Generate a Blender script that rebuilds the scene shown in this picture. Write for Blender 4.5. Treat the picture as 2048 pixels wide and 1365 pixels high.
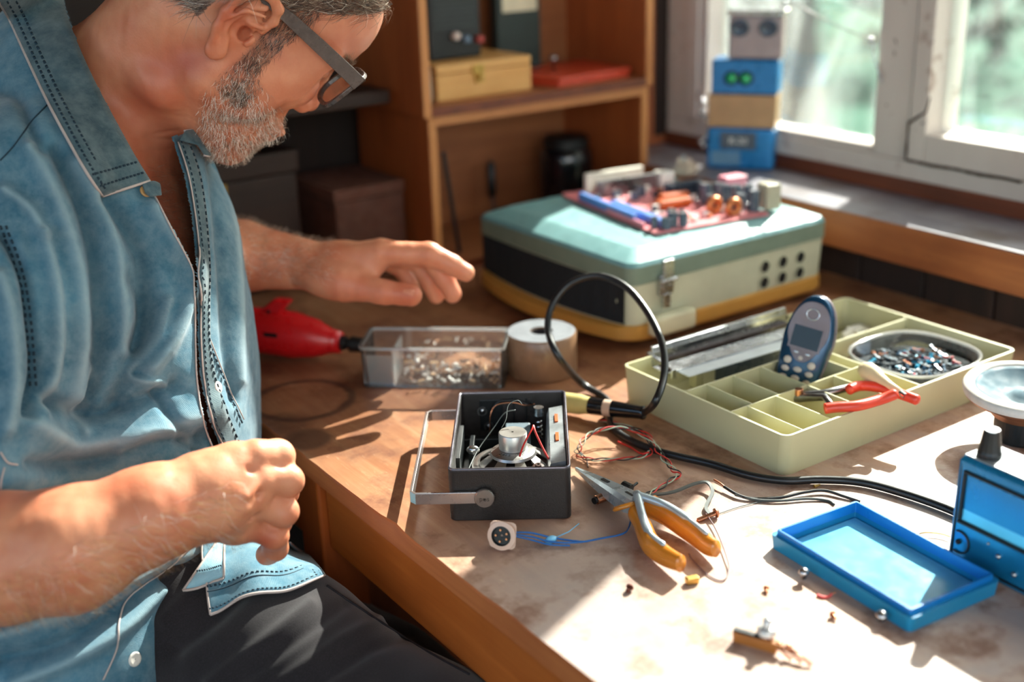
import bpy, bmesh, math, random
import numpy as np
from mathutils import Vector, Matrix
from mathutils.bvhtree import BVHTree
from mathutils import noise as mnoise
random.seed(7)
SC = bpy.context.scene
for o in list(bpy.data.objects):
    bpy.data.objects.remove(o)
COL = SC.collection
PI = math.pi
TZ = 0.75                                   # height of the workbench top

# ------------------------------------------------------------------ camera
FPX = 2428.0                                # focal length for a 2048 px wide frame
PITCH, ROLL, YAW = math.radians(20.452), math.radians(-1.866), math.radians(55.652)
CAMLOC = Vector((0, 0, 1.25))
FWD = Vector((math.cos(YAW)*math.cos(PITCH), math.sin(YAW)*math.cos(PITCH), -math.sin(PITCH)))
_r0 = Vector((math.sin(YAW), -math.cos(YAW), 0)); _u0 = _r0.cross(FWD)
RGT = _r0*math.cos(ROLL) + _u0*math.sin(ROLL)
UPV = -_r0*math.sin(ROLL) + _u0*math.cos(ROLL)
cd = bpy.data.cameras.new('camera'); cam = bpy.data.objects.new('camera', cd); COL.objects.link(cam)
cd.sensor_width = 36; cd.lens = FPX/2048*36; cd.clip_start = 0.05; cd.clip_end = 300
cam.matrix_world = Matrix((( RGT.x, UPV.x, -FWD.x, CAMLOC.x), (RGT.y, UPV.y, -FWD.y, CAMLOC.y),
                           (RGT.z, UPV.z, -FWD.z, CAMLOC.z), (0, 0, 0, 1)))
cd.dof.use_dof = True; cd.dof.focus_distance = 1.05; cd.dof.aperture_fstop = 2.6
SC.camera = cam

# ------------------------------------------------------------------ light
vs = SC.view_settings
vs.view_transform = 'Standard'; vs.look = 'None'; vs.gamma = 1.0; vs.use_curve_mapping = False
vs.exposure = 0.0
SUN_AZ, SUN_EL = math.radians(21.6), math.radians(35.0)
sd = bpy.data.lights.new('sun', 'SUN'); sun = bpy.data.objects.new('sun', sd); COL.objects.link(sun)
sd.energy = 27; sd.angle = math.radians(0.6); sd.color = (1.0, 0.93, 0.86)
SDIR = Vector((math.cos(SUN_AZ)*math.cos(SUN_EL), math.sin(SUN_AZ)*math.cos(SUN_EL), math.sin(SUN_EL)))
sun.rotation_euler = SDIR.to_track_quat('Z', 'Y').to_euler(); sun.location = SDIR*6
w = bpy.data.worlds.new('sky'); SC.world = w; w.use_nodes = True
nt = w.node_tree; bg = nt.nodes['Background']
sky = nt.nodes.new('ShaderNodeTexSky'); sky.sky_type = 'NISHITA'; sky.sun_disc = False
sky.sun_elevation = SUN_EL; sky.sun_rotation = PI/2 - SUN_AZ; sky.air_density = 1.3; sky.dust_density = 2.0
nt.links.new(sky.outputs[0], bg.inputs[0]); bg.inputs[1].default_value = 0.42
def area(name, loc, look, sx, sy, energy, color):
    d = bpy.data.lights.new(name, 'AREA'); d.shape = 'RECTANGLE'; d.size = sx; d.size_y = sy
    d.energy = energy; d.color = color
    o = bpy.data.objects.new(name, d); COL.objects.link(o); o.location = loc
    o.rotation_euler = (Vector(loc)-Vector(look)).to_track_quat('Z', 'Y').to_euler(); return o
# unseen soft fill light behind the camera, added to brighten the shaded sides
area('rear_fill_light', (-0.7, -2.3, 1.9), (0.4, 0.9, 0.9), 1.6, 1.2, 25, (1.0, 0.93, 0.86))

# ------------------------------------------------------------------ helpers
def T(x, y, z=TZ):
    """point of the horizontal plane z seen at pixel x, y of the photograph"""
    d = FWD + RGT*((x-1024)/FPX) - UPV*((y-682.5)/FPX)
    return CAMLOC + d*((z-CAMLOC.z)/d.z)
def D(x, y, dep):
    return CAMLOC + (FWD + RGT*((x-1024)/FPX) - UPV*((y-682.5)/FPX))*dep
def YP(x, y, Y):
    d = FWD + RGT*((x-1024)/FPX) - UPV*((y-682.5)/FPX); return CAMLOC + d*(Y/d.y)
def XP(x, y, X):
    d = FWD + RGT*((x-1024)/FPX) - UPV*((y-682.5)/FPX); return CAMLOC + d*(X/d.x)
def lin(h):
    h = h.lstrip('#'); c = [int(h[i:i+2], 16)/255 for i in (0, 2, 4)]
    return tuple(x/12.92 if x <= .04045 else ((x+.055)/1.055)**2.4 for x in c)

class MB:
    """collects shapes for ONE mesh"""
    def __init__(s): s.v = []; s.f = []; s.m = []; s.mi = 0; s.X = Matrix.Identity(4)
    def put(s, vs_, fs):
        n = len(s.v); s.v += [tuple(s.X @ Vector(p)) for p in vs_]
        for f in fs: s.f.append(tuple(n+i for i in f)); s.m.append(s.mi)
        return s
    def box(s, x0, x1, y0, y1, z0, z1):
        v = [(x, y, z) for z in (z0, z1) for x, y in ((x0, y0), (x1, y0), (x1, y1), (x0, y1))]
        return s.put(v, [(3, 2, 1, 0), (4, 5, 6, 7), (0, 1, 5, 4), (1, 2, 6, 5), (2, 3, 7, 6), (3, 0, 4, 7)])
    def obox(s, a, b, wid, hei, up=(0, 0, 1)):
        """box along a segment, width across, height along up (centred)"""
        a, b = Vector(a), Vector(b); d = (b-a).normalized(); sd_ = d.cross(Vector(up)).normalized(); u = sd_.cross(d).normalized()
        v = [p + sd_*(i*wid/2) + u*(j*hei/2) for p in (a, b) for i, j in ((-1, -1), (1, -1), (1, 1), (-1, 1))]
        return s.put(v, [(0, 1, 2, 3), (7, 6, 5, 4), (1, 0, 4, 5), (2, 1, 5, 6), (3, 2, 6, 7), (0, 3, 7, 4)])
    def tube(s, pts, r, n=8, cap=True):
        pts = [Vector(p) for p in pts]; rs = r if isinstance(r, (list, tuple)) else [r]*len(pts)
        d = (pts[1]-pts[0]).normalized(); a = Vector((0, 0, 1)) if abs(d.z) < .9 else Vector((1, 0, 0))
        nrm = d.cross(a).normalized(); V = []
        for i, p in enumerate(pts):
            d = (pts[min(i+1, len(pts)-1)]-pts[max(i-1, 0)])
            if d.length < 1e-9: d = Vector((0, 0, 1))
            d.normalize(); nrm = (nrm - d*nrm.dot(d))
            nrm = nrm.normalized() if nrm.length > 1e-6 else d.orthogonal().normalized()
            b = d.cross(nrm)
            V += [p + (nrm*math.cos(2*PI*k/n) + b*math.sin(2*PI*k/n))*rs[i] for k in range(n)]
        F = [(i*n+k, i*n+(k+1) % n, (i+1)*n+(k+1) % n, (i+1)*n+k) for i in range(len(pts)-1) for k in range(n)]
        if cap: F += [tuple(range(n))[::-1], tuple((len(pts)-1)*n+k for k in range(n))]
        return s.put(V, F)
    def cyl(s, a, b, r0, r1=None, n=24): return s.tube([a, b], [r0, r0 if r1 is None else r1], n)
    def lathe(s, prof, c=(0, 0, 0), ax=(0, 0, 1), n=40, close=False):
        """prof: list of (radius, height) about the axis ax through c"""
        ax = Vector(ax).normalized(); e = ax.orthogonal().normalized(); g = ax.cross(e); c = Vector(c); V = []
        for r, h in prof: V += [c + ax*h + (e*math.cos(2*PI*k/n)+g*math.sin(2*PI*k/n))*max(r, 1e-5) for k in range(n)]
        m = len(prof); F = [(i*n+k, i*n+(k+1) % n, ((i+1) % m)*n+(k+1) % n, ((i+1) % m)*n+k) for i in range(m if close else m-1) for k in range(n)]
        return s.put(V, F)
    def prism(s, pts, z0, z1):
        n = len(pts); V = [(p[0], p[1], z0) for p in pts]+[(p[0], p[1], z1) for p in pts]
        return s.put(V, [tuple(range(n))[::-1], tuple(range(n, 2*n))]+[(i, (i+1) % n, n+(i+1) % n, n+i) for i in range(n)])
    def loft(s, rings, cap=True):
        n = len(rings[0]); V = [p for r in rings for p in r]; m = len(rings)
        F = [(i*n+k, i*n+(k+1) % n, (i+1)*n+(k+1) % n, (i+1)*n+k) for i in range(m-1) for k in range(n)]
        if cap: F += [tuple(range(n))[::-1], tuple((m-1)*n+k for k in range(n))]
        return s.put(V, F)
    def ball(s, c, r, n=12, sc=(1, 1, 1)):
        c = Vector(c); V = [c+Vector((0, 0, -r*sc[2]))]; k = n//2
        for i in range(1, k):
            t = -PI/2+PI*i/k; V += [c+Vector((math.cos(t)*math.cos(2*PI*j/n)*r*sc[0], math.cos(t)*math.sin(2*PI*j/n)*r*sc[1], math.sin(t)*r*sc[2])) for j in range(n)]
        V.append(c+Vector((0, 0, r*sc[2]))); L = len(V)-1; F = [(0, 1+(j+1) % n, 1+j) for j in range(n)]
        for i in range(k-2): F += [(1+i*n+j, 1+i*n+(j+1) % n, 1+(i+1)*n+(j+1) % n, 1+(i+1)*n+j) for j in range(n)]
        F += [(1+(k-2)*n+j, 1+(k-2)*n+(j+1) % n, L) for j in range(n)]
        return s.put(V, F)
def rounded(x0, x1, y0, y1, r, n=5):
    P_ = []
    for cx, cy, a in ((x1-r, y1-r, 0), (x0+r, y1-r, 90), (x0+r, y0+r, 180), (x1-r, y0+r, 270)):
        for i in range(n+1):
            t = math.radians(a+90*i/n); P_.append((cx+r*math.cos(t), cy+r*math.sin(t)))
    return P_
def spline(pts, n=12, closed=False):
    """Catmull-Rom through the points"""
    P_ = [Vector(p) for p in pts]; out = []; m = len(P_)
    for i in range(m-1):
        a, b, c, d = P_[max(i-1, 0)], P_[i], P_[i+1], P_[min(i+2, m-1)]
        for k in range(n):
            t = k/n
            out.append(.5*((2*b)+(c-a)*t+(2*a-5*b+4*c-d)*t*t+(3*b-a-3*c+d)*t**3))
    out.append(P_[-1]); return out

def props(o, label=None, cat=None, group=None, kind=None):
    if label: o['label'] = label
    if cat: o['category'] = cat
    if group: o['group'] = group
    if kind: o['kind'] = kind
    return o
def thing(name, label, cat, loc=(0, 0, TZ), rz=0.0, group=None):
    o = bpy.data.objects.new(name, None); COL.objects.link(o); o.empty_display_size = .02
    o.location = loc; o.rotation_euler = (0, 0, rz)
    o.matrix_world = Matrix.Translation(loc) @ Matrix.Rotation(rz, 4, 'Z')
    return props(o, label, cat, group)
def wm(o):
    return (wm(o.parent) @ o.matrix_parent_inverse if o.parent else Matrix.Identity(4)) @ Matrix.Translation(o.location) @ o.rotation_euler.to_matrix().to_4x4()
def mk(name, mb, mats, parent=None, smooth=False, bevel=0, seg=2, world=False, label=None, sub=0, fix=True):
    """links the collected shapes as one mesh object; world=True: vertices are given in room coordinates"""
    me = bpy.data.meshes.new(name); V = mb.v
    if world and parent is not None:
        inv = wm(parent).inverted(); V = [tuple(inv @ Vector(p)) for p in V]
    me.from_pydata(V, [], mb.f); me.update()
    if not isinstance(mats, (list, tuple)): mats = [mats]
    for m_ in mats: me.materials.append(m_)
    if len(mats) > 1: me.polygons.foreach_set('material_index', mb.m)
    if fix:
        bm = bmesh.new(); bm.from_mesh(me); bmesh.ops.recalc_face_normals(bm, faces=bm.faces); bm.to_mesh(me); bm.free()
    if smooth: me.polygons.foreach_set('use_smooth', [True]*len(me.polygons))
    o = bpy.data.objects.new(name, me); COL.objects.link(o)
    if parent is not None: o.parent = parent
    if bevel:
        b = o.modifiers.new('b', 'BEVEL'); b.width = bevel; b.segments = seg; b.limit_method = 'ANGLE'; b.angle_limit = math.radians(40)
        b.harden_normals = False
    if sub:
        q = o.modifiers.new('s', 'SUBSURF'); q.levels = sub; q.render_levels = sub
    if label: o['label'] = label
    return o
def smooth_angle(o, deg=35):
    me = o.data; me.polygons.foreach_set('use_smooth', [True]*len(me.polygons))
    me.set_sharp_from_angle(angle=math.radians(deg)); return o
def struct(name, mb, mats, **k):
    return props(mk(name, mb, mats, **k), kind='structure')
def text_mb(txt, size, M4, ext=0.0):
    """outline lettering as a mesh, placed by the matrix M4 (x right, y up)"""
    cu = bpy.data.curves.new('t', 'FONT'); cu.body = txt; cu.size = size; cu.align_x = 'CENTER'; cu.align_y = 'CENTER'; cu.extrude = ext; cu.resolution_u = 3
    ob = bpy.data.objects.new('t', cu); me = ob.to_mesh(); mb = MB(); mb.X = M4
    mb.put([v.co.copy() for v in me.vertices], [tuple(p.vertices) for p in me.polygons]); ob.to_mesh_clear()
    bpy.data.objects.remove(ob); bpy.data.curves.remove(cu); return mb
def frame(o, x, y):
    """matrix with origin o, x axis and y axis (z = x cross y)"""
    x = Vector(x).normalized(); y = Vector(y); y = (y-x*y.dot(x)).normalized(); z = x.cross(y)
    return Matrix(((x.x, y.x, z.x, o[0]), (x.y, y.y, z.y, o[1]), (x.z, y.z, z.z, o[2]), (0, 0, 0, 1)))

# ------------------------------------------------------------------ materials
def nodes(name):
    m = bpy.data.materials.new(name); m.use_nodes = True; n = m.node_tree.nodes; l = m.node_tree.links
    return m, n, l, n['Principled BSDF']
def inp(b, k, v):
    if k in b.inputs: b.inputs[k].default_value = v
def coords(n, l, sc=(1, 1, 1), kind='Object', rot=(0, 0, 0)):
    c = n.new('ShaderNodeTexCoord'); mp = n.new('ShaderNodeMapping'); mp.inputs['Scale'].default_value = sc; mp.inputs['Rotation'].default_value = rot
    l.new(c.outputs[kind], mp.inputs[0]); return mp.outputs[0]
def noise(n, l, co, sc, det=4, rough=.55, dist=0.0):
    t = n.new('ShaderNodeTexNoise'); t.inputs['Scale'].default_value = sc; t.inputs['Detail'].default_value = det
    t.inputs['Roughness'].default_value = rough; t.inputs['Distortion'].default_value = dist; l.new(co, t.inputs['Vector']); return t.outputs['Fac']
def ramp(n, l, fac, stops):
    r = n.new('ShaderNodeValToRGB'); e = r.color_ramp.elements
    while len(e) < len(stops): e.new(.5)
    for el, (p, c) in zip(e, stops):
        el.position = p; el.color = (c[0], c[1], c[2], 1) if len(c) == 3 else c
    l.new(fac, r.inputs[0]); return r.outputs[0]
def mixc(n, l, f, a, b, mode='MIX'):
    x = n.new('ShaderNodeMix'); x.data_type = 'RGBA'; x.blend_type = mode
    if isinstance(f, (int, float)): x.inputs[0].default_value = f
    else: l.new(f, x.inputs[0])
    for k, q in ((6, a), (7, b)):
        if isinstance(q, tuple): x.inputs[k].default_value = (q[0], q[1], q[2], 1)
        else: l.new(q, x.inputs[k])
    return x.outputs[2]
def bump(n, l, b, h, st, dist=.001, prev=None):
    q = n.new('ShaderNodeBump'); q.inputs['Strength'].default_value = st; q.inputs['Distance'].default_value = dist
    l.new(h, q.inputs['Height'])
    if prev is not None: l.new(prev, q.inputs['Normal'])
    l.new(q.outputs[0], b.inputs['Normal']); return q.outputs[0]
def plain(name, hexc, rough=.5, metal=0.0, var=.12, sc=30, bs=0.0, spec=.5, **k):
    m, n, l, b = nodes(name); c = lin(hexc); co = coords(n, l)
    f = noise(n, l, co, sc, 5)
    d = tuple(x*(1-var) for x in c); e = tuple(min(1, x*(1+var)) for x in c)
    l.new(ramp(n, l, f, [(.3, d), (.7, e)]), b.inputs['Base Color'])
    b.inputs['Metallic'].default_value = metal; inp(b, 'Specular IOR Level', spec)
    r = ramp(n, l, noise(n, l, co, sc*2.3, 3), [(.3, (rough*.8,)*3), (.7, (min(1, rough*1.2),)*3)]); l.new(r, b.inputs['Roughness'])
    if bs: bump(n, l, b, noise(n, l, co, sc*6, 4), bs, .0006)
    for q, v in k.items(): inp(b, q.replace('_', ' '), v)
    return m
def wood(name, a, b_, grain='X', sc=1.0, rough=.5, dark=None, bs=.15):
    """long streaked grain along one axis, a and b_ the two tones"""
    m, n, l, b = nodes(name); g = {'X': (1.5, 22, 22), 'Y': (22, 1.5, 22), 'Z': (22, 22, 1.5)}[grain]
    co = coords(n, l, tuple(q*sc for q in g)); f = noise(n, l, co, 3.0, 6, .6, .6)
    c1 = ramp(n, l, f, [(.28, lin(a)), (.72, lin(b_))])
    co2 = coords(n, l, (1, 1, 1)); big = noise(n, l, co2, 7, 5)
    c2 = mixc(n, l, ramp(n, l, big, [(.45, (0, 0, 0)), (.75, (.55,)*3)]), c1, lin(dark or a))
    l.new(c2, b.inputs['Base Color']); b.inputs['Roughness'].default_value = rough
    bump(n, l, b, f, bs, .0008); return m
def glassmat(name, tint=(1, 1, 1), gloss=.06, rough=.02, dirt=0.0, dirtcol='#dfe8e4', body=None, bodyf=.1):
    """thin clear sheet: transparent + mirror by facing angle (+ pale dusty film)"""
    m, n, l, b = nodes(name); out = n['Material Output']
    tr = n.new('ShaderNodeBsdfTransparent'); tr.inputs[0].default_value = (*tint, 1)
    gl = n.new('ShaderNodeBsdfGlossy'); gl.inputs[0].default_value = (1, 1, 1, 1); gl.inputs['Roughness'].default_value = rough
    fr = n.new('ShaderNodeFresnel'); fr.inputs[0].default_value = 1.5
    mm = n.new('ShaderNodeMath'); mm.operation = 'ADD'; mm.use_clamp = True; l.new(fr.outputs[0], mm.inputs[0]); mm.inputs[1].default_value = gloss-.04
    s = n.new('ShaderNodeMixShader'); l.new(mm.outputs[0], s.inputs[0]); l.new(tr.outputs[0], s.inputs[1]); l.new(gl.outputs[0], s.inputs[2])
    last = s.outputs[0]
    if dirt or body:
        df = n.new('ShaderNodeBsdfDiffuse'); df.inputs[0].default_value = (*lin(body or dirtcol), 1)
        tl = n.new('ShaderNodeBsdfTranslucent'); tl.inputs[0].default_value = (*lin(body or dirtcol), 1)
        ms = n.new('ShaderNodeMixShader'); ms.inputs[0].default_value = .5; l.new(df.outputs[0], ms.inputs[1]); l.new(tl.outputs[0], ms.inputs[2])
        s2 = n.new('ShaderNodeMixShader')
        if body: s2.inputs[0].default_value = bodyf
        else:
            co = coords(n, l, (1, 1, .45)); f = noise(n, l, co, 9, 7, .65, 1.0)
            l.new(ramp(n, l, f, [(.38, (dirt*.12,)*3), (.75, (dirt,)*3)]), s2.inputs[0])
        l.new(last, s2.inputs[1]); l.new(ms.outputs[0], s2.inputs[2]); last = s2.outputs[0]
    l.new(last, out.inputs[0]); return m
# ================================================================== setting
M = {}
M['cabwood'] = wood('cabinet_wood', '#8a4320', '#aa5a2c', 'Z', .8, .45, '#713418', .1)
M['cabedge'] = wood('cabinet_edge_wood', '#b0713c', '#c98a52', 'Z', 1, .5, '#9a5c2c', .1)
M['cabedgeh'] = wood('cabinet_edge_wood_level', '#a5663a', '#c58850', 'X', 1, .5, '#8d4f28', .1)
M['cabin'] = wood('cabinet_inside_wood', '#8a5230', '#a4663c', 'X', .6, .55, '#7a4526', .08)
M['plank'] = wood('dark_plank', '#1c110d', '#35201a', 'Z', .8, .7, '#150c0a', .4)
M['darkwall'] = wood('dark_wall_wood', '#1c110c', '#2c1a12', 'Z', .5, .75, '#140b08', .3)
M['sillwood'] = wood('sill_wood', '#8a4a26', '#b06a3a', 'Y', .7, .5, '#552a18', .35)
M['trimwood'] = wood('trim_wood', '#5c2c1a', '#7c3f24', 'Y', .8, .5, '#43200f', .2)
M['postwood'] = wood('post_wood', '#8a4a2a', '#a8623c', 'Z', .8, .55, '#5a2c18', .2)
M['floor'] = wood('floor_wood', '#4a3020', '#6a452c', 'X', .5, .6, '#332014', .2)
M['ceil'] = plain('ceiling_paint', '#b9ab98', .9)

def sill_top():
    m, n, l, b = nodes('sill_top_paint')
    co = coords(n, l, (14, 2, 14)); f = noise(n, l, co, 4, 6); big = noise(n, l, coords(n, l), 14, 5)
    c = ramp(n, l, f, [(.3, lin('#6c6a72')), (.7, lin('#918c92'))])
    c = mixc(n, l, ramp(n, l, big, [(.5, (0, 0, 0)), (.72, (.8,)*3)]), c, lin('#584840'))
    l.new(c, b.inputs['Base Color']); b.inputs['Roughness'].default_value = .38
    bump(n, l, b, f, .25, .0006); return m
M['silltop'] = sill_top()
def oldpaint():
    m, n, l, b = nodes('old_white_paint')
    co = coords(n, l); f = noise(n, l, co, 24, 6, .62); g = noise(n, l, coords(n, l, (1, 1, .25)), 6, 4)
    c = ramp(n, l, g, [(.3, lin('#b9aba2')), (.7, lin('#cfc4bb'))])
    c = mixc(n, l, ramp(n, l, f, [(.62, (0, 0, 0)), (.72, (.85,)*3)]), c, lin('#8a6a58'))
    c = mixc(n, l, ramp(n, l, noise(n, l, co, 70, 3), [(.70, (0, 0, 0)), (.74, (.9,)*3)]), c, lin('#5a4236'))
    l.new(c, b.inputs['Base Color']); b.inputs['Roughness'].default_value = .45
    bump(n, l, b, f, .3, .0008); return m
M['paint'] = oldpaint()
M['pane'] = glassmat('window_pane_glass', (.93, .97, .95), .045, .01, .12)
M['crack'] = plain('crack_dirt', '#3a241a', .9)

X_SILL, X_FR = 1.200, 1.325
# floor, ceiling
struct('floor', MB().box(-2.2, 1.42, -3.0, 1.8, -.08, 0), M['floor'])
struct('ceiling', MB().box(-2.2, 1.42, -3.0, 1.8, 2.60, 2.68), M['ceil'])
# wall at the back (behind the cabinet)
struct('wall_back', MB().box(-2.2, 1.42, 1.62, 1.74, 0, 2.60), M['darkwall'])
# window wall: vertical planks below the sill, boards beside and above the opening
wb = MB()
y = -1.4
while y < 1.61:
    wb.box(1.240, 1.42, y, min(y+.097, 1.62), 0, .8015); y += .1
wb.box(1.262, 1.42, -1.4, 1.62, 0, .8015); wb.box(1.3305, 1.42, -1.4, 1.62, .8015, .868)
struct('wall_right', wb, M['plank'], bevel=.002)
wu = MB(); wu.box(1.30, 1.42, 1.475, 1.62, .868, 2.60); wu.box(1.30, 1.42, -1.4, 1.475, 2.30, 2.60)
wu.box(1.30, 1.42, -1.4, -.62, .868, 2.60); wu.box(1.24, 1.42, -3.0, -1.4, 0, 2.60)
struct('wall_right_upper', wu, M['darkwall'])
# sill board with worn grey top, trim strip, posts in the corner
sb = MB(); sb.mi = 0; sb.box(X_SILL, 1.33, -1.3, 1.55, .802, .8505); sb.mi = 1; sb.box(X_SILL+.0015, 1.33, -1.3, 1.55, .8505, .852)
struct('trim_1', sb, [M['sillwood'], M['silltop']], bevel=.0015)
struct('trim_2', MB().box(1.322, 1.345, -.7, 1.475, .852, .874), M['trimwood'], bevel=.002)
struct('trim_3', MB().box(1.262, 1.33, 1.477, 1.546, .852, 2.60), M['postwood'], bevel=.003)
struct('trim_4', MB().box(1.23, 1.33, 1.545, 1.60, .852, 2.60), M['trimwood'], bevel=.003)
# window 1: fixed left light; window 2: the opening casement at the right
ZT = 2.30
fr = MB()
fr.box(X_FR, 1.40, -.62, 1.475, .870, .898)                 # bottom rail of the outer frame
fr.box(X_FR, 1.40, -.62, 1.475, ZT-.04, ZT)                 # head
fr.box(X_FR, 1.37, 1.385, 1.475, .898, ZT-.04)              # left jamb
fr.box(X_FR-.004, 1.37, 1.402, 1.428, .905, ZT-.045)        # raised jamb bead
fr.box(X_FR, 1.385, 1.004, 1.062, .898, ZT-.04)              # mullion
fr.box(X_FR+.004, 1.37, 1.062, 1.385, .898, .909)           # glazing bead
w1 = struct('window_1', fr, M['paint'], bevel=.002)
mk('pane', MB().box(1.352, 1.355, 1.055, 1.39, .903, ZT-.03), M['pane'], w1)
sh = MB()
sh.box(X_FR-.006, 1.385, .974, 1.000, .901, ZT-.045)
sh.box(X_FR-.006, 1.385, -.58, -.53, .901, ZT-.045)
sh.box(X_FR-.006, 1.385, -.53, .974, .901, .937)
sh.box(X_FR-.006, 1.385, -.53, .974, ZT-.09, ZT-.045)
sh.box(X_FR-.004, 1.385, .20, .235, .937, ZT-.09)
w2 = struct('window_2', sh, M['paint'], bevel=.002)
mk('pane', MB().box(1.350, 1.353, -.53, .98, .93, ZT-.07), M['pane'], w2)
ck = MB()                                                    # crack between casement and frame
ck.tube([(X_FR-.0065, 1.001, z) for z in (.899, .915, .93, .945, .952)], [.0012, .0022, .0012, .0016, .0009], 5)
ck.tube([(X_FR-.0065, y_, .8995+.0008*math.sin(y_*90)) for y_ in [1.001-.008*i for i in range(22)]], [.0012+.0008*abs(math.sin(i*1.7)) for i in range(22)], 5)
ck.tube([(X_FR-.0065, 1.001, .948), (X_FR-.0065, .99, .956), (X_FR-.006, .976, .966), (X_FR-.006, .972, .985)], [.0022, .002, .0016, .0010], 5)
mk('open_joint', ck, M['crack'], w2, label='dark open joint in the flaking paint')

# garden seen through the panes: lawn and shrubs far enough to fall out of focus
def lawn():
    m, n, l, b = nodes('lawn_grass'); co = coords(n, l); f = noise(n, l, co, .9, 6, .6); g = noise(n, l, co, 6, 4)
    c = ramp(n, l, f, [(.3, lin('#0f3a29')), (.5, lin('#194f3b')), (.7, lin('#2b6350'))])
    c = mixc(n, l, ramp(n, l, g, [(.4, (0, 0, 0)), (.7, (.6,)*3)]), c, lin('#1c4a2c'))
    l.new(c, b.inputs['Base Color']); b.inputs['Roughness'].default_value = .9; inp(b, 'Specular IOR Level', .1); return m
M['lawn'] = lawn(); M['leaf'] = plain('shrub_leaves', '#163f2a', .8, var=.5, sc=5, spec=.1)
gm = MB(); N_ = 40
gv = [(1.45+38*(i/N_), -22+55*(j/N_), -.35+.08*math.sin(i*.9+j*.5)+.05*math.sin(j*1.3)) for i in range(N_+1) for j in range(N_+1)]
gm.put(gv, [(i*(N_+1)+j, (i+1)*(N_+1)+j, (i+1)*(N_+1)+j+1, i*(N_+1)+j+1) for i in range(N_) for j in range(N_)])
props(mk('lawn', gm, M['lawn'], smooth=True), 'sunlit mint green lawn outside the window', 'grass', kind='stuff')
rr = random.Random(3)
BUSH = [((6.2, 6.6), .85, 'broad rounded shrub seen through the left window pane'), ((9.5, 6.4), 1.2, 'large pale green shrub on the lawn near the wide central bar'), ((10.5, 3.4), 1.3, 'dense green shrub behind the lawn in the right pane'), ((7.4, 10.2), 1.2, 'tall shrub at the far left of the garden')]
for (bx, by), r_, lab in BUSH:
    t = thing('garden_shrub', lab, 'shrub', (bx, by, -.26), rr.random()*6, 'shrubs on the lawn outside')
    f_ = MB()
    for k in range(420):
        a, b_ = rr.random()*2*PI, math.acos(rr.random()*1.6-.6); q = r_*(.72+.3*rr.random())
        c = Vector((math.cos(a)*math.sin(b_)*q, math.sin(a)*math.sin(b_)*q, max(.12, math.cos(b_)*q*.8+r_*.55)))
        u_ = Vector((rr.uniform(-1, 1), rr.uniform(-1, 1), rr.uniform(-1, 1))).normalized(); v_ = u_.orthogonal().normalized()
        s_ = .1+.1*rr.random(); f_.put([c+u_*s_, c+v_*s_*.5, c-u_*s_, c-v_*s_*.5], [(0, 1, 2, 3)])
    mk('foliage', f_, M['leaf'], t, fix=False); mk('stem', MB().tube([(0, 0, .04), (0, 0, r_*.8)], .05, 6), M['postwood'], t)

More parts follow.
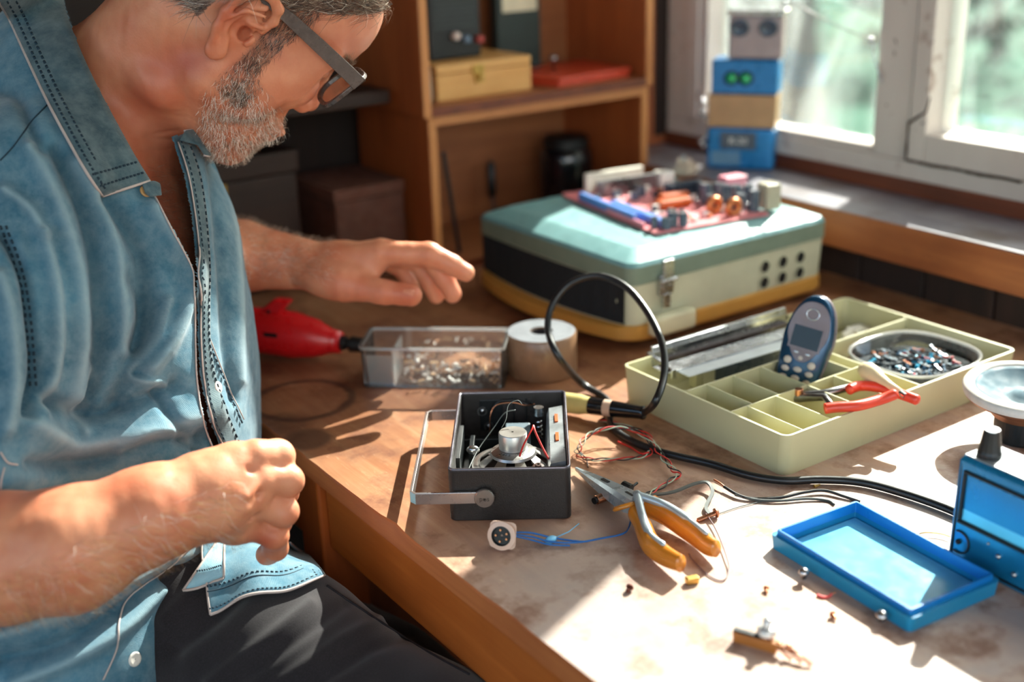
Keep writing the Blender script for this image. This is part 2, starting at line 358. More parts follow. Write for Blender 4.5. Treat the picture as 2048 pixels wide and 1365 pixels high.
# ================================================================== workbench
def benchtop():
    m, n, l, b = nodes('worn_bench_top')
    co = coords(n, l, (24, 1.6, 24)); gr = noise(n, l, co, 4, 7, .6, .5)
    base = ramp(n, l, gr, [(.25, lin('#a0623a')), (.5, lin('#ba8052')), (.75, lin('#cc9c70'))])
    w0 = coords(n, l); p1 = noise(n, l, w0, 6.5, 6, .6, .4); p2 = noise(n, l, w0, 17, 6, .65)
    sy_ = n.new('ShaderNodeSeparateXYZ'); l.new(w0, sy_.inputs[0])        # paler and greyer toward the front right
    mr0 = n.new('ShaderNodeMapRange'); mr0.inputs[1].default_value = .24; mr0.inputs[2].default_value = -.02; mr0.inputs[3].default_value = .12; l.new(sy_.outputs[1], mr0.inputs[0])
    ml0 = n.new('ShaderNodeMath'); ml0.operation = 'MULTIPLY'; l.new(mr0.outputs[0], ml0.inputs[0]); l.new(ramp(n, l, p1, [(.30, (.35,)*3), (.55, (1, 1, 1))]), ml0.inputs[1])
    base = mixc(n, l, ml0.outputs[0], base, ramp(n, l, p2, [(.35, lin('#a9a09e')), (.62, lin('#c4ada0'))]))
    base = mixc(n, l, ramp(n, l, p2, [(.50, (0, 0, 0)), (.64, (.8,)*3)]), base, lin('#70442f'))
    sx = n.new('ShaderNodeSeparateXYZ'); l.new(w0, sx.inputs[0])          # darker brown toward the back of the bench
    mr = n.new('ShaderNodeMapRange'); mr.inputs[1].default_value = .02; mr.inputs[2].default_value = .45; l.new(sx.outputs[1], mr.inputs[0])
    mr2 = n.new('ShaderNodeMath'); mr2.operation = 'MULTIPLY'; l.new(mr.outputs[0], mr2.inputs[0]); l.new(ramp(n, l, noise(n, l, w0, 9, 4), [(.3, (.3,)*3), (.6, (.8,)*3)]), mr2.inputs[1])
    base = mixc(n, l, mr2.outputs[0], base, lin('#6a3d28'))
    # fine scratches
    sc_ = noise(n, l, coords(n, l, (60, 9, 40), rot=(0, 0, .4)), 5, 6, .75, 1.2)
    base = mixc(n, l, ramp(n, l, sc_, [(.60, (0, 0, 0)), (.72, (.5,)*3)]), base, lin('#e3c3a0'))
    # stains: faint rings and a dark blot near the front edge
    def spot(px, py, stops, col, amt):
        nonlocal base
        c = T(px, py) - Vector((.8, .6, TZ)); v = n.new('ShaderNodeVectorMath'); v.operation = 'DISTANCE'; l.new(w0, v.inputs[0]); v.inputs[1].default_value = (c.x, c.y, 0)
        ad = n.new('ShaderNodeMath'); ad.operation = 'MULTIPLY_ADD'; l.new(p2, ad.inputs[0]); ad.inputs[1].default_value = .014; l.new(v.outputs['Value'], ad.inputs[2])
        ml = n.new('ShaderNodeMath'); ml.operation = 'MULTIPLY'; ml.inputs[1].default_value = 10; l.new(ad.outputs[0], ml.inputs[0])
        f = ramp(n, l, ml.outputs[0], stops); base = mixc(n, l, f, base, lin(col))
    spot(612, 880, [(.0, (.8,)*3), (.28, (.75,)*3), (.36, (0, 0, 0))], '#4a3428', 1)
    spot(560, 850, [(.0, (.7,)*3), (.30, (.6,)*3), (.42, (0, 0, 0))], '#53392c', 1)
    spot(605, 800, [(.52, (0, 0, 0)), (.57, (.75,)*3), (.61, (.75,)*3), (.67, (0, 0, 0))], '#3c2a24', 1)
    spot(1180, 1000, [(.0, (.55,)*3), (.30, (.4,)*3), (.6, (0, 0, 0))], '#4a3226', 1)
    spot(1150, 1130, [(.0, (.35,)*3), (.5, (.3,)*3), (.9, (0, 0, 0))], '#8f8a88', 1)
    l.new(base, b.inputs['Base Color'])
    l.new(ramp(n, l, p2, [(.3, (.34,)*3), (.7, (.55,)*3)]), b.inputs['Roughness']); inp(b, 'Specular IOR Level', .4)
    bump(n, l, b, gr, .22, .0008); return m
M['benchtop'] = benchtop()
M['benchedge'] = wood('bench_edge_wood', '#a5562a', '#c87a44', 'Y', 1, .5, '#8a421e', .3)
M['apron'] = wood('bench_apron_wood', '#a4531e', '#bf6a2c', 'Y', .9, .42, '#8e4418', .12)
M['leg'] = wood('bench_leg_wood', '#8c421c', '#a8561f', 'Z', .9, .45, '#6c300f', .12)
wbn = thing('workbench', 'old wooden workbench with scratched top under all the tools', 'table', (.8, .6, 0))
XE = .4235
tp = MB(); tp.X = Matrix.Translation((-.8, -.6, -TZ)); tp.mi = 0
# edge with small chips
ys = [-.75+.02*i for i in range(119)]; chip = [XE + (.0022*max(0, mnoise.noise(Vector((y*37, 1.3, 0))))) + (.0035 if .80 < y < .815 else 0) for y in ys]
top = []; bot = []
for y, x in zip(ys, chip): top.append((x, y, TZ)); 
n_ = len(ys)
V = [(x+.0012, y, TZ) for y, x in zip(ys, chip)]+[(x, y, TZ-.0016) for y, x in zip(ys, chip)]+[(XE+.0005, y, TZ-.020) for y in ys]+[(XE+.003, y, TZ-.022) for y in ys]+[(1.2395, y, TZ-.022) for y in ys]+[(1.2395, y, TZ) for y in ys]
F = []
for k in range(6):
    for i in range(n_-1): F.append((k*n_+i, k*n_+i+1, ((k+1) % 6)*n_+i+1, ((k+1) % 6)*n_+i))
F += [tuple(k*n_ for k in range(6)), tuple(k*n_+n_-1 for k in range(6))]
tp.put(V, F)
for i, f in enumerate(F): tp.m[i] = 0 if i >= 5*(n_-1) and i < 6*(n_-1) else 1
o = mk('tabletop', tp, [M['benchtop'], M['benchedge']], wbn); o.location = (0, 0, TZ); smooth_angle(o, 30)
L_ = MB(); L_.X = Matrix.Translation((-.8, -.6, 0))
L_.box(.437, .457, -.72, .965, .652, .7275); mk('apron', L_, M['apron'], wbn, bevel=.002)
L_ = MB(); L_.X = Matrix.Translation((-.8, -.6, 0)); L_.box(.437, .457, 1.02, 1.60, .64, .7275); mk('apron', L_, M['apron'], wbn, bevel=.002)
for (x0, y0) in ((.430, .968), (.430, -.72), (1.18, .968), (1.18, -.72)):
    L_ = MB(); L_.X = Matrix.Translation((-.8, -.6, 0)); L_.box(x0, x0+.048, y0, y0+.048, 0, .7275)
    mk('leg', L_, M['leg'], wbn, bevel=.003)
L_ = MB(); L_.X = Matrix.Translation((-.8, -.6, 0)); L_.box(.50, 1.19, 1.05, 1.07, .25, .7275)
mk('side_panel', L_, M['cabwood'], wbn, bevel=.002)

# ================================================================== cabinets at the back
YC = 1.385
def crate(name, lab, x0, x1, z0, z1, th, dep, yf=YC, mats=None):
    t = thing(name, lab, 'shelf', ((x0+x1)/2, yf+dep/2, z0)); f = MB(); w_ = 'cabwood'
    for xa in (x0, x1-th):
        m_ = MB(); m_.mi = 0; m_.box(xa, xa+th, yf+.003, yf+dep, z0, z1); m_.mi = 1; m_.box(xa, xa+th, yf, yf+.003, z0, z1)
        mk('side_panel', m_, [M['cabwood'], M['cabedge']], t, world=True, bevel=.001)
    m_ = MB(); m_.mi = 0; m_.box(x0+th, x1-th, yf+.003, yf+dep, z0, z0+th); m_.mi = 1; m_.box(x0+th, x1-th, yf, yf+.003, z0, z0+th)
    mk('bottom_panel', m_, [M['cabin'], M['trimwood']], t, world=True)
    m_ = MB(); m_.mi = 0; m_.box(x0+th, x1-th, yf+.003, yf+dep, z1-th, z1); m_.mi = 1; m_.box(x0+th, x1-th, yf, yf+.003, z1-th, z1)
    mk('top_panel', m_, [M['cabin'], M['cabedgeh']], t, world=True)
    mk('back_panel', MB().box(x0+th, x1-th, yf+dep-.006, yf+dep, z0+th, z1-th), M['cabin'], t, world=True)
    return t
crate('shelf_box', 'open brown wooden shelf box standing on the bench, the lower of two', .824, 1.207, TZ, .968, .012, .20)
crate('shelf_box', 'open brown wooden shelf box stacked above, holding the cigar box', .816, 1.212, .969, 1.42, .012, .20, YC-.004)
# contents of the upper box
M['pine'] = wood('pale_box_wood', '#c99350', '#dcae6c', 'X', 1, .5, '#bb8140', .08)
M['brass'] = plain('brass', '#c9a860', .35, 1.0, spec=.5); M['steel'] = plain('steel', '#b8b8ba', .28, 1.0)
M['redlac'] = plain('red_lacquer', '#c2452c', .35); M['black'] = plain('black_plastic', '#0e1113', .45); M['cream'] = plain('cream_card', '#d8cfb4', .7)
ZB = .9815
def yx(px, py, Y=YC): return YP(px, py, Y)
t = thing('cigar_box', 'pale wooden box with a small brass clasp on the upper shelf', 'box', (.945, YC+.09, ZB))
a, b2 = yx(876, 200, YC+.03).x, yx(1063, 170, YC+.03).x
mk('body', MB().box(a, b2, YC+.03, YC+.16, ZB, ZB+.036), M['pine'], t, world=True, bevel=.0015)
mk('lid', MB().box(a, b2, YC+.03, YC+.16, ZB+.0365, ZB+.048), M['pine'], t, world=True, bevel=.0015)
c = MB(); cx_ = yx(957, 152, YC+.03).x; c.box(cx_-.010, cx_+.008, YC+.027, YC+.03, ZB+.031, ZB+.044); c.box(cx_-.006, cx_+.007, YC+.026, YC+.03, ZB+.020, ZB+.033); c.ball((cx_, YC+.024, ZB+.028), .004)
mk('clasp', c, M['brass'], t, world=True)
t = thing('flat_case', 'flat red lacquered case with a small knob beside the cigar box', 'case', (1.12, YC+.09, ZB))
a = yx(1120, 165, YC+.01); b2 = yx(1272, 140, YC+.03)
mk('body', MB().prism([(a.x, YC+.012), (1.19, YC+.022), (1.196, YC+.15), (a.x-.032, YC+.13)], ZB, ZB+.008), M['redlac'], t, world=True, bevel=.002)
mk('lid', MB().prism([(a.x, YC+.010), (1.192, YC+.020), (1.198, YC+.152), (a.x-.034, YC+.132)], ZB+.0085, ZB+.014), M['redlac'], t, world=True, bevel=.002)
c = MB(); c.lathe([(.001, .0), (.003, 0), (.002, .010), (.006, .014), (.006, .018), (.001, .021)], (1.10, YC+.09, ZB+.014)); mk('knob', c, M['steel'], t, world=True, smooth=True)
t = thing('table_radio', 'dark radio with coloured knobs standing on the cigar box', 'radio', (.92, YC+.11, ZB+.0485))
rz0 = ZB+.0485; xa, xb = yx(862, 60, YC+.06).x+.004, yx(970, 60, YC+.06).x
mk('body', MB().box(xa, xb, YC+.07, YC+.13, rz0, rz0+.175), plain('dark_radio_case', '#1a1f22', .4), t, world=True, bevel=.004)
g_ = MB()
for i in range(16): g_.box(xa+.006, xb-.006, YC+.0685, YC+.07, rz0+.042+.007*i, rz0+.045+.007*i)
mk('grille', g_, plain('radio_grille', '#30383a', .5), t, world=True)
for px, py, h in ((911, 72, '#c7b5ae'), (932, 78, '#5d7186'), (958, 78, '#9c3a34')):
    q = YP(px, py, YC+.066); mk('knob', MB().cyl((q.x, YC+.07, q.z), (q.x, YC+.06, q.z), .0055), plain('radio_knob', h, .3), t, world=True, bevel=.001)
t = thing('framed_card', 'upright dark frame with a cream card beside the dark radio', 'frame', (1.03, YC+.13, ZB))
xa, xb = yx(1003, 60, YC+.12).x, yx(1090, 60, YC+.12).x
mk('frame', MB().box(xa, xb, YC+.13, YC+.15, ZB, ZB+.20), plain('card_frame', '#20302f', .4), t, world=True, bevel=.003)
mk('card', MB().box(xa+.009, xb-.008, YC+.1285, YC+.13, ZB+.098, ZB+.19), M['cream'], t, world=True)
t = thing('cloth_pouch', 'grey cloth pouch squeezed between shelf side and cigar box', 'pouch', (.84, YC+.06, ZB))
g_ = MB(); g_.lathe([(.001, 0), (.006, .001), (.0075, .015), (.007, .035), (.0055, .052), (.002, .062), (.001, .063)], (.836, YC+.02, ZB), n=20)
o = mk('bag', g_, plain('grey_cloth', '#8c8478', .9), t, world=True, smooth=True)
mk('cord', MB().tube([(.836+.0062*math.cos(a_/8*2*PI), YC+.02+.0062*math.sin(a_/8*2*PI), ZB+.049) for a_ in range(9)], .0012, 6), M['black'], t, world=True)
# contents of the lower box
M['darkglass'] = plain('dark_glass', '#070d12', .12, var=.1, spec=.8)
q = YP(1140, 300, YC+.09)
t = thing('glass_jar', 'dark rounded glass jar inside the lower shelf box', 'jar', (q.x, YC+.10, .7625))
mk('body', MB().lathe([(.001, 0), (.038, 0), (.042, .01), (.042, .095), (.039, .108), (.034, .113), (.001, .115)]), M['darkglass'], t, smooth=True)
mk('lid', MB().lathe([(.033, .110), (.036, .113), (.036, .124), (.033, .128), (.001, .129)]), M['black'], t, smooth=False)
q = YP(885, 300, YC+.04); q2 = YP(905, 470, YC+.04)
t = thing('iron_bar', 'thin dark bar leaning inside the lower box by its left side', 'bar', (q2.x, YC+.04, .7625))
mk('bar', MB().obox((q2.x+.01, YC+.04, .763), (q.x+.004, YC+.045, .91), .008, .005), M['black'], t, world=True, bevel=.0006)
q = YP(1024, 315, YC+.1)
t = thing('screwdriver', 'dark screwdriver standing upright inside the lower shelf box', 'tool', (q.x, YC+.15, .7625))
mk('blade', MB().cyl((q.x, YC+.15, .763), (q.x+.002, YC+.16, .80), .0028), M['black'], t, world=True)
mk('handle', MB().lathe([(.001, 0), (.006, .001), (.007, .02), (.0062, .05), (.003, .056)], (q.x+.002, YC+.16, .80), (.02, .05, 1)), M['black'], t, world=True, smooth=True)
# shaded shelves left of the cabinet, behind the man
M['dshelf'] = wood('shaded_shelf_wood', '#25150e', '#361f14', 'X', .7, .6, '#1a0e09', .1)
t = thing('wall_shelf', 'dark wooden wall shelf in the shade left of the cabinet', 'shelf', (.45, 1.5, 1.02))
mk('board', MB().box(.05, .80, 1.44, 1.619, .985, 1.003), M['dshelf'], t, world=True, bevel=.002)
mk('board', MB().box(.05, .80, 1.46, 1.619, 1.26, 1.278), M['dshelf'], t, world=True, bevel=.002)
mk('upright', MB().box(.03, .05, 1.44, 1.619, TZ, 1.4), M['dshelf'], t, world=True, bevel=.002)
t = thing('cardboard_box', 'plain brown box in the shade against the cabinet side', 'box', (.735, 1.50, TZ))
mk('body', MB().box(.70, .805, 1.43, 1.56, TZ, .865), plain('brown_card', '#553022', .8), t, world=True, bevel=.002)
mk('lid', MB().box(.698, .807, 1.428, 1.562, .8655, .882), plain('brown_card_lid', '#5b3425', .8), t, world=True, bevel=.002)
t = thing('storage_chest', 'dark wooden chest with small brass latch behind the left hand', 'chest', (.52, 1.50, TZ))
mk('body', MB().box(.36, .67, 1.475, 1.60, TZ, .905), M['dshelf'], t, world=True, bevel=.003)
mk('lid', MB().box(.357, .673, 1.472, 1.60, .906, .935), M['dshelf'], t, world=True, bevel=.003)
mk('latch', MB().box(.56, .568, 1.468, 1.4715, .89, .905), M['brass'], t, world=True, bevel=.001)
# ================================================================== things on the bench
M['rubber'] = plain('black_rubber', '#15181a', .35, spec=.6)
M['olive'] = plain('tray_plastic', '#c2bd95', .42, var=.06, sc=12, bs=.05, Subsurface_Weight=0.0)
M['grey'] = plain('grey_metal', '#8e9092', .3, 1.0)
M['alu'] = plain('aluminium', '#c4c6c9', .25, 1.0, var=.2, sc=60)
M['white'] = plain('white_plastic', '#e6e2da', .4); M['copper'] = plain('copper', '#c98a68', .3, 1.0)
M['redwire'] = plain('red_insulation', '#c8231c', .4); M['bluewire'] = plain('blue_insulation', '#1660a8', .4)
M['greywire'] = plain('grey_insulation', '#4c5250', .5)

# ---- compartment tray -------------------------------------------------
TY0, TY1, TX0, TX1, TH = .664, .889, .742, 1.082, .0405
tray = thing('compartment_tray', 'pale olive plastic compartment tray holding phone, pins and red pliers', 'tray', (.912, .776, TZ))
def ring_wall(x0, x1, y0, y1, r, z0, z1, th, mb, draft=.0025):
    o0, o1 = rounded(x0+draft, x1-draft, y0+draft, y1-draft, r), rounded(x0, x1, y0, y1, r)
    i0, i1 = rounded(x0+th+draft, x1-th-draft, y0+th+draft, y1-th-draft, max(r-th, .001)), rounded(x0+th, x1-th, y0+th, y1-th, max(r-th, .001))
    P_ = [(p[0], p[1], z) for ring, z in ((i0, z0), (o0, z0), (o1, z1), (i1, z1)) for p in ring]; n = len(o0)
    mb.put(P_, [((k % 4)*n+i, (k % 4)*n+(i+1) % n, ((k+1) % 4)*n+(i+1) % n, ((k+1) % 4)*n+i) for k in range(4) for i in range(n)])
m_ = MB(); ring_wall(TX0, TX1, TY0, TY1, .009, TZ, TZ+TH, .0028, m_)
m_.prism(rounded(TX0+.0035, TX1-.0035, TY0+.0035, TY1-.0035, .006), TZ+.0005, TZ+.003)
o = mk('shell', m_, M['olive'], tray, world=True); smooth_angle(o, 40)
m_ = MB(); zt = TZ+TH-.0015
m_.box(TX0+.003, TX1-.003, .7985, .8003, TZ+.003, zt)
for (x0, y0, x1, y1) in ((TX0+.003, .7365, .932, .7378), (.7745, .7378, .7757, .7985), (.8105, .7378, .8118, .7985), (.8485, .666, .8498, .7985),
                         (.7675, .667, .7688, .7365), (.8055, .667, .8068, .7365), (.8865, .667, .8878, .7365), (.913, .7378, .9142, .7985), (.9315, .667, .9330, .7985)):
    m_.box(x0, x1, y0, y1, TZ+.003, zt)
mk('dividers', m_, M['olive'], tray, world=True)

# ---- cream record case with teal lid ------------------------------------
M['caseteal'] = plain('teal_leatherette', '#6e9a9c', .5, var=.08, sc=40, bs=.12); M['caseolive'] = plain('olive_leatherette', '#72806f', .5, var=.08, sc=40, bs=.1)
M['casecream'] = plain('cream_leatherette', '#b9b79c', .55, var=.06, sc=40, bs=.1); M['grillec'] = plain('speaker_cloth', '#14171a', .9, var=.3, sc=300, bs=.3)
M['ochre'] = plain('ochre_base', '#c08a3e', .5, var=.08, sc=20)
CX0, CX1, CY0, CY1 = .836, 1.160, .986, 1.296
case = thing('record_player_case', 'portable case with teal lid, cream sides and black speaker cloth', 'case', (1.0, 1.13, TZ))
def outl(x0, x1, y0, y1, r, bul):
    P_ = []
    for (x, y) in rounded(x0, x1, y0, y1, r, 6): P_.append((x, y))
    # extra points on the left side so that it can bow outward
    out = []
    for i, p in enumerate(P_):
        out.append(p); q = P_[(i+1) % len(P_)]
        if abs(p[0]-x0) < 1e-4 and abs(q[0]-x0) < 1e-4:
            for k in range(1, 12): out.append((x0, p[1]+(q[1]-p[1])*k/12))
    return [(x-(bul*math.sin(PI*min(1, max(0, (y-y0)/(y1-y0))))**.8 if x < x0+r+.001 and bul else 0)*(1 if x < x0+1e-3 else max(0, 1-(x-x0)/r)), y) for x, y in out]
def L3(o_, z): return [(x, y, z) for x, y in o_]
m_ = MB(); m_.loft([L3(outl(CX0+.006, CX1-.004, CY0+.003, CY1-.004, .02, .024), TZ+.010), L3(outl(CX0, CX1, CY0, CY1, .02, .030), TZ+.014), L3(outl(CX0, CX1, CY0, CY1, .02, .030), TZ+.028), L3(outl(CX0+.004, CX1-.004, CY0+.004, CY1-.004, .018, .028), TZ+.030)])
o = mk('base', m_, M['ochre'], case, world=True); smooth_angle(o, 30)
m_ = MB(); m_.loft([L3(outl(CX0+.006, CX1-.004, CY0+.004, CY1-.004, .012, .020), TZ+.030), L3(outl(CX0+.004, CX1-.002, CY0+.002, CY1-.003, .012, .004), TZ+.078)])
o = mk('body', m_, M['casecream'], case, world=True); smooth_angle(o, 30)
# black cloth over the left end
g0, g1 = outl(CX0+.0045, CX1, CY0, CY1, .012, .020), outl(CX0+.0025, CX1, CY0, CY1, .012, .004)
def side(o_): return sorted([p for p in o_ if p[0] < CX0+.006 and CY0+.010 < p[1] < CY1-.008], key=lambda p: p[1])
s0, s1 = side(g0), side(g1); n_ = min(len(s0), len(s1)); s0, s1 = s0[:n_], s1[:n_]
m_ = MB(); V = [(x, y, TZ+.032) for x, y in s0]+[(x, y, TZ+.0775) for x, y in s1]; V += [(x+.003, y, z) for x, y, z in V]
m_.put(V, [(i, i+1, n_+i+1, n_+i) for i in range(n_-1)]+[(2*n_+i, 3*n_+i, 3*n_+i+1, 2*n_+i+1) for i in range(n_-1)]+[(n_+i, n_+i+1, 3*n_+i+1, 3*n_+i) for i in range(n_-1)]+[(i, 2*n_+i, 2*n_+i+1, i+1) for i in range(n_-1)])
mk('speaker_grille', m_, M['grillec'], case, world=True)
m_ = MB(); m_.mi = 1
q = lambda d, z, r=.014: [(x, y, z) for x, y in rounded(CX0+d, CX1-d, CY0+d, CY1-d, r, 5)]
m_.loft([q(0, TZ+.079), q(0, TZ+.0995)], cap=False); m_.mi = 0
m_.loft([q(0, TZ+.0995), q(.003, TZ+.104), q(.026, TZ+.1135, .012), q(.028, TZ+.1138, .01)], cap=False); m_.put(q(.028, TZ+.1138, .01), [tuple(range(24))])
m_.mi = 1; m_.put(q(0, TZ+.079), [tuple(range(24))[::-1]])
o = mk('lid', m_, [M['caseteal'], M['caseolive']], case, world=True); smooth_angle(o, 25)
# latch on the front side
lx = .886; m_ = MB(); yf = CY0-.002
m_.box(lx-.011, lx+.009, yf-.004, yf+.002, TZ+.062, TZ+.086); m_.box(lx-.009, lx+.007, yf-.007, yf-.003, TZ+.070, TZ+.104)
m_.tube([(lx-.012, yf-.006, TZ+.080), (lx+.012, yf-.006, TZ+.080)], .0025, 8); m_.box(lx-.006, lx+.004, yf-.005, yf, TZ+.046, TZ+.064)
mk('latch', m_, M['alu'], case, world=True, bevel=.0012)
for i, hx in enumerate((1.050, 1.081, 1.112)):
    for hz in (TZ+.0605, TZ+.0405):
        m_ = MB(); m_.mi = 0; m_.lathe([(.0088, 0), (.0088, .0012), (.0072, .0012), (.0072, .0002)], (hx, CY0+.0022, hz), (0, -1, 0), 28); m_.mi = 1; m_.lathe([(.0072, .0008), (.001, .0008)], (hx, CY0+.0022, hz), (0, -1, 0), 28)
        mk('socket', m_, [M['casecream'], M['black']], case, world=True, smooth=False)
m_ = MB(); m_.box(.862, .925, CY0-.014, CY0+.002, TZ+.016, TZ+.040); mk('handle_pad', m_, plain('ivory_rubber', '#c9c4a4', .6), case, world=True, bevel=.004)
for x, y in ((CX0+.04, CY0+.04), (CX1-.04, CY0+.04), (CX1-.04, CY1-.04), (CX0+.04, CY1-.04)):
    mk('foot', MB().cyl((x, y, TZ), (x, y, TZ+.0115), .009), M['black'], case, world=True)
for x in (.925, 1.10):
    mk('lid_seam', MB().box(x, x+.0012, CY0+.03, CY1-.03, TZ+.1134, TZ+.1139), M['caseolive'], case, world=True)

# ---- circuit board on the case -----------------------------------------
ZP = TZ+.1155
pcb = thing('circuit_board', 'crowded pink-red circuit board lying on the teal case lid', 'circuit board', (1.0, 1.14, TZ+.114))
A, B_, C_ = T(1068, 402, ZP), T(1310, 470, ZP), T(1543, 430, ZP)
M['pcb'] = plain('pcb_red', '#d98488', .4, var=.25, sc=60, spec=.6); M['pcbblue'] = plain('pcb_blue', '#5c8ad0', .4); M['pcbdark'] = plain('dark_component', '#2c3a48', .3, spec=.7)
M['can'] = plain('capacitor_sleeve', '#4a5866', .3, spec=.7); M['coil'] = plain('copper_coil', '#c87a4a', .35, .6); M['amber'] = plain('amber_resin', '#b8541a', .4)
M['trans'] = plain('transformer_tape', '#b3ab94', .4); M['ribbon'] = plain('pale_ribbon', '#e2dccb', .5); M['pink'] = plain('pink_plastic', '#d98a98', .4)
ux = (C_-B_).normalized(); vy = Vector((0, 0, 1)).cross(ux); LW, LH = (C_-B_).length, abs((A-B_).dot(vy)); LH = .235
F0 = frame(B_+Vector((0, 0, 0)), ux, vy)
def pb(mb=None):
    m = MB(); m.X = F0; return m
m_ = pb(); m_.prism([(0, 0), (LW-.004, 0), (LW, .012), (LW, LH-.03), (LW-.03, LH), (.005, LH), (0, LH-.02)], 0, .0018); mk('board', m_, M['pcb'], pcb, world=True)
rr = random.Random(11)
m_ = pb(); m_.box(.004, .011, .055, .19, .0018, .012); mk('connector', m_, M['pcbblue'], pcb, world=True, bevel=.001)
m_ = pb(); m_.box(.020, .030, .012, .135, .0018, .010); mk('connector', m_, M['pcbblue'], pcb, world=True, bevel=.001)
m_ = pb(); m_.box(.0015, .006, .03, .115, .0018, .007); mk('edge_rail', m_, M['pink'], pcb, world=True, bevel=.001)
m_ = pb(); m_.box(.030, .118, LH-.022, LH-.014, .0018, .028); mk('shield_plate', m_, M['ribbon'], pcb, world=True, bevel=.001)
m_ = pb(); m_.box(.034, .126, LH-.044, LH-.040, .0018, .022); mk('shield_plate', m_, M['grey'], pcb, world=True, bevel=.001)
m_ = pb(); m_.box(.128, .150, LH-.05, LH-.03, .0018, .022); mk('relay', m_, M['white'], pcb, world=True, bevel=.0015)
m_ = pb(); m_.box(.162, .195, .085, .105, .012, .030); mk('relay', m_, M['pink'], pcb, world=True, bevel=.0015)
m_ = pb(); m_.box(.060, .110, .082, .10, .0018, .013); m_.box(.075, .118, .10, .115, .0018, .016); mk('amber_block', m_, M['amber'], pcb, world=True, bevel=.004, seg=3)
m_ = pb(); m_.box(.095, .150, .118, .128, .0018, .024); [m_.box(.10+.008*i, .103+.008*i, .112, .118, .004, .022) for i in range(6)]; mk('heat_sink', m_, M['pcbdark'], pcb, world=True, bevel=.0005)
m_ = pb(); m_.box(.170, .192, .012, .034, .0018, .034); mk('transformer', m_, M['trans'], pcb, world=True, bevel=.002)
for i, (x, y, r, h) in enumerate([(.158, .022, .0065, .026), (.143, .030, .006, .022), (.150, .050, .0068, .028), (.170, .050, .006, .026), (.135, .062, .006, .03), (.152, .075, .0065, .024), (.130, .085, .007, .026),
                     (.172, .072, .005, .02), (.120, .06, .005, .018), (.022, .010, .006, .014), (.034, .014, .006, .018), (.046, .010, .0055, .016), (.040, .026, .006, .018), (.158, .1, .006, .02), (.140, .11, .005, .022),
                     (.012, .020, .004, .014), (.018, .165, .005, .010), (.05, .17, .006, .010), (.066, .15, .005, .012), (.084, .165, .006, .014)]):
    m_ = pb(); m_.mi = 0; m_.lathe([(r, 0), (r, h-.001), (r-.0008, h)], (x, y, .0018), n=18); m_.mi = 1; m_.lathe([(r-.0008, h), (.0005, h-.0003)], (x, y, .0018), n=18)
    mk('capacitor', m_, [M['can'], M['alu']], pcb, world=True)
for x, y in ((.112, .040), (.126, .020)):
    m_ = pb(); m_.tube([(x+.008*math.cos(a_*PI/8), y, .011+.008*math.sin(a_*PI/8)) for a_ in range(17)], .0045, 10, cap=False); mk('coil', m_, M['coil'], pcb, world=True, smooth=True)
for i in range(60):
    x, y = rr.uniform(.035, .165), rr.uniform(.012, .21)
    h_ = rr.uniform(.003, .009); m_ = pb(); m_.box(x, x+rr.uniform(.003, .009), y, y+rr.uniform(.003, .006), .0018, .0018+h_)
    mk('component', m_, [M['white'], M['alu'], M['pcbdark'], M['copper'], M['white']][i % 5], pcb, world=True, bevel=.0006)

# ---- mobile phone ---------------------------------------------------------
M['navy'] = plain('blue_phone_shell', '#17405e', .22, .3, var=.1); M['phsilver'] = plain('phone_silver', '#7c7074', .45, .4); M['screen'] = plain('phone_screen', '#0d1a20', .2, spec=.4)
M['keys'] = plain('phone_keys', '#c9bcae', .35)
ph = thing('mobile_phone', 'blue and silver keypad phone standing upright in the tray', 'phone', (.876, .785, TZ+.005))
pb_, pt_ = Vector((.864, .773, .7565)), D(1638, 592, 1.212)      # bottom and top of the front face (middle)
pyv = (pt_-pb_).normalized(); pxv = (D(1650, 712, 1.185)-D(1572, 680, 1.203)); pxv = (pxv-pyv*pxv.dot(pyv)).normalized()
nrm = pxv.cross(pyv)
FP = frame(pb_, pxv, pyv); LP = (pt_-pb_).length; WP = .0510
def width(t):   # half width along the length
    return WP/2*(.86+.10*math.sin(PI*min(1, max(0, t))**1.0)) if 0 < t < 1 else 0
def phring(s, z):
    P_ = []
    for k in range(44):
        a_ = 2*PI*k/44; ex = 2.6 if math.sin(a_) < 0 else 2.15
        c_, s_ = math.cos(a_), math.sin(a_); x = math.copysign(abs(c_)**(2/ex), c_); y = math.copysign(abs(s_)**(2/ex), s_)
        w_ = WP/2*(1.0 if y > .2 else (1-.10*math.sin(PI*max(0, min(1, (.2-y)/1.2)))))
        P_.append((x*w_*s, LP/2+y*LP/2*(1-(1-s)*.45), z))
    return P_
m_ = MB(); m_.X = FP; m_.loft([phring(.86, -.021), phring(.96, -.0195), phring(1, -.015), phring(1, -.006), phring(.97, -.002), phring(.9, 0)])
mk('shell', m_, M['navy'], ph, world=True, smooth=True)
m_ = MB(); m_.X = FP; m_.loft([phring(.975, -.0195), phring(1.012, -.0175), phring(1.014, -.0085)]); mk('side_band', m_, M['phsilver'], ph, world=True, smooth=True)
FP2 = FP @ Matrix.Translation((0, LP-.1065, 0))
m_ = MB(); m_.X = FP2
V = []; 
for k in range(36):
    a_ = 2*PI*k/36; y = math.sin(a_); w_ = .0208*(1 if y > -.1 else 1-.35*(-.1-y)); V.append((w_*math.copysign(abs(math.cos(a_))**.85, math.cos(a_)), .0685+.0315*y, 0))
m_.loft([[(x, y, -.0005) for x, y, z in V], [(x*.98, .0685+(y-.0685)*.98, .0012) for x, y, z in V]]); mk('face_plate', m_, M['phsilver'], ph, world=True)
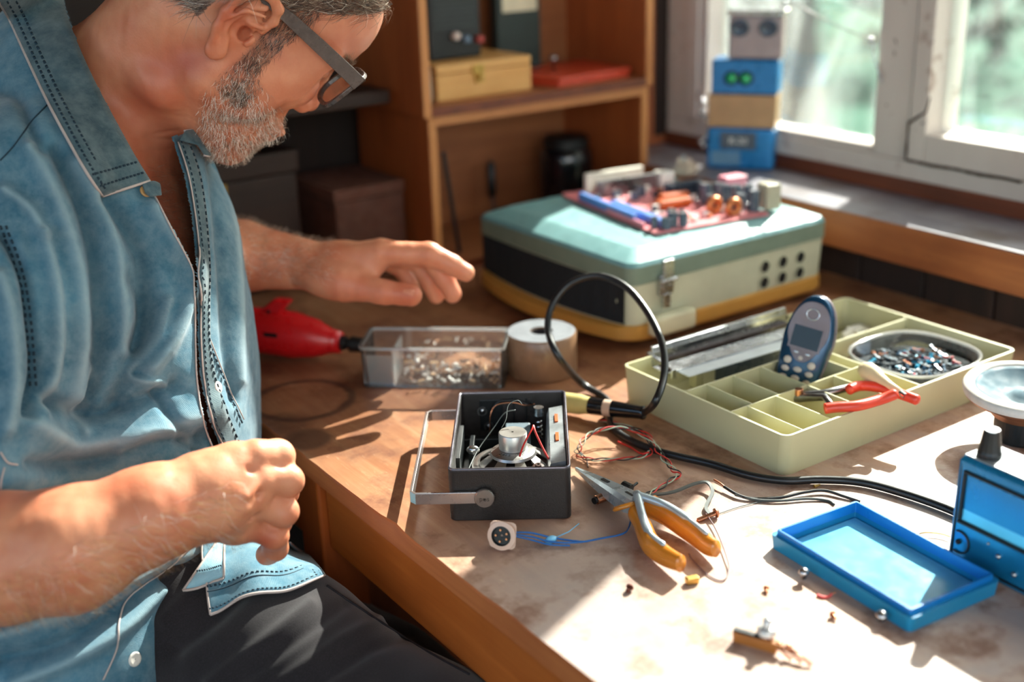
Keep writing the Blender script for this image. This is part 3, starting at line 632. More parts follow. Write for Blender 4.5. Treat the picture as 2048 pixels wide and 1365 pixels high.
m_ = MB(); m_.X = FP2; m_.mi = 0; m_.box(-.0165, .0165, .050, .0755, .001, .0017); m_.mi = 1; m_.box(-.0145, .0145, .052, .0735, .0017, .0020); mk('display', m_, [M['phsilver'], M['screen']], ph, world=True)
m_ = MB(); m_.X = FP2; m_.tube([(.0065*math.cos(a_*PI/10), .087+.0055*math.sin(a_*PI/10), .0012) for a_ in range(21)], .0008, 6, cap=False); mk('earpiece_ring', m_, M['alu'], ph, world=True, smooth=True)
for r_, (yy, n_) in enumerate(((.0405, 3), (.0315, 3), (.0225, 3), (.0135, 3), (.006, 3))):
    for c_ in (-1, 0, 1):
        x = c_*.0125; y = yy-.0018*abs(c_)+ (.003 if c_ == 0 and r_ == 0 else 0)
        m_ = MB(); m_.X = FP2 @ Matrix.Translation((x, y-.002, 0)); m_.ball((0, 0, .0002), 1, 14, (.0046 if c_ == 0 else .0042, .0030 if r_ else .0040, .0012)); mk('key', m_, M['keys'], ph, world=True, smooth=True)
m_ = MB(); m_.X = FP2; m_.ball((-.006, .0465, 0), 1, 12, (.005, .0022, .0014)); m_.ball((.006, .0465, 0), 1, 12, (.005, .0022, .0014)); mk('soft_key', m_, M['alu'], ph, world=True, smooth=True)
m_ = MB(); m_.X = FP2; m_.cyl((.0236, .074, -.012), (.0245, .074, -.012), .0012, n=12); mk('side_button', m_, M['black'], ph, world=True)

# ---- pin dish, wooden peg, pliers, metal rack in the tray -------------------
dish = thing('pin_dish', 'clear plastic dish full of blue and dark pins in the tray', 'dish', (1.0, .727, TZ+.0032))
M['clear'] = glassmat('clear_plastic', (.96, .97, .97), .09, .05, body='#d8dde0', bodyf=.02)
M['clearrim'] = glassmat('clear_plastic_rim', (.94, .95, .95), .25, .08, body='#f0f0ee', bodyf=.28)
def octo(cx, cy, rx, ry, k=.55, n=6):
    P_ = []
    for a_ in range(48):
        t_ = 2*PI*a_/48; c_, s_ = math.cos(t_), math.sin(t_); P_.append((cx+rx*math.copysign(abs(c_)**k, c_), cy+ry*math.copysign(abs(s_)**k, s_)))
    return P_
dc = (1.001, .7285)
def dring(rx, ry, z): return [(x, y, z) for x, y in octo(*dc, rx, ry, .72)]
m_ = MB(); m_.loft([dring(.055, .050, TZ+.0035), dring(.060, .0555, TZ+.010), dring(.061, .0575, TZ+.036), dring(.0594, .0559, TZ+.036), dring(.058, .0535, TZ+.010), dring(.053, .048, TZ+.005)])
mk('bowl', m_, M['clear'], dish, world=True, smooth=True)
m_ = MB(); m_.loft([dring(.0610, .0575, TZ+.035), dring(.0625, .0590, TZ+.0365), dring(.0622, .0588, TZ+.0385), dring(.0600, .0565, TZ+.0382), dring(.0590, .0555, TZ+.036)], cap=False); mk('rim', m_, M['clearrim'], dish, world=True, smooth=True)
rr = random.Random(5)
pm = [plain('pin_'+n_, h, .25, mt, spec=.8) for n_, h, mt in (('steel', '#8c98a0', .9), ('dark', '#1b2730', .3), ('blue', '#2aa0c8', .1), ('copper', '#b0785a', .8), ('red', '#b83a40', 0), ('navy', '#25506e', .2))]
fill = MB(); fill.loft([dring(.054, .049, TZ+.0056), dring(.0562, .0525, TZ+.0232)]); props(mk('dish_filling', fill, pm[1], world=False), 'dark mass of pins at the bottom of the clear dish', 'pins', kind='stuff')
for i in range(130):
    a_, q = rr.random()*2*PI, math.sqrt(rr.random())*.045; x, y = dc[0]+q*math.cos(a_)*1.02, dc[1]+q*math.sin(a_)*.92
    d_ = Vector((rr.uniform(-1, 1), rr.uniform(-1, 1), rr.uniform(-.12, .12))).normalized()*rr.uniform(.004, .0075); z = TZ+.0248+rr.random()*.006
    m_ = MB(); c_ = Vector((x, y, z)); k = rr.choice((0, 0, 0, 1, 1, 1, 2, 3, 5, 5, 5, 1)) if i % 9 else (2 if i % 2 else 4)
    m_.tube([c_-d_, c_+d_*.5, c_+d_*.52, c_+d_], [.0011, .0011, .0022, .0022], 6); o = mk('pin', m_, pm[k])
    nm_ = ('silvery steel', 'near-black', 'bright blue', 'copper coloured', 'dull red', 'dark navy')[k]; props(o, nm_+' pin '+('in the middle of' if q < .018 else ['near the right rim of', 'near the far rim of', 'near the left rim of', 'near the front rim of'][int(((a_+YAW-PI/4) % (2*PI))//(PI/2)) % 4])+' the heap in the clear dish', 'pin', 'pins in the clear dish')
# wooden handle (peg) beside the dish
m_ = MB(); a_, b_ = D(1722, 734, 1.178), D(1800, 786, 1.135); dd_ = (b_-a_)
M['ivory'] = plain('ivory_wood', '#dcc8a0', .5, var=.06)
t = thing('wooden_handle', 'smooth ivory wooden tool handle resting against the pin dish', 'handle', tuple(a_))
m_.lathe([(.001, 0), (.006, .002), (.0092, .009), (.0090, .018), (.0062, .028), (.0045, .040), (.0040, .054), (.001, .056)], a_, dd_, 20)
mk('grip', m_, M['ivory'], t, world=True, smooth=True)
mk('ferrule', MB().cyl(a_+dd_.normalized()*.055, a_+dd_.normalized()*.062, .003, n=12), M['alu'], t, world=True)
t = thing('eraser', 'small pinkish worn eraser lying left of the clear dish', 'eraser', (.93, .785, TZ+.0032))
q = T(1712, 712, TZ+.02); m_ = MB(); m_.X = Matrix.Translation((q.x, q.y, TZ+.0032)) @ Matrix.Rotation(.5, 4, 'Z'); m_.box(-.016, .016, -.006, .006, 0, .016)
mk('block', m_, plain('eraser_rubber', '#c98e80', .8, var=.2), t, world=True, bevel=.002); m_ = MB(); m_.X = Matrix.Translation((q.x, q.y, TZ+.0032)) @ Matrix.Rotation(.5, 4, 'Z'); m_.box(-.017, -.006, -.0065, .0065, -.0001, .0165)
mk('sleeve', m_, plain('eraser_sleeve', '#8a5a48', .7), t, world=True)
t = thing('paper_scrap', 'folded white paper scrap in the tray between phone and handle', 'paper', (.905, .742, TZ+.0035))
m_ = MB(); q = T(1680, 750, TZ+.02); m_.put([(q.x-.012, q.y-.006, TZ+.004), (q.x+.012, q.y-.010, TZ+.004), (q.x+.010, q.y+.004, TZ+.022), (q.x-.010, q.y+.006, TZ+.019)], [(0, 1, 2, 3)])
o = mk('sheet', m_, M['white'], t, world=True); sm = o.modifiers.new('s', 'SOLIDIFY'); sm.thickness = .0006
t = thing('rust_stain_pad', 'rusty orange felt pad on the tray floor right of the phone', 'pad', (.90, .77, TZ+.003))
q = T(1660, 728, TZ+.004); m_ = MB(); m_.lathe([(.012, 0), (.0125, .001), (.011, .0025), (.001, .003)], (q.x, q.y, TZ+.0032)); mk('felt', m_, plain('rust_felt', '#b5641f', .9, var=.4), t, world=True, smooth=True)
t = thing('tissue_lump', 'crumpled pale tissue in the back compartment behind the phone', 'tissue', (1.0, .83, TZ+.003))
q = T(1715, 665, TZ+.012); m_ = MB(); m_.ball((0, 0, 0), .014, 24, (1.5, .9, .5))
m_.v = [tuple(Vector(p)*(1+.45*mnoise.noise(Vector(p)*160))+Vector((q.x, q.y, TZ+.0115))) for p in m_.v]; mk('sheet', m_, M['white'], t, world=True)

# hinged metal rack (tuner scale) lying in the long compartment
rk = thing('dial_rail', 'long black and silver metal dial rail lying in the tray', 'metal rail', (.84, .845, TZ+.0032))
z1 = TZ+.036
a0, a1 = T(1302, 700, TZ+.048), T(1570, 620, TZ+.048)       # rear silver rail
m_ = MB(); m_.obox(a0, a1, .004, .006); m_.obox(a0+Vector((.0, -.002, -.010)), a1+Vector((0, -.002, -.010)), .002, .016); mk('rear_rail', m_, M['alu'], rk, world=True, bevel=.0006)
for k_ in (0, 1):
    b0, b1 = T(1308, 712+14*k_, TZ+.038-.004*k_), T(1572, 634+14*k_, TZ+.038-.004*k_)
    m_ = MB(); m_.obox(b0, b1, .009, .006); mk('slide_bar', m_, plain('brown_black_bar', '#3a2a28', .3, spec=.7), rk, world=True, bevel=.001)
c0, c1 = T(1318, 742, TZ+.037), T(1588, 662, TZ+.037); m_ = MB(); m_.obox(c0, c1, .022, .0016); mk('silver_plate', m_, M['alu'], rk, world=True, bevel=.0004)
c0, c1 = T(1365, 748, TZ+.0355), T(1590, 682, TZ+.0355); m_ = MB(); m_.obox(c0, c1, .020, .0012); mk('scale_plate', m_, plain('pale_scale', '#cfd6da', .35, .3), rk, world=True, bevel=.0003)
c0, c1 = T(1440, 745, TZ+.018), T(1592, 698, TZ+.018); m_ = MB(); m_.obox(c0, c1, .016, .026); mk('motor_body', m_, M['pcbdark'], rk, world=True, bevel=.001)
c0 = T(1300, 712, TZ+.036); m_ = MB(); m_.obox(c0+Vector((-.002, 0, 0)), T(1352, 748, TZ+.036)+Vector((-.002, 0, 0)), .006, .010); mk('end_bracket', m_, M['alu'], rk, world=True, bevel=.0008)
c0 = T(1395, 758, TZ+.012); m_ = MB(); m_.box(c0.x-.006, c0.x+.006, c0.y-.004, c0.y+.006, TZ+.0033, TZ+.026); mk('support_block', m_, M['olive'], rk, world=True, bevel=.001)

# red handled pliers across the tray
M['redgrip'] = plain('red_grip', '#e0432c', .35, var=.08, spec=.6); M['orgrip'] = plain('amber_grip', '#d98a2e', .2, var=.12, sc=14, spec=.7, Transmission_Weight=.25)
pl = thing('long_nose_pliers', 'slim pliers with bright red grips lying across the tray rim', 'pliers', tuple(T(1600, 795, TZ+.03)))
zz = TZ+.044
J = T(1597, 795, TZ+.030)
h1 = [T(1640, 786, zz-.009), T(1700, 774, zz-.004)]
m_ = MB()
m_.tube([T(1580, 790, TZ+.026), J, T(1650, 788, zz-.008), T(1700, 775, zz-.002)], [.0022, .0055, .0042, .0036], 8); m_.tube([T(1575, 800, TZ+.026), J, T(1650, 795, zz-.008), T(1665, 815, zz-.002)], [.0022, .005, .0036, .0036], 8)
mk('jaws', m_, M['grey'], pl, world=True, smooth=True)
m_ = MB(); m_.cyl(J+Vector((0, 0, .002)), J+Vector((0, 0, .009)), .0042, n=16); mk('pivot_screw', m_, M['copper'], pl, world=True, bevel=.0005)
m_ = MB(); m_.tube(spline([T(1698, 780, zz-.001), T(1722, 772, zz), T(1762, 776, zz+.001), T(1805, 790, zz+.001), T(1838, 802, zz)], 6), [.0050]*24+[.003], 12); mk('grip', m_, M['redgrip'], pl, world=True, smooth=True)
m_ = MB(); m_.tube(spline([T(1650, 818, zz-.001), T(1672, 815, zz), T(1715, 812, zz+.001), T(1760, 800, zz+.001), T(1795, 787, zz+.006)], 6), [.0050]*24+[.003], 12); mk('grip', m_, M['redgrip'], pl, world=True, smooth=True)

# ---- clear parts box ----------------------------------------------------------
cb = thing('clear_parts_box', 'clear plastic box full of tiny fuses and glass tubes', 'box', (.61, 1.045, TZ))
pA, pB, pC, pD = T(712, 690, .80), T(1003, 668, .80), T(980, 655, .80), T(765, 643, .80)
bA = Vector((.548, 1.092, 0)); bB = Vector((.665, .990, 0)); e1 = (bB-bA).normalized(); e2 = Vector((-e1.y, e1.x, 0))
FB = frame((bA.x, bA.y, TZ), e1, e2); WB, DB, HB = (bB-bA).length, .064, .047
m_ = MB(); m_.X = FB; ring_wall(0, WB, 0, DB, .007, .0008, HB, .0018, m_); m_.prism(rounded(.001, WB-.001, .001, DB-.001, .006), .0003, .002)
o = mk('shell', m_, M['clear'], cb, world=True); smooth_angle(o, 40)
m_ = MB(); m_.X = FB; ring_wall(-.0012, WB+.0012, -.0012, DB+.0012, .008, HB-.003, HB, .0032, m_, 0); o = mk('rim', m_, M['clearrim'], cb, world=True); smooth_angle(o, 40)
m_ = MB(); m_.X = FB; m_.box(.002, .036, .006, .008, .003, HB-.012); m_.box(.035, .037, .002, .052, .003, HB-.004); mk('divider', m_, M['clearrim'], cb, world=True)
rr = random.Random(9); mw = [plain('tiny_'+n_, h, .3, mt, spec=.7) for n_, h, mt in (('white', '#e9e6e0', .1), ('silver', '#c8c8c8', .9), ('copper', '#b98a6c', .7), ('tan', '#c9a884', .2), ('dark', '#2c2c30', .3))]
for i in range(130):
    x, y = rr.uniform(.042, WB-.008), rr.uniform(.007, DB-.007); z = .0035+rr.random()**1.6*.020; d_ = Vector((rr.uniform(-1, 1), rr.uniform(-1, 1), rr.uniform(-.5, .5))).normalized()*rr.uniform(.0022, .0045)
    if i > 112: x = rr.uniform(.008, .032)
    c_ = FB @ Vector((x, y, max(z, .004+abs(d_.z)))); m_ = MB(); m_.tube([c_-d_, c_+d_], rr.uniform(.0009, .0017), 7); k = 2 if i > 112 else rr.choice((0, 0, 0, 1, 1, 3, 3, 2, 4))
    nm_ = ('white', 'silvery', 'coppery', 'tan', 'dark')[k]+(' fuse' if i <= 112 else ' end-pocket fuse'); props(mk('fuse', m_, mw[k]), ('tiny '+nm_[:-5]+' tube fuse '+['at the left side', 'in the middle', 'at the right side'][min(2, int((x-.042)/(WB-.05)*3))]+(' front' if y < DB/2 else ' back')+' of the clear box') if i <= 112 else 'tiny coppery tube fuse in the narrow left pocket of the clear box', 'fuse', 'tube fuses in the clear box')

# ---- tape roll ---------------------------------------------------------------
tr_ = thing('tape_roll', 'brown roll of packing tape standing flat beside the clear box', 'tape', (.728, 1.008, TZ))
M['tape'] = plain('brown_tape', '#84644a', .3, var=.1, sc=8, spec=.6); M['tapetop'] = plain('tape_side', '#74787e', .5, var=.1, sc=60)
c_ = (.728, 1.008, TZ+.0005); m_ = MB(); m_.mi = 0; m_.lathe([(.037, 0), (.0385, .002), (.0385, .045), (.037, .047)], c_, n=56); m_.mi = 1
m_.lathe([(.037, .047), (.0125, .047)], c_, n=56); m_.mi = 0; m_.lathe([(.0125, .047), (.0125, 0)], c_, n=56); m_.lathe([(.0125, 0), (.037, 0)], c_, n=56)
o = mk('roll', m_, [M['tape'], M['tapetop']], tr_, world=True); smooth_angle(o, 40)
m_ = MB(); m_.lathe([(.0125, .002), (.0105, .002), (.0105, .045), (.0125, .045)], c_, n=40, close=True); mk('core', m_, plain('card_core', '#2a2020', .8), tr_, world=True)

# ---- red rotary tool ------------------------------------------------------------
dr = thing('rotary_tool', 'red handheld rotary tool with black chuck behind the clear box', 'power tool', (.50, 1.22, TZ))
M['redtool'] = plain('red_tool_plastic', '#c8151a', .3, var=.08, spec=.6)
a_ = T(440, 655, TZ+.032); b_ = T(682, 684, TZ+.024); d_ = (b_-a_); Ld = d_.length
FD = frame(a_, d_, (0, 0, 1))
def dring2(x, ry, rz, dz=0): return [(x, dz+rz*math.sin(2*PI*k/24)*(1 if math.sin(2*PI*k/24) > 0 else .95), ry*math.cos(2*PI*k/24)) for k in range(24)]
m_ = MB(); m_.X = FD; m_.loft([dring2(0, .018, .021), dring2(.01, .024, .026), dring2(Ld*.35, .025, .0275, .002), dring2(Ld*.62, .025, .028, .001), dring2(Ld*.8, .021, .0225), dring2(Ld*.92, .014, .0155, -.001), dring2(Ld*.94, .0125, .0145, -.001), dring2(Ld, .012, .013, -.001)])
mk('body', m_, M['redtool'], dr, world=True, smooth=True)
m_ = MB(); m_.X = FD; m_.loft([[(Ld*(.28+.2*s_)+c_, .018+.026*s_+e_, z_) for c_, e_, z_ in ((0, 0, -.007), (.03*(1-s_*.3), 0, -.007), (.03*(1-s_*.3), 0, .007), (0, 0, .007))] for s_ in (0, .35, .7, 1)])
mk('hook', m_, M['redtool'], dr, world=True, bevel=.003)
m_ = MB(); m_.X = FD; m_.cyl((Ld, -.001, 0), (Ld+.006, -.001, 0), .0085, n=20); m_.cyl((Ld+.006, -.001, 0), (Ld+.012, -.001, 0), .006, n=20); m_.cyl((Ld+.012, -.001, 0), (Ld+.028, -.001, 0), .0095, .008, 20)
mk('chuck', m_, M['black'], dr, world=True, bevel=.001)
m_ = MB(); m_.X = FD; m_.box(Ld*.45, Ld*.56, .006, .011, .0245, .0262); m_.cyl((Ld*.44, .029, .0065), (Ld*.44, .029, .0082), .0025, n=12); mk('switch', m_, M['black'], dr, world=True, bevel=.0008)

# ---- robot figure on the sill ----------------------------------------------------
ro = thing('robot_figure', 'toy robot built from blue and tan boxes standing on the sill', 'figure', (1.292, 1.272, .852))
p0, p1 = T(1412, 337, .852), T(1545, 343, .852); p0 = p0; ex_ = (p1-p0); ex_.z = 0; W_ = ex_.length; ex_.normalize(); ey_ = Vector((-ex_.y, ex_.x, 0))
FR_ = frame((p0.x, p0.y, .852), ex_, ey_) @ Matrix.Scale(.90, 4, (0, 0, 1)); DEP = .045
M['rblue'] = plain('robot_blue', '#1272ae', .3, .2, spec=.6); M['rtan'] = plain('robot_tan', '#a88560', .4, .35); M['rgrey'] = plain('robot_grey', '#9a8c8c', .4, .3); M['ledg'] = plain('green_lens', '#18a862', .2, spec=.8)
def rb(): m = MB(); m.X = FR_; return m
w_ = W_
m_ = rb(); m_.box(.0, w_, 0, DEP, 0, .068); mk('lower_body', m_, M['rblue'], ro, world=True, bevel=.006, seg=3)
m_ = rb(); m_.box(.02, .072, -.0012, 0, .034, .062); m_.mi = 1; m_.box(.008, .05, -.0014, -.0001, .008, .030); mk('label_plate', m_, [plain('robot_label', '#47505c', .5), plain('robot_label_pale', '#5e86a4', .5)], ro, world=True)
mk('lettering', text_mb('R-20', .014, FR_ @ Matrix.Translation((.046, -.0016, .047)) @ Matrix.Rotation(PI/2, 4, 'X'), .0002), M['white'], ro, world=True)
m_ = rb(); m_.box(.0, w_+.001, 0, DEP, .0685, .122); mk('waist_block', m_, M['rtan'], ro, world=True, bevel=.002)
m_ = rb(); m_.box(.004, w_+.002, 0, DEP, .1225, .1765); mk('chest_block', m_, M['rblue'], ro, world=True, bevel=.003)
for x in (.034, .054):
    m_ = rb(); m_.mi = 0; m_.lathe([(.011, 0), (.011, .003), (.0085, .0035)], (x, 0, .148), (0, -1, 0), 24); m_.mi = 1; m_.ball((x, -.003, .148), .0075, 14, (1, .6, 1)); mk('lamp', m_, [M['black'], M['ledg']], ro, world=True, smooth=True)
m_ = rb(); m_.box(.027, .027+.076, .002, DEP-.003, .178, .244); mk('head', m_, M['rgrey'], ro, world=True, bevel=.003)
m_ = rb(); m_.box(.024, .027+.079, .000, DEP-.001, .2442, .253); mk('head_plate', m_, M['alu'], ro, world=True, bevel=.002)
for x in (.043, .083):
    m_ = rb(); m_.mi = 0; m_.lathe([(.0135, 0), (.0135, .004), (.011, .0045), (.004, .003), (.001, .003)], (x, .002, .226), (0, -1, 0), 28); mk('eye_dial', m_, [M['pcbdark']], ro, world=True, smooth=False)
for z_, n_ in ((.036, 3), (.085, 2), (.104, 2)):
    m_ = rb(); [m_.ball((-.006-.004*(i % 2), .01, z_+.006*i), .0042, 10) for i in range(n_)]; mk('bead', m_, M['alu'], ro, world=True, smooth=True)
# bent wire beside the head
m_ = MB(); wp = [FR_ @ Vector(p) for p in ((.10, .02, .2535), (.102, .02, .262))]+[XP(1600, 12, 1.312), XP(1640, 35, 1.314), XP(1700, 62, 1.316), XP(1742, 80, 1.317), XP(1747, 110, 1.317), XP(1756, 140, 1.318), XP(1766, 166, 1.319)]
m_.tube(spline(wp, 6), .0011, 8); m_.ball(wp[5], .004, 10); m_.ball(FR_ @ Vector((.101, .02, .262)), .0045, 10); mk('antenna', m_, M['alu'], ro, world=True, smooth=True)
# small blocks on the sill
t = thing('relay_block', 'small beige relay block on the sill left of the robot', 'relay', tuple(T(1365, 345, .852)))
q = T(1372, 348, .852); m_ = MB(); m_.X = Matrix.Translation(q) @ Matrix.Rotation(.4, 4, 'Z'); m_.box(-.018, .018, -.012, .012, 0, .014); m_.box(-.012, .006, -.008, .010, .014, .022); mk('body', m_, plain('relay_beige', '#c9b7a4', .5), t, world=True, bevel=.002)
m_ = MB(); m_.X = Matrix.Translation(q) @ Matrix.Rotation(.4, 4, 'Z'); m_.cyl((-.010, 0, .022), (-.010, 0, .029), .004, n=14); mk('terminal', m_, M['alu'], t, world=True)

# ---- soldering iron with its cable ------------------------------------------------
si = thing('soldering_iron', 'black soldering iron with cream collar and looping black cable', 'soldering iron', tuple(T(1210, 820, TZ)))
a_ = T(1134, 806, TZ+.013); b_ = T(1286, 826, TZ+.016); d_ = (b_-a_).normalized(); Ls = (b_-a_).length
M['ironblack'] = plain('iron_handle_black', '#101214', .15, spec=.9)
m_ = MB(); m_.lathe([(.0078, Ls*.28), (.0086, Ls*.30), (.0088, Ls*.35), (.0078, Ls*.7), (.0066, Ls*.97), (.0072, Ls), (.0065, Ls+.002), (.0025, Ls+.002)], a_, d_, 28); o = mk('handle', m_, M['ironblack'], si, world=True); smooth_angle(o, 40)
m_ = MB(); m_.lathe([(.001, -.010), (.0095, -.010), (.0102, -.004), (.0102, Ls*.18), (.0088, Ls*.26), (.0086, Ls*.31)], a_, d_, 28); o = mk('collar', m_, plain('cream_collar', '#cdbb76', .4), si, world=True); smooth_angle(o, 40)
m_ = MB(); m_.tube([a_-d_*.008, a_-d_*.05, a_-d_*.075], [.0035, .003, .0012], 12); mk('tip', m_, M['grey'], si, world=True, smooth=True)
m_ = MB(); m_.lathe([(.0084, Ls*.50), (.0082, Ls*.60)], a_, d_, 28); mk('tape_label', m_, plain('tape_label', '#c9a890', .5), si, world=True, smooth=True)
cab = spline([b_+d_*.001, D(1310, 805, 1.12), D(1328, 752, 1.14), D(1325, 690, 1.165), D(1295, 625, 1.20), D(1250, 573, 1.23), D(1195, 552, 1.25), D(1140, 568, 1.26), D(1105, 610, 1.26), D(1096, 660, 1.255), D(1118, 715, 1.24), T(1165, 768, TZ+.010), T(1215, 802, TZ+.004),
              T(1222, 850, TZ+.0045), T(1262, 882, TZ+.0045), T(1330, 907, TZ+.0045), T(1420, 928, TZ+.0045), T(1500, 952, TZ+.0045), T(1570, 962, TZ+.0045), T(1640, 960, TZ+.0045), T(1720, 965, TZ+.0045), T(1800, 985, TZ+.0045), T(1895, 1018, TZ+.0045), T(1990, 1062, TZ+.0045)], 10)
m_ = MB(); m_.tube(cab, .0036, 12); mk('cable', m_, M['rubber'], si, world=True, smooth=True)

# ---- portable radio, opened ---------------------------------------------------------
u0, v0 = Vector((.083, -.060, 0)).normalized(), Vector((.0607, .0838, 0)).normalized()
v0 = Vector((-u0.y, u0.x, 0)); WR, LR, HR = .1025, .1655, .0475
RO = Vector((.4655, .7825, TZ)); FRD = frame(RO, u0, v0)
ra = thing('portable_radio', 'open black portable radio with steel handle and bare loudspeaker inside', 'radio', tuple(RO))
M['vinyl'] = plain('black_vinyl', '#1f1a19', .38, var=.15, sc=160, bs=.45, spec=.7); M['blackin'] = plain('black_moulding', '#0f1417', .35, spec=.6)
M['chrome'] = plain('chrome', '#c8c8cc', .12, 1.0, var=.06)
def rd(): m = MB(); m.X = FRD; return m
m_ = rd(); ring_wall(0, WR, 0, LR, .006, .0005, HR, .0028, m_, 0); o = mk('case', m_, M['vinyl'], ra, world=True, bevel=.0008); smooth_angle(o, 40)
m_ = rd(); m_.prism(rounded(.002, WR-.002, .002, LR-.002, .005), .0006, .0040); mk('front_panel', m_, M['blackin'], ra, world=True)
m_ = rd(); m_.tube([(x, y, HR+.0004) for x, y in rounded(.0012, WR-.0012, .0012, LR-.0012, .005)]+[(WR-.0012, LR-.006, HR+.0004)], .0013, 6, cap=False); mk('rim_trim', m_, plain('dark_trim', '#86828c', .22, .8), ra, world=True, smooth=True)
# handle: flat steel strap turned round the left end
hz = .024; ho = -.0315
st = [( .030, -.0030), (ho+.004, -.0030), (ho, .001), (ho, LR-.001), (ho+.004, LR+.003), (.030, LR+.003)]
def strap(pts, w, th, z0):
    m = rd(); n = len(pts); nor = []
    for i in range(n):
        a_, b_ = Vector(pts[max(i-1, 0)]), Vector(pts[min(i+1, n-1)]); d = (b_-a_).normalized(); nor.append(Vector((-d.y, d.x)))
    V = []
    for p, q in zip(pts, nor):
        for s_, zz_ in ((-th/2, -w/2), (th/2, -w/2), (th/2, w/2), (-th/2, w/2)): V.append((p[0]+q.x*s_, p[1]+q.y*s_, z0+zz_))
    return m.put(V, [(i*4+k, i*4+(k+1) % 4, (i+1)*4+(k+1) % 4, (i+1)*4+k) for i in range(n-1) for k in range(4)]+[(0, 1, 2, 3), ((n-1)*4+3, (n-1)*4+2, (n-1)*4+1, (n-1)*4)])
hd = mk('handle', strap([tuple(p.xy) for p in [Vector((x, y, 0)) for x, y in st]], .0105, .0026, hz), plain('brushed_steel', '#c2bbb8', .3, .9, var=.05, sc=20), ra, world=True, bevel=.0004)
for yy, sg in ((-.0045, -1), (LR+.0045, 1)):
    m_ = rd(); m_.lathe([(.0085, 0), (.0085, .0022), (.0078, .003), (.001, .0032)], (.030, yy+(.001 if sg < 0 else -.001), hz), (0, sg, 0), 32); k_ = mk('pivot_disc', m_, plain('pivot_steel', '#9a938e', .35, .9), hd, world=True, smooth=False)
mk('lettering', text_mb('pos', .006, FRD @ Matrix.Translation((.030, -.0069, hz)) @ Matrix.Rotation(PI/2, 4, 'X'), .0001), plain('stamp', '#6a625c', .5, .8), ra, world=True)
# inside: ribs, foil, white insulation, metal chassis plate, battery spring
m_ = rd()
for x in (.052, .064): m_.box(x, x+.0012, LR-.0045, LR-.0028, .012, HR-.004)
m_.box(.020, .042, LR-.0040, LR-.0028, .010, HR-.006); m_.box(.0028, .006, .060, .13, .004, .030); m_.box(.012, .016, .09, .13, .004, .020); m_.box(.004, .05, .128, .130, .004, .016)
mk('ribs', m_, M['blackin'], ra, world=True, bevel=.0004)
for x, z in ((.022, .030), (.028, .014)):
    m_ = rd(); m_.lathe([(.0048, 0), (.0048, .0008), (.003, .0008)], (x, LR-.0040, z), (0, -1, 0), 20); m_.lathe([(.0022, .0002), (.0001, .0010)], (x, LR-.0040, z), (0, -1, 0), 20); mk('screw_boss', m_, [M['grey']], ra, world=True)
m_ = rd(); m_.box(.003, .017, .004, .022, .0045, .036); mk('foam_pad', m_, plain('white_foam', '#d6d6d0', .8), ra, world=True, bevel=.0015)
m_ = rd(); m_.box(.045, .068, .118, .138, .0045, .028); mk('blue_block', m_, plain('grey_blue_block', '#5a6a74', .5), ra, world=True, bevel=.001)
m_ = rd(); m_.loft([[(WR-.0205, y, .010), (WR-.0185, y, HR-.010), (WR-.0165, y, HR-.004), (WR-.0035, y, HR-.0015), (WR-.0035, y, .010)] for y in (.018, .022, .13, .135)])
o = mk('chassis_plate', m_, plain('scratched_chassis', '#a9afb2', .32, .35, var=.4, sc=45, spec=.7), ra, world=True)
for y in (.060, .100):
    m_ = rd(); m_.box(WR-.0115, WR-.0085, y, y+.016, HR-.0042, HR-.0016); mk('slot', m_, M['amber'], ra, world=True)
m_ = rd(); m_.box(WR-.020, WR-.0035, .0035, .0175, .010, HR-.009); mk('corner_block', m_, M['blackin'], ra, world=True, bevel=.001)
m_ = rd(); [m_.tube([(WR-.026+.0028*math.cos(a_), .139+.0028*math.sin(a_), .010+.0008*a_) for a_ in [i*PI/6 for i in range(48)]], .0005, 5)]; m_.cyl((WR-.026, .139, .035), (WR-.026, .139, .043), .0048, n=18); mk('battery_post', m_, M['alu'], ra, world=True)
# loudspeaker inside
sx, sy = .0535, .0560
def rdz():
    m = MB(); m.X = FRD @ Matrix.Translation((0, 0, .018)); return m
m_ = rd(); m_.lathe([(.030, .004), (.032, .006), (.034, .0245)], (sx, sy, 0), n=40); mk('speaker_surround', m_, M['blackin'], ra, world=True)
m_ = rdz(); R_ = .0355
m_.lathe([(R_, .0045), (R_+.0012, .006), (R_+.0012, .0085), (R_-.001, .0095), (R_-.004, .0095)], (sx, sy, 0), n=56)
m_.lathe([(R_-.004, .0095), (R_-.006, .0105)], (sx, sy, 0), n=56)
m_.lathe([(.0205, .0178), (.0195, .0200), (.0135, .0212), (.001, .0212)], (sx, sy, 0), n=56)
for k in range(8):
    a0_, a1_ = 2*PI*k/8+.17, 2*PI*k/8+.17+.26
    V = []
    for r_, z_ in ((R_-.0055, .0104), (.0200, .0178)):
        wd = 1.0 if r_ > .03 else 1.25
        for a_ in (a0_-.04, (a0_+a1_)/2, a1_+.04): V.append((sx+r_*math.cos((a_-(a0_+a1_)/2)*wd+(a0_+a1_)/2), sy+r_*math.sin((a_-(a0_+a1_)/2)*wd+(a0_+a1_)/2), z_))
    V += [(x, y, z-.0012) for x, y, z in V]
    m_.put(V, [(0, 1, 4, 3), (1, 2, 5, 4), (6, 9, 10, 7), (7, 10, 11, 8), (0, 3, 9, 6), (2, 8, 11, 5)])
o = mk('speaker_basket', m_, plain('zinc_plate', '#b6b4b0', .32, .95, var=.12, sc=40), ra, world=True); smooth_angle(o, 40)
m_ = rdz(); m_.lathe([(R_-.003, .0075), (.012, .0155), (.012, .005)], (sx, sy, 0), n=40); mk('cone_back', m_, plain('speaker_paper', '#4c3f3c', .9), o, world=True, smooth=True)
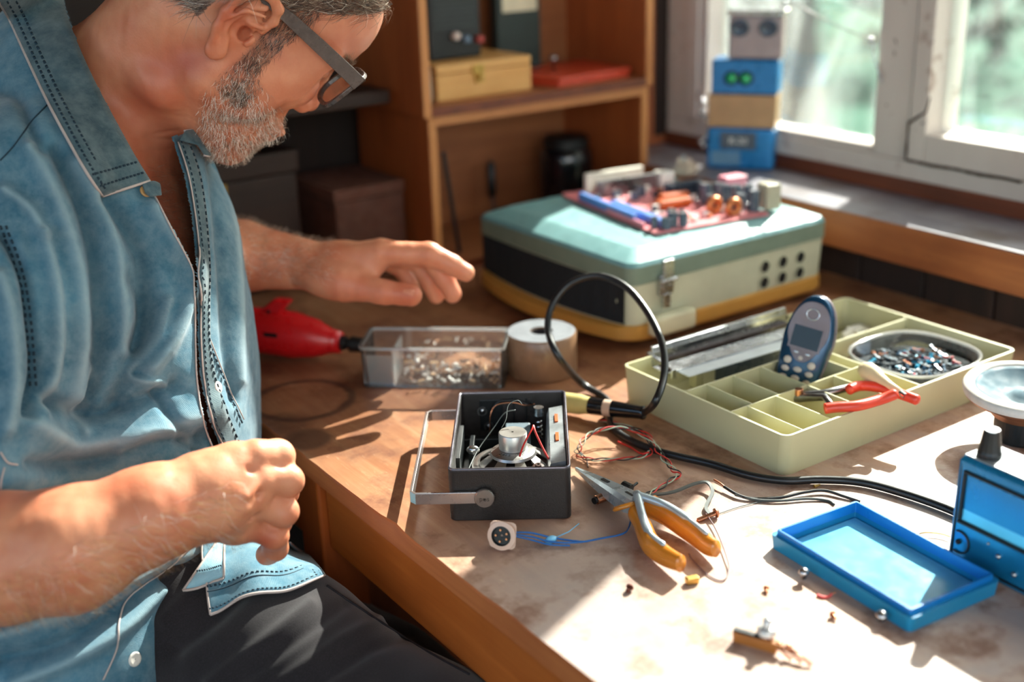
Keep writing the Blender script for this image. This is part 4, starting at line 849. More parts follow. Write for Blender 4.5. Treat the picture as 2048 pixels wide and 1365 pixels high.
m_ = rdz(); m_.lathe([(.0118, .0212), (.0125, .0216), (.0125, .0355), (.0117, .0365), (.001, .0365)], (sx, sy+.004, 0), n=48); m2 = mk('magnet', m_, plain('magnet_can', '#c2beb8', .35, .8, var=.06), o, world=True); smooth_angle(m2, 40)
for i, ch in enumerate('2412 5622'):
    a_ = PI*1.5+(i-4)*.17; 
    if ch != ' ': mk('marking', text_mb(ch, .0046, FRD @ Matrix.Translation((sx+.0168*math.cos(a_), sy+.0168*math.sin(a_), .0414)) @ Matrix.Rotation(a_+PI/2, 4, 'Z'), .00005), M['black'], o, world=True)
m_ = rdz(); m_.lathe([(.0052, 0), (.0052, .003), (.0028, .0035), (.0028, .0055), (.001, .0055)], (WR-.027, .022, .0185), (0, -.2, 1), 24); mk('tone_disc', m_, plain('brown_disc', '#4a322a', .4), ra, world=True, bevel=.0003)
# wires in the radio
def wire(name, pts, r, mat, parent, lab=None, X=None, n=6):
    m = MB(); 
    if X is not None: m.X = X
    m.tube(spline(pts, 8), r, n); return mk(name, m, mat, parent, world=parent is not None, smooth=True, label=lab)
wire('lead_wire', [(sx+.006, sy-.020, .042), (sx+.010, sy-.012, .050), (sx+.017, sy-.001, .0585), (sx+.0185, sy+.004, .0600), (sx+.020, sy-.003, .057), (sx+.026, sy-.014, .047), (sx+.031, sy-.022, .040)], .0009, M['redwire'], ra, 'red wire', FRD)
wire('lead_wire', [(.029, LR-.012, .008), (.030, LR-.010, .028), (.036, LR-.006, .037), (.052, LR-.0055, .039), (.064, LR-.0055, .036), (WR-.030, LR-.012, .040)], .0007, M['copper'], ra, 'brown wire', FRD)
wire('lead_wire', [(.030, LR-.008, .030), (.038, LR-.0055, .040), (.054, LR-.005, .041), (.066, LR-.005, .037), (WR-.032, LR-.010, .041)], .0009, M['rubber'], ra, 'black wire', FRD)
wire('lead_wire', [(.014, .018, .034), (.018, .040, .036), (.024, .060, .040), (.036, .078, .050), (.046, .088, .060), (.056, .090, .062)], .0006, M['greywire'], ra, 'thin grey wire', FRD)
wire('lead_wire', [(.044, .058, .0592), (.048, .066, .064), (.050, .080, .071), (.058, .086, .073), (.062, .084, .070)], .0004, M['greywire'], ra, 'thin grey wire', FRD)
m_ = MB(); m_.X = FRD @ Matrix.Translation((0, 0, .018)); m_.ball((sx+.012, sy-.031, .0125), 1, 12, (.0042, .0026, .0026)); m_.tube([(sx-.006, sy-.034, .012), (sx+.010, sy-.031, .0125)], .0004, 5); mk('resistor', m_, plain('resistor_body', '#cfc8bc', .4), ra, world=True, smooth=True)
m_ = MB(); m_.X = FRD @ Matrix.Translation((0, 0, .018)); m_.ball((.018, .062, .019), 1, 12, (.006, .004, .004)); mk('solder_joint', m_, M['alu'], ra, world=True, smooth=True)

# ---- pliers with amber grips -----------------------------------------------------------
pz = TZ+.012
pp = thing('combination_pliers', 'old pliers with translucent amber grips lying near the radio', 'pliers', tuple(T(1260, 1020, TZ)))
PJ = T(1262, 1003, pz+.004); tipp = T(1152, 938, TZ+.005)
jd = (PJ-tipp).normalized(); js = jd.cross(Vector((0, 0, 1))).normalized(); ju = js.cross(jd)
def jring(c, w, h, up=0): return [c+js*(x*w)+ju*(z*h+up) for x, z in ((-.5, -.5), (.5, -.5), (.5, .3), (.3, .5), (-.3, .5), (-.5, .3))]
m_ = MB(); LJ = (PJ-tipp).length
m_.loft([jring(tipp, .002, .003), jring(tipp+jd*LJ*.3, .009, .007), jring(tipp+jd*LJ*.55, .014, .010), jring(tipp+jd*LJ*.85, .019, .012), jring(PJ+jd*.004, .021, .012), jring(PJ+jd*.014, .017, .010)])
mk('jaws', m_, plain('worn_steel', '#b4c2ca', .3, .6, var=.12, sc=30), pp, world=True)
m_ = MB(); m_.obox(tipp+jd*LJ*.50+ju*.0052, tipp+jd*LJ*.62+ju*.0056, .0028, .0008, up=ju); m_.obox(tipp+jd*LJ*.92+ju*.006, tipp+jd*LJ*1.04+ju*.006, .0022, .0008, up=ju); mk('slot', m_, M['black'], pp, world=True)
def grip(pts, rad, nm='grip'):
    P_ = spline(pts, 8); m = MB(); rings = []
    for i, p in enumerate(P_):
        d = (P_[min(i+1, len(P_)-1)]-P_[max(i-1, 0)]).normalized(); s_ = d.cross(Vector((0, 0, 1))).normalized(); u_ = s_.cross(d); r = rad(i/(len(P_)-1))
        rings.append([p+s_*r*.72*math.cos(2*PI*k/16)+u_*r*.98*math.sin(2*PI*k/16) for k in range(16)])
    m.loft(rings); return m
g1 = [PJ+jd*.008, T(1330, 1030, pz+.001), T(1380, 1062, pz), T(1415, 1090, pz), T(1432, 1098, pz+.001)]
g2 = [PJ+jd*.006-js*.002, T(1285, 1052, pz+.001), T(1300, 1088, pz), T(1330, 1112, pz), T(1362, 1128, pz+.001)]
mk('grip', grip([T(1288, 1014, pz+.002)]+g1[1:], lambda t: .0075+.0028*math.sin(PI*min(1, t*1.05))), M['orgrip'], pp, world=True, smooth=True)
mk('grip', grip([T(1268, 1026, pz+.002)]+g2[1:], lambda t: .0075+.0028*math.sin(PI*min(1, t*1.05))), M['orgrip'], pp, world=True, smooth=True)
for g_, c_ in ((g1, 0), (g2, 1)):
    m_ = MB(); m_.tube(spline([Vector(p)+Vector((0, 0, .0088)) for p in g_[:4]], 6), [.0035]*12+[.0022]*6+[.001], 10); mk('shank', m_, plain('shank_steel', '#b4c2ca', .35, .5, var=.12, sc=30), pp, world=True, smooth=True)
for px, py in ((1252, 1018), (1292, 1006)):
    q = T(px, py, pz+.003); m_ = MB(); m_.lathe([(.001, 0), (.010, 0), (.0115, .0015), (.0095, .004), (.001, .0042)], q, tuple(-jd*.5+Vector((0, 0, .8))), 20); mk('grip_flange', m_, M['orgrip'], pp, world=True, smooth=True)

# ---- five pin socket with blue leads ------------------------------------------------------
so = thing('panel_socket', 'round cream five-pin socket with blue leads beside the bench edge', 'socket', tuple(T(1005, 1100, TZ)))
c_ = T(1004, 1100, TZ)+Vector((0, 0, .0125)); ax_ = (CAMLOC-c_).normalized()*.8+Vector((-.30, .05, -.15)); ax_.normalize()
m_ = MB(); FX = frame(c_, Vector((0, 0, 1)).cross(ax_), ax_.cross(Vector((0, 0, 1)).cross(ax_)))
m_.X = FX; m_.lathe([(.0085, -.010), (.0092, -.006), (.0092, 0)], n=32); m_.lathe([(.0115, -.001), (.0118, .0005), (.0088, .0012), (.0078, .0012)], n=32); m_.prism(rounded(-.0110, .0110, -.0110, .0110, .004), -.0042, -.0028)
o = mk('flange', m_, plain('pink_cream_plastic', '#d9b9a6', .4), so, world=True); smooth_angle(o, 40)
m_ = MB(); m_.X = FX; m_.lathe([(.0082, .0013), (.0076, .0014), (.0074, -.0010), (.001, -.0010)], n=28); mk('socket_face', m_, M['black'], so, world=True)
for k in range(5):
    a_ = PI*.15+k*PI*.425; m_ = MB(); m_.X = FX; m_.cyl((.0048*math.cos(a_), .0048*math.sin(a_), -.0010), (.0048*math.cos(a_), .0048*math.sin(a_), .0006), .0009, n=8); mk('contact', m_, M['copper'], so, world=True)
q0 = c_-ax_*.009
wire('blue_lead', [q0, T(1062, 1074, TZ+.006), T(1100, 1084, TZ+.004), T(1150, 1086, TZ+.003), T(1200, 1078, TZ+.003), T(1250, 1066, TZ+.004), T(1262, 1040, TZ+.004)], .0008, M['bluewire'], so)
wire('blue_lead', [q0+Vector((0, .002, 0)), T(1058, 1066, TZ+.008), T(1095, 1074, TZ+.005), T(1128, 1080, TZ+.003), T(1165, 1084, TZ+.003), T(1180, 1082, TZ+.001)], .0008, M['bluewire'], so)
wire('blue_lead', [q0+Vector((0, -.002, 0)), T(1060, 1080, TZ+.005), T(1100, 1090, TZ+.003), T(1140, 1092, TZ+.001)], .0007, M['bluewire'], so)
m_ = MB(); q = T(1102, 1080, TZ+.003); m_.ball(q, 1, 10, (.006, .004, .003)); m_.tube([q, T(1138, 1064, TZ+.003), T(1158, 1048, TZ+.002)], .0005, 5); mk('solder_tail', m_, plain('pale_blue_sleeve', '#6fb4dc', .4), so, world=True, smooth=True)
t = thing('paper_strip', 'narrow pinkish paper strip at the foot of the radio', 'paper', tuple(T(1020, 1052, TZ)))
m_ = MB(); m_.obox(T(983, 1053, TZ+.0012), T(1032, 1052, TZ+.0012), .005, .0006); mk('strip', m_, plain('pink_paper', '#e0b9ae', .7), t, world=True)

# ---- loose wires -------------------------------------------------------------------------
tw = thing('twisted_wires', 'loop of thin red, black and green twisted wires beside the radio', 'wires', tuple(T(1240, 880, TZ)))
loop = [T(1200, 840, TZ+.004), T(1250, 852, TZ+.008), T(1290, 868, TZ+.010), T(1305, 895, TZ+.006), T(1290, 912, TZ+.004), T(1240, 918, TZ+.003), T(1185, 920, TZ+.003), T(1157, 908, TZ+.005), T(1163, 885, TZ+.010), T(1195, 862, TZ+.014), T(1245, 856, TZ+.014), T(1290, 875, TZ+.011), T(1320, 905, TZ+.008), T(1340, 935, TZ+.006), T(1358, 950, TZ+.004), T(1330, 968, TZ+.003), T(1298, 988, TZ+.004), T(1282, 1000, TZ+.006)]
base_ = spline(loop, 14)
for mat_, ph_, r_ in ((M['redwire'], 0, .00065), (M['rubber'], 2.1, .00065), (plain('pale_green_insulation', '#a9bda6', .5), 4.2, .00055)):
    P_ = []
    for i, p in enumerate(base_):
        d = (base_[min(i+1, len(base_)-1)]-base_[max(i-1, 0)]).normalized(); s_ = d.cross(Vector((0, 0, 1))).normalized(); amp = .0008+.0026*abs(math.sin(i*.045+ph_*.7)); 
        P_.append(p+s_*amp*math.cos(i*.30+ph_)+Vector((0, 0, 1))*min(amp, .0015)*.6*math.sin(i*.30+ph_))
    m_ = MB(); m_.tube(P_, r_, 6); mk('strand', m_, mat_, tw, world=True, smooth=True)
wire('strand', [T(1160, 905, TZ+.004), T(1172, 918, TZ+.002), T(1176, 935, TZ+.001)], .0006, M['rubber'], tw)
wire('strand', [T(1236, 884, TZ+.003), T(1262, 896, TZ+.004), T(1282, 908, TZ+.005), T(1298, 905, TZ+.006)], .0009, M['redwire'], tw)
fl = thing('flat_lead', 'flat dark lead curving from behind the amber pliers to a screw', 'wire', tuple(T(1340, 975, TZ)))
def ribbon(name, pts, w, th, mat, par):
    P_ = spline(pts, 10); m = MB(); rings = []
    for i, p in enumerate(P_):
        d = (P_[min(i+1, len(P_)-1)]-P_[max(i-1, 0)]).normalized(); s_ = d.cross(Vector((0, 0, 1))).normalized(); u_ = s_.cross(d)
        rings.append([p+s_*a_*w/2+u_*b_*th/2 for a_, b_ in ((-1, -1), (1, -1), (1, 1), (-1, 1))])
    m.loft(rings); return mk(name, m, mat, par, world=True, smooth=False)
ribbon('ribbon', [T(1256, 983, TZ+.004), T(1300, 990, TZ+.003), T(1345, 985, TZ+.004), T(1390, 968, TZ+.006), T(1415, 966, TZ+.007), T(1425, 985, TZ+.005), T(1412, 1015, TZ+.003), T(1422, 1032, TZ+.002)], .003, .0016, M['greywire'], fl)
wire('tail', [T(1412, 1028, TZ+.003), T(1432, 1060, TZ+.003), T(1452, 1110, TZ+.003), T(1458, 1140, TZ+.002), T(1445, 1162, TZ+.001), T(1415, 1150, TZ+.001), T(1385, 1120, TZ+.001), T(1378, 1108, TZ+.002)], .0006, plain('purple_brown_wire', '#6e5258', .5), fl)
m_ = MB(); q = T(1245, 972, TZ+.006); m_.cyl(q, T(1262, 980, TZ+.005), .005, n=14); m_.tube([T(1262, 976, TZ+.006), T(1275, 966, TZ+.007)], .0014, 6); mk('plug', m_, M['rubber'], fl, world=True, bevel=.0008)
t = thing('cut_lead', 'short two-core lead with bare copper end behind the blue tray', 'wire', tuple(T(1560, 995, TZ)))
wire('core', [T(1448, 974, TZ+.004), T(1475, 990, TZ+.003), T(1505, 998, TZ+.002), T(1560, 996, TZ+.002), T(1610, 985, TZ+.003), T(1650, 982, TZ+.003), T(1690, 994, TZ+.002), T(1720, 1004, TZ+.001)], .0014, M['rubber'], t)
wire('core', [T(1470, 990, TZ+.003), T(1510, 1000, TZ+.002), T(1560, 1002, TZ+.002), T(1615, 998, TZ+.002), T(1655, 1002, TZ+.001), T(1668, 1010, TZ+.001)], .0012, M['greywire'], t)
wire('bare_end', [T(1428, 960, TZ+.005), T(1440, 967, TZ+.005), T(1450, 975, TZ+.004)], .0009, M['copper'], t)
t = thing('hair_wire', 'hair-thin bare wire running under the screw toward the lead', 'wire', tuple(T(1450, 1010, TZ)))
wire('strand', [T(1438, 1028, TZ+.001), T(1480, 1014, TZ+.001), T(1530, 1002, TZ+.001)], .0004, M['greywire'], t)
t = thing('coax_stub', 'copper coloured connector stub under the jaws of the amber pliers', 'connector', tuple(T(1205, 1000, TZ)))
m_ = MB(); m_.cyl(T(1192, 1001, TZ+.0045), T(1222, 988, TZ+.0045), .004, n=16); mk('barrel', m_, M['copper'], t, world=True, bevel=.0005); m_ = MB(); m_.cyl(T(1188, 1003, TZ+.0045), T(1193, 1000.5, TZ+.0045), .003, n=16); mk('end_cap', m_, M['black'], t, world=True)

# ---- screws and small bits -----------------------------------------------------------------
def screw(px, py, lab, L=.010, rh=.0032, ang=0.0, mat=None, stand=False):
    q = T(px, py, TZ); t = thing('screw', lab, 'screw', tuple(q), group=None); mat = mat or M['copper']
    if stand: a_, d_ = Vector((q.x, q.y, TZ+L+.0015)), Vector((.15, .1, -1)).normalized()
    else: d_ = Vector((math.cos(ang), math.sin(ang), -.18)).normalized(); a_ = Vector((q.x, q.y, TZ+rh+.0002))
    m = MB(); m.lathe([(.001, -rh*.55), (rh*.6, -rh*.45), (rh, 0), (rh, rh*.2), (rh*.5, rh*.25)], a_, d_, 20); mk('head', m, mat, t, world=True, smooth=True)
    m = MB(); prof = [(rh*.45, 0)]; k = 0; z = rh*.2
    while z < L: prof += [(rh*.55, z), (rh*.36, z+.0005)]; z += .0011
    prof += [(rh*.3, L), (.0002, L+.001)]; m.lathe(prof, a_, d_, 10); mk('shaft', m, mat, t, world=True, smooth=True); return t
screw(1432, 1036, 'long brass wood screw lying under the curled flat lead', .018, .0042, 2.3+.6)
screw(1606, 1163, 'short steel screw standing on its tip left of the blue tray', .007, .0042, 0, M['steel'], True)
screw(1762, 1248, 'rounded steel screw in front of the blue tray near corner', .006, .0045, 0, M['steel'], True)
screw(1532, 1182, 'tiny copper screw left of the steel screw on the bright wood', .005, .0022, 4.0)
screw(1664, 1235, 'tiny copper screw below the red wire scrap', .005, .0026, 4.4)
screw(1260, 1182, 'tiny dark screw in the shaded band below the amber pliers', .006, .0030, 3.6, plain('dark_copper', '#6a3c30', .4, .8))
t = thing('brass_spacer', 'small brass spacer tube below the ends of the amber pliers', 'spacer', tuple(T(1384, 1160, TZ)))
m_ = MB(); m_.obox(T(1372, 1163, TZ+.003), T(1396, 1158, TZ+.003), .006, .0055); mk('tube', m_, M['brass'], t, world=True, bevel=.001)
t = thing('wire_scrap', 'small scrap of red wire left of the blue tray', 'wire', tuple(T(1645, 1194, TZ)))
wire('insulation', [T(1634, 1190, TZ+.0012), T(1645, 1195, TZ+.001), T(1657, 1194, TZ+.001), T(1663, 1189, TZ+.0015)], .0011, plain('coral_insulation', '#e65a58', .4), t)
wire('bare_end', [T(1663, 1189, TZ+.0015), T(1672, 1185, TZ+.003)], .0006, M['copper'], t)
t = thing('crumb_screw', 'tiny pale screw on the bench behind the blue tray', 'screw', tuple(T(1655, 966, TZ)))
m_ = MB(); m_.cyl(T(1628, 974, TZ+.001), T(1640, 970, TZ+.001), .0016, .0008, 8); mk('shaft', m_, M['brass'], t, world=True)

# small pot / bracket in the foreground
po = thing('potentiometer', 'small out-of-focus metal potentiometer with tan base in the foreground', 'electronic part', tuple(T(1520, 1285, TZ)))
a_, b_ = T(1468, 1262, TZ+.008), T(1566, 1290, TZ+.008); dP = (b_-a_).normalized(); sP = Vector((-dP.y, dP.x, 0))
m_ = MB(); m_.obox(a_+Vector((0, 0, -.001)), b_+Vector((0, 0, -.001)), .006, .003); m_.obox(a_+Vector((0, 0, -.006)), b_-dP*.004+Vector((0, 0, -.006)), .004, .0065); mk('tan_base', m_, plain('paxolin', '#a8692f', .4), po, world=True, bevel=.0005)
m_ = MB(); m_.obox(a_+Vector((0, 0, .0012)), a_+dP*.020+Vector((0, 0, .0012)), .004, .0016); mk('contact_strip', m_, M['black'], po, world=True)
m_ = MB(); q = a_+dP*.022+Vector((0, 0, .002)); m_.lathe([(.001, .005), (.0055, .005), (.0068, .0035), (.0070, 0)], q+sP*.005, (0, 0, 1), 24); m_.lathe([(.003, .005), (.003, .012), (.001, .012)], q+sP*.005, (0, 0, 1), 16); mk('can', m_, plain('dull_can', '#d2d2d0', .4, .5), po, world=True, smooth=True)
for k in (.0, .007, .014):
    q = b_-dP*(.010-k)+Vector((0, 0, -.001)); m_ = MB(); m_.tube([q, q+dP*.010-sP*.003+Vector((0, 0, -.002)), q+dP*.018-sP*.005+Vector((0, 0, -.0055))], .0011, 8); m_.ball(q, .0026, 10); mk('terminal', m_, M['copper'], po, world=True, smooth=True)

# ---- blue plastic lid / shallow tray ------------------------------------------------------------
bl = thing('blue_tray', 'shallow bright blue plastic tray with a pale sheet inside', 'tray', tuple(T(1770, 1130, TZ)))
n0, n1, n2 = T(1822, 1222, TZ+.0165), T(1553, 1060, TZ+.0165), T(1982, 1146, TZ+.0165)
el = (n1-n0); el.z = 0; LL = el.length; el.normalize(); es = Vector((el.y, -el.x, 0)); WL = abs((n2-n0).dot(es))
FBL = frame((n0.x, n0.y, TZ), el, -es if (n2-n0).dot(-es) > 0 else es)
fy = -es if (n2-n0).dot(-es) > 0 else es
FBL = Matrix(((el.x, fy.x, 0, n0.x), (el.y, fy.y, 0, n0.y), (0, 0, 1, TZ), (0, 0, 0, 1)))
M['bluepl'] = plain('blue_plastic', '#1478c4', .32, var=.05, sc=20, spec=.6, Subsurface_Weight=.0)
m_ = MB(); m_.X = FBL; ring_wall(0, LL, 0, WL, .002, .0075, .0168, .0022, m_, 0); mk('inner_wall', m_, M['bluepl'], bl, world=True, bevel=.0004)
m_ = MB(); m_.X = FBL; ring_wall(-.0035, LL+.0035, -.0035, WL+.0035, .004, .0003, .0125, .004, m_, .001); m_.prism(rounded(.0, LL, 0, WL, .002), .0005, .0028); mk('outer_wall', m_, plain('teal_blue_plastic', '#1c86b4', .35, var=.06, spec=.5), bl, world=True)
m_ = MB(); m_.X = FBL; m_.box(.004, LL-.004, .004, WL-.004, .0029, .0036); mk('pale_sheet', m_, plain('pale_blue_sheet', '#62b6d8', .18, var=.1, sc=40, spec=.8), bl, world=True)

# ---- meter at the right ----------------------------------------------------------------------
me_ = thing('panel_meter', 'blue bench meter with wide window and black knob at right edge', 'meter', tuple(T(1950, 1100, TZ)))
mA = T(1893, 1112, TZ+.001); eM = Vector((.16, -.98, 0)).normalized()
# lower edge runs to the right behind the blue tray
q1 = T(2048, 1192, TZ+.001); eM = (q1-mA); eM.z = 0; eM.normalize(); nM = Vector((-eM.y, eM.x, 0)); nM = nM if nM.x > 0 else -nM
FM = Matrix(((eM.x, nM.x, 0, mA.x), (eM.y, nM.y, 0, mA.y), (0, 0, 1, TZ), (0, 0, 0, 1)))
M['mblue'] = plain('meter_blue', '#1c7fae', .25, .4, var=.12, sc=10, spec=.7); HM = .088; WM = .13; DM = .040
m_ = MB(); m_.X = FM; m_.loft([[(0, 0, 0), (WM, 0, 0), (WM, DM, 0), (0, DM, 0)], [(0, .002, HM-.004), (WM, .002, HM-.004), (WM, DM, HM-.004), (0, DM, HM-.004)], [(.002, .004, HM), (WM-.002, .004, HM), (WM-.002, DM-.004, HM), (.002, DM-.004, HM)]])
mk('housing', m_, [M['mblue']], me_, world=True, bevel=.003)
m_ = MB(); m_.X = FM; m_.box(.003, WM-.003, .004, DM-.003, HM, HM+.0012); mk('top_plate', m_, plain('meter_top', '#b7bcc0', .3, .7), me_, world=True, bevel=.0008)
slant = Matrix.Rotation(math.atan2(.004, HM), 4, 'X')
FS = FM @ Matrix.Translation((0, -.0006, 0)) @ Matrix.Rotation(-math.atan2(.004, HM), 4, 'X')
def frm(x0, x1, z0, z1, th, y0, y1, mb):
    for a_ in ((x0, x1, z0, z0+th), (x0, x1, z1-th, z1), (x0, x0+th, z0+th, z1-th), (x1-th, x1, z0+th, z1-th)): mb.box(a_[0], a_[1], y0, y1, a_[2], a_[3])
    return mb
m_ = MB(); m_.X = FS; frm(.003, WM-.003, .004, HM-.004, .0015, -.0012, .001, m_); mk('edge_bead', m_, M['black'], me_, world=True, bevel=.0006)
m_ = MB(); m_.X = FS; frm(.0065, .100, .034, .078, .0028, -.003, .001, m_); w__ = mk('window_frame', m_, M['black'], me_, world=True, bevel=.001)
m_ = MB(); m_.X = FS; m_.mi = 0; m_.box(.0090, .0972, -.0004, .001, .0365, .0755); mk('scale_card', m_, plain('meter_scale', '#5fb8d8', .12, .2, var=.12, sc=30, spec=.9), me_, world=True)
m_ = MB(); m_.X = FS; m_.tube([(.010+.009*math.cos(a_), -.0008, .018+.009*math.sin(a_)) for a_ in [PI*.62-i*PI*.09 for i in range(15)]], .0008, 6); m_.ball((.0095, -.001, .018), .0022, 10); mk('range_mark', m_, M['black'], me_, world=True)
for x, z in ((.045, .022), (.060, .014), (.035, .028)):
    m_ = MB(); m_.X = FS; m_.ball((x, -.0005, z), .0022 if x > .04 else .0012, 10); mk('screw_head', m_, M['steel'], me_, world=True, smooth=True)
q = FM @ Vector((.016, .016, HM+.0012))
m_ = MB(); m_.lathe([(.0092, 0), (.0092, .003), (.0084, .005), (.0072, .013), (.0062, .0205), (.0056, .0215)], q, n=14); k_ = mk('knob', m_, M['rubber'], me_, world=True)
m_ = MB(); m_.lathe([(.0058, .0213), (.0056, .0220), (.003, .0220), (.0028, .0212), (.001, .0212)], q, n=20); mk('knob_cap', m_, M['alu'], k_, world=True)
t = thing('thin_cord', 'thin tan cord loop between the blue tray and the meter', 'cord', tuple(T(1850, 1070, TZ)))
wire('strand', [T(1828, 1072, TZ+.001), T(1850, 1066, TZ+.003), T(1880, 1068, TZ+.003), T(1900, 1074, TZ+.003)], .0006, M['brass'], t)

# ---- large loudspeaker at the right -----------------------------------------------------------------
ls = thing('loudspeaker', 'loose round loudspeaker with white paper gasket lying face up', 'speaker', (.96, .60, TZ))
sc_ = (T(1935, 768, TZ+.092)+T(2140, 768, TZ+.092))/2; sc_ = T(2050, 778, TZ+.052); Rm = .054
tl = Vector((-.06, -.04, 1)).normalized()
m_ = MB(); m_.lathe([(Rm, -.004), (Rm+.001, .0), (Rm-.001, .0035), (Rm-.009, .004), (Rm-.011, .001)], sc_, tl, 64); o = mk('gasket', m_, plain('white_gasket', '#d6cfc6', .8, var=.12, sc=60, bs=.3), ls, world=True, smooth=True)
m_ = MB(); m_.lathe([(Rm-.010, .002), (Rm-.012, .003), (Rm-.015, .001), (.020, -.007), (.014, -.008), (.010, -.005), (.001, -.003)], sc_, tl, 64); mk('cone', m_, plain('blue_grey_cone', '#4c6a78', .7, var=.12, sc=30), ls, world=True, smooth=True)
m_ = MB(); m_.lathe([(Rm, -.004), (Rm-.001, -.006), (.032, -.018), (.028, -.021), (.028, -.025), (.001, -.025)], sc_, tl, 64); mk('basket', m_, plain('copper_paint_basket', '#a87456', .35, .6), ls, world=True, smooth=True)
m_ = MB(); zb = sc_-tl*.025; m_.lathe([(.022, 0), (.0235, -.002), (.0235, -(zb.z-TZ)+.003), (.022, -(zb.z-TZ)+.001), (.001, -(zb.z-TZ)+.001)], zb, (0, 0, 1), 40); mk('magnet', m_, M['black'], ls, world=True, smooth=False)
m_ = MB(); m_.tube(spline([T(1938, 778, TZ+.048), T(1950, 800, TZ+.040), T(1972, 815, TZ+.036), T(2010, 828, TZ+.034)], 6), .0009, 6); mk('lead_wire', m_, M['brass'], ls, world=True)
# ================================================================== the man
import openvdb
A_ = np.array
VOX = .0018
class Field:
    """distance field sampled on a regular grid; every shape is blended in only where it can reach"""
    def __init__(s, lo, hi, h):
        s.lo, s.h = A_(lo, float), h; s.n = np.ceil((A_(hi, float)-s.lo)/h).astype(int)+1
        s.f = np.full(s.n, .05, np.float32)
    def block(s, lo, hi, m):
        a = np.maximum(0, np.floor((A_(lo)-m-s.lo)/s.h).astype(int)); b = np.minimum(s.n, np.ceil((A_(hi)+m-s.lo)/s.h).astype(int)+1)
        if (b <= a).any(): return None
        g = [(s.lo[i]+s.h*np.arange(a[i], b[i])).astype(np.float32) for i in range(3)]
        return tuple(slice(a[i], b[i]) for i in range(3)), g[0][:, None, None], g[1][None, :, None], g[2][None, None, :]
    def join(s, sl, d, k):
        c = s.f[sl]
        if k > 0:
            h = np.clip(.5+.5*(c-d)/k, 0, 1); s.f[sl] = c*(1-h)+d*h-k*h*(1-h)
        else: s.f[sl] = np.minimum(c, d)
    def carve(s, sl, d, k):
        c = s.f[sl]; d = -d; h = np.clip(.5-.5*(c-d)/k, 0, 1); s.f[sl] = c*(1-h)+d*h+k*h*(1-h)
    def cone(s, p, q, r0, r1, k=.006, flat=None, carve=False):
        """tapered capsule; flat=(axis, ratio) squashes it along an axis"""
        p, q = A_(p, float), A_(q, float); R = max(r0, r1); b = s.block(np.minimum(p, q)-R, np.maximum(p, q)+R, k+s.h*4)
        if b is None: return
        sl, X, Y, Z = b; X, Y, Z = X-np.float32(p[0]), Y-np.float32(p[1]), Z-np.float32(p[2]); v = q-p
        if flat is not None:
            n, ra = A_(flat[0], float), flat[1]; n = n/np.linalg.norm(n); t = X*n[0]+Y*n[1]+Z*n[2]; e = np.float32(1/ra-1)
            X, Y, Z = X+n[0]*t*e, Y+n[1]*t*e, Z+n[2]*t*e; v = v+n*(v@n)*(1/ra-1)
        L = max(v@v, 1e-9); t = np.clip((X*v[0]+Y*v[1]+Z*v[2])/L, 0, 1)
        d = np.sqrt((X-t*v[0])**2+(Y-t*v[1])**2+(Z-t*v[2])**2)-(r0+(r1-r0)*t)
        if flat is not None: d = d*(.5+.5*flat[1])
        (s.carve if carve else s.join)(sl, d.astype(np.float32), k)
    def ell(s, c, r, M3=None, k=.006, carve=False):
        c, r = A_(c, float), A_(r, float); R = r.max(); b = s.block(c-R, c+R, k+s.h*4)
        if b is None: return
        sl, X, Y, Z = b; X, Y, Z = X-np.float32(c[0]), Y-np.float32(c[1]), Z-np.float32(c[2])
        if M3 is not None: X, Y, Z = (X*m[0]+Y*m[1]+Z*m[2] for m in M3)
        k0 = np.sqrt((X/r[0])**2+(Y/r[1])**2+(Z/r[2])**2); k1 = np.sqrt((X/r[0]**2)**2+(Y/r[1]**2)**2+(Z/r[2]**2)**2)+1e-6
        d = k0*(k0-1)/k1; (s.carve if carve else s.join)(sl, d.astype(np.float32), k)
    def chain(s, pts, rs, k=.006, flat=None):
        for i in range(len(pts)-1): s.cone(pts[i], pts[i+1], rs[i], rs[i+1], k, flat)
    def mesh(s):
        g = openvdb.FloatGrid(background=4.0); g.copyFromArray(np.clip(s.f/s.h, -4, 4)); P_, Q_ = g.convertToQuads(0.0)
        return P_*s.h+s.lo, Q_
def relax(P_, Q_, it):
    n = len(P_); e = np.concatenate([Q_[:, [0, 1]], Q_[:, [1, 2]], Q_[:, [2, 3]], Q_[:, [3, 0]]]); e = np.concatenate([e, e[:, ::-1]])
    deg = np.bincount(e[:, 0], minlength=n)[:, None]
    for _ in range(it):
        for lam in (.55, -.57):
            a = np.stack([np.bincount(e[:, 0], P_[e[:, 1], i], n) for i in range(3)], 1)/np.maximum(deg, 1); P_ = P_+lam*(a-P_)
    return P_
def normals(P_, Q_):
    n = np.cross(P_[Q_[:, 2]]-P_[Q_[:, 0]], P_[Q_[:, 3]]-P_[Q_[:, 1]]); N = np.zeros_like(P_)
    for k in range(4):
        for i in range(3): N[:, i] += np.bincount(Q_[:, k], n[:, i], len(P_))
    return N/np.maximum(np.linalg.norm(N, axis=1, keepdims=True), 1e-12)
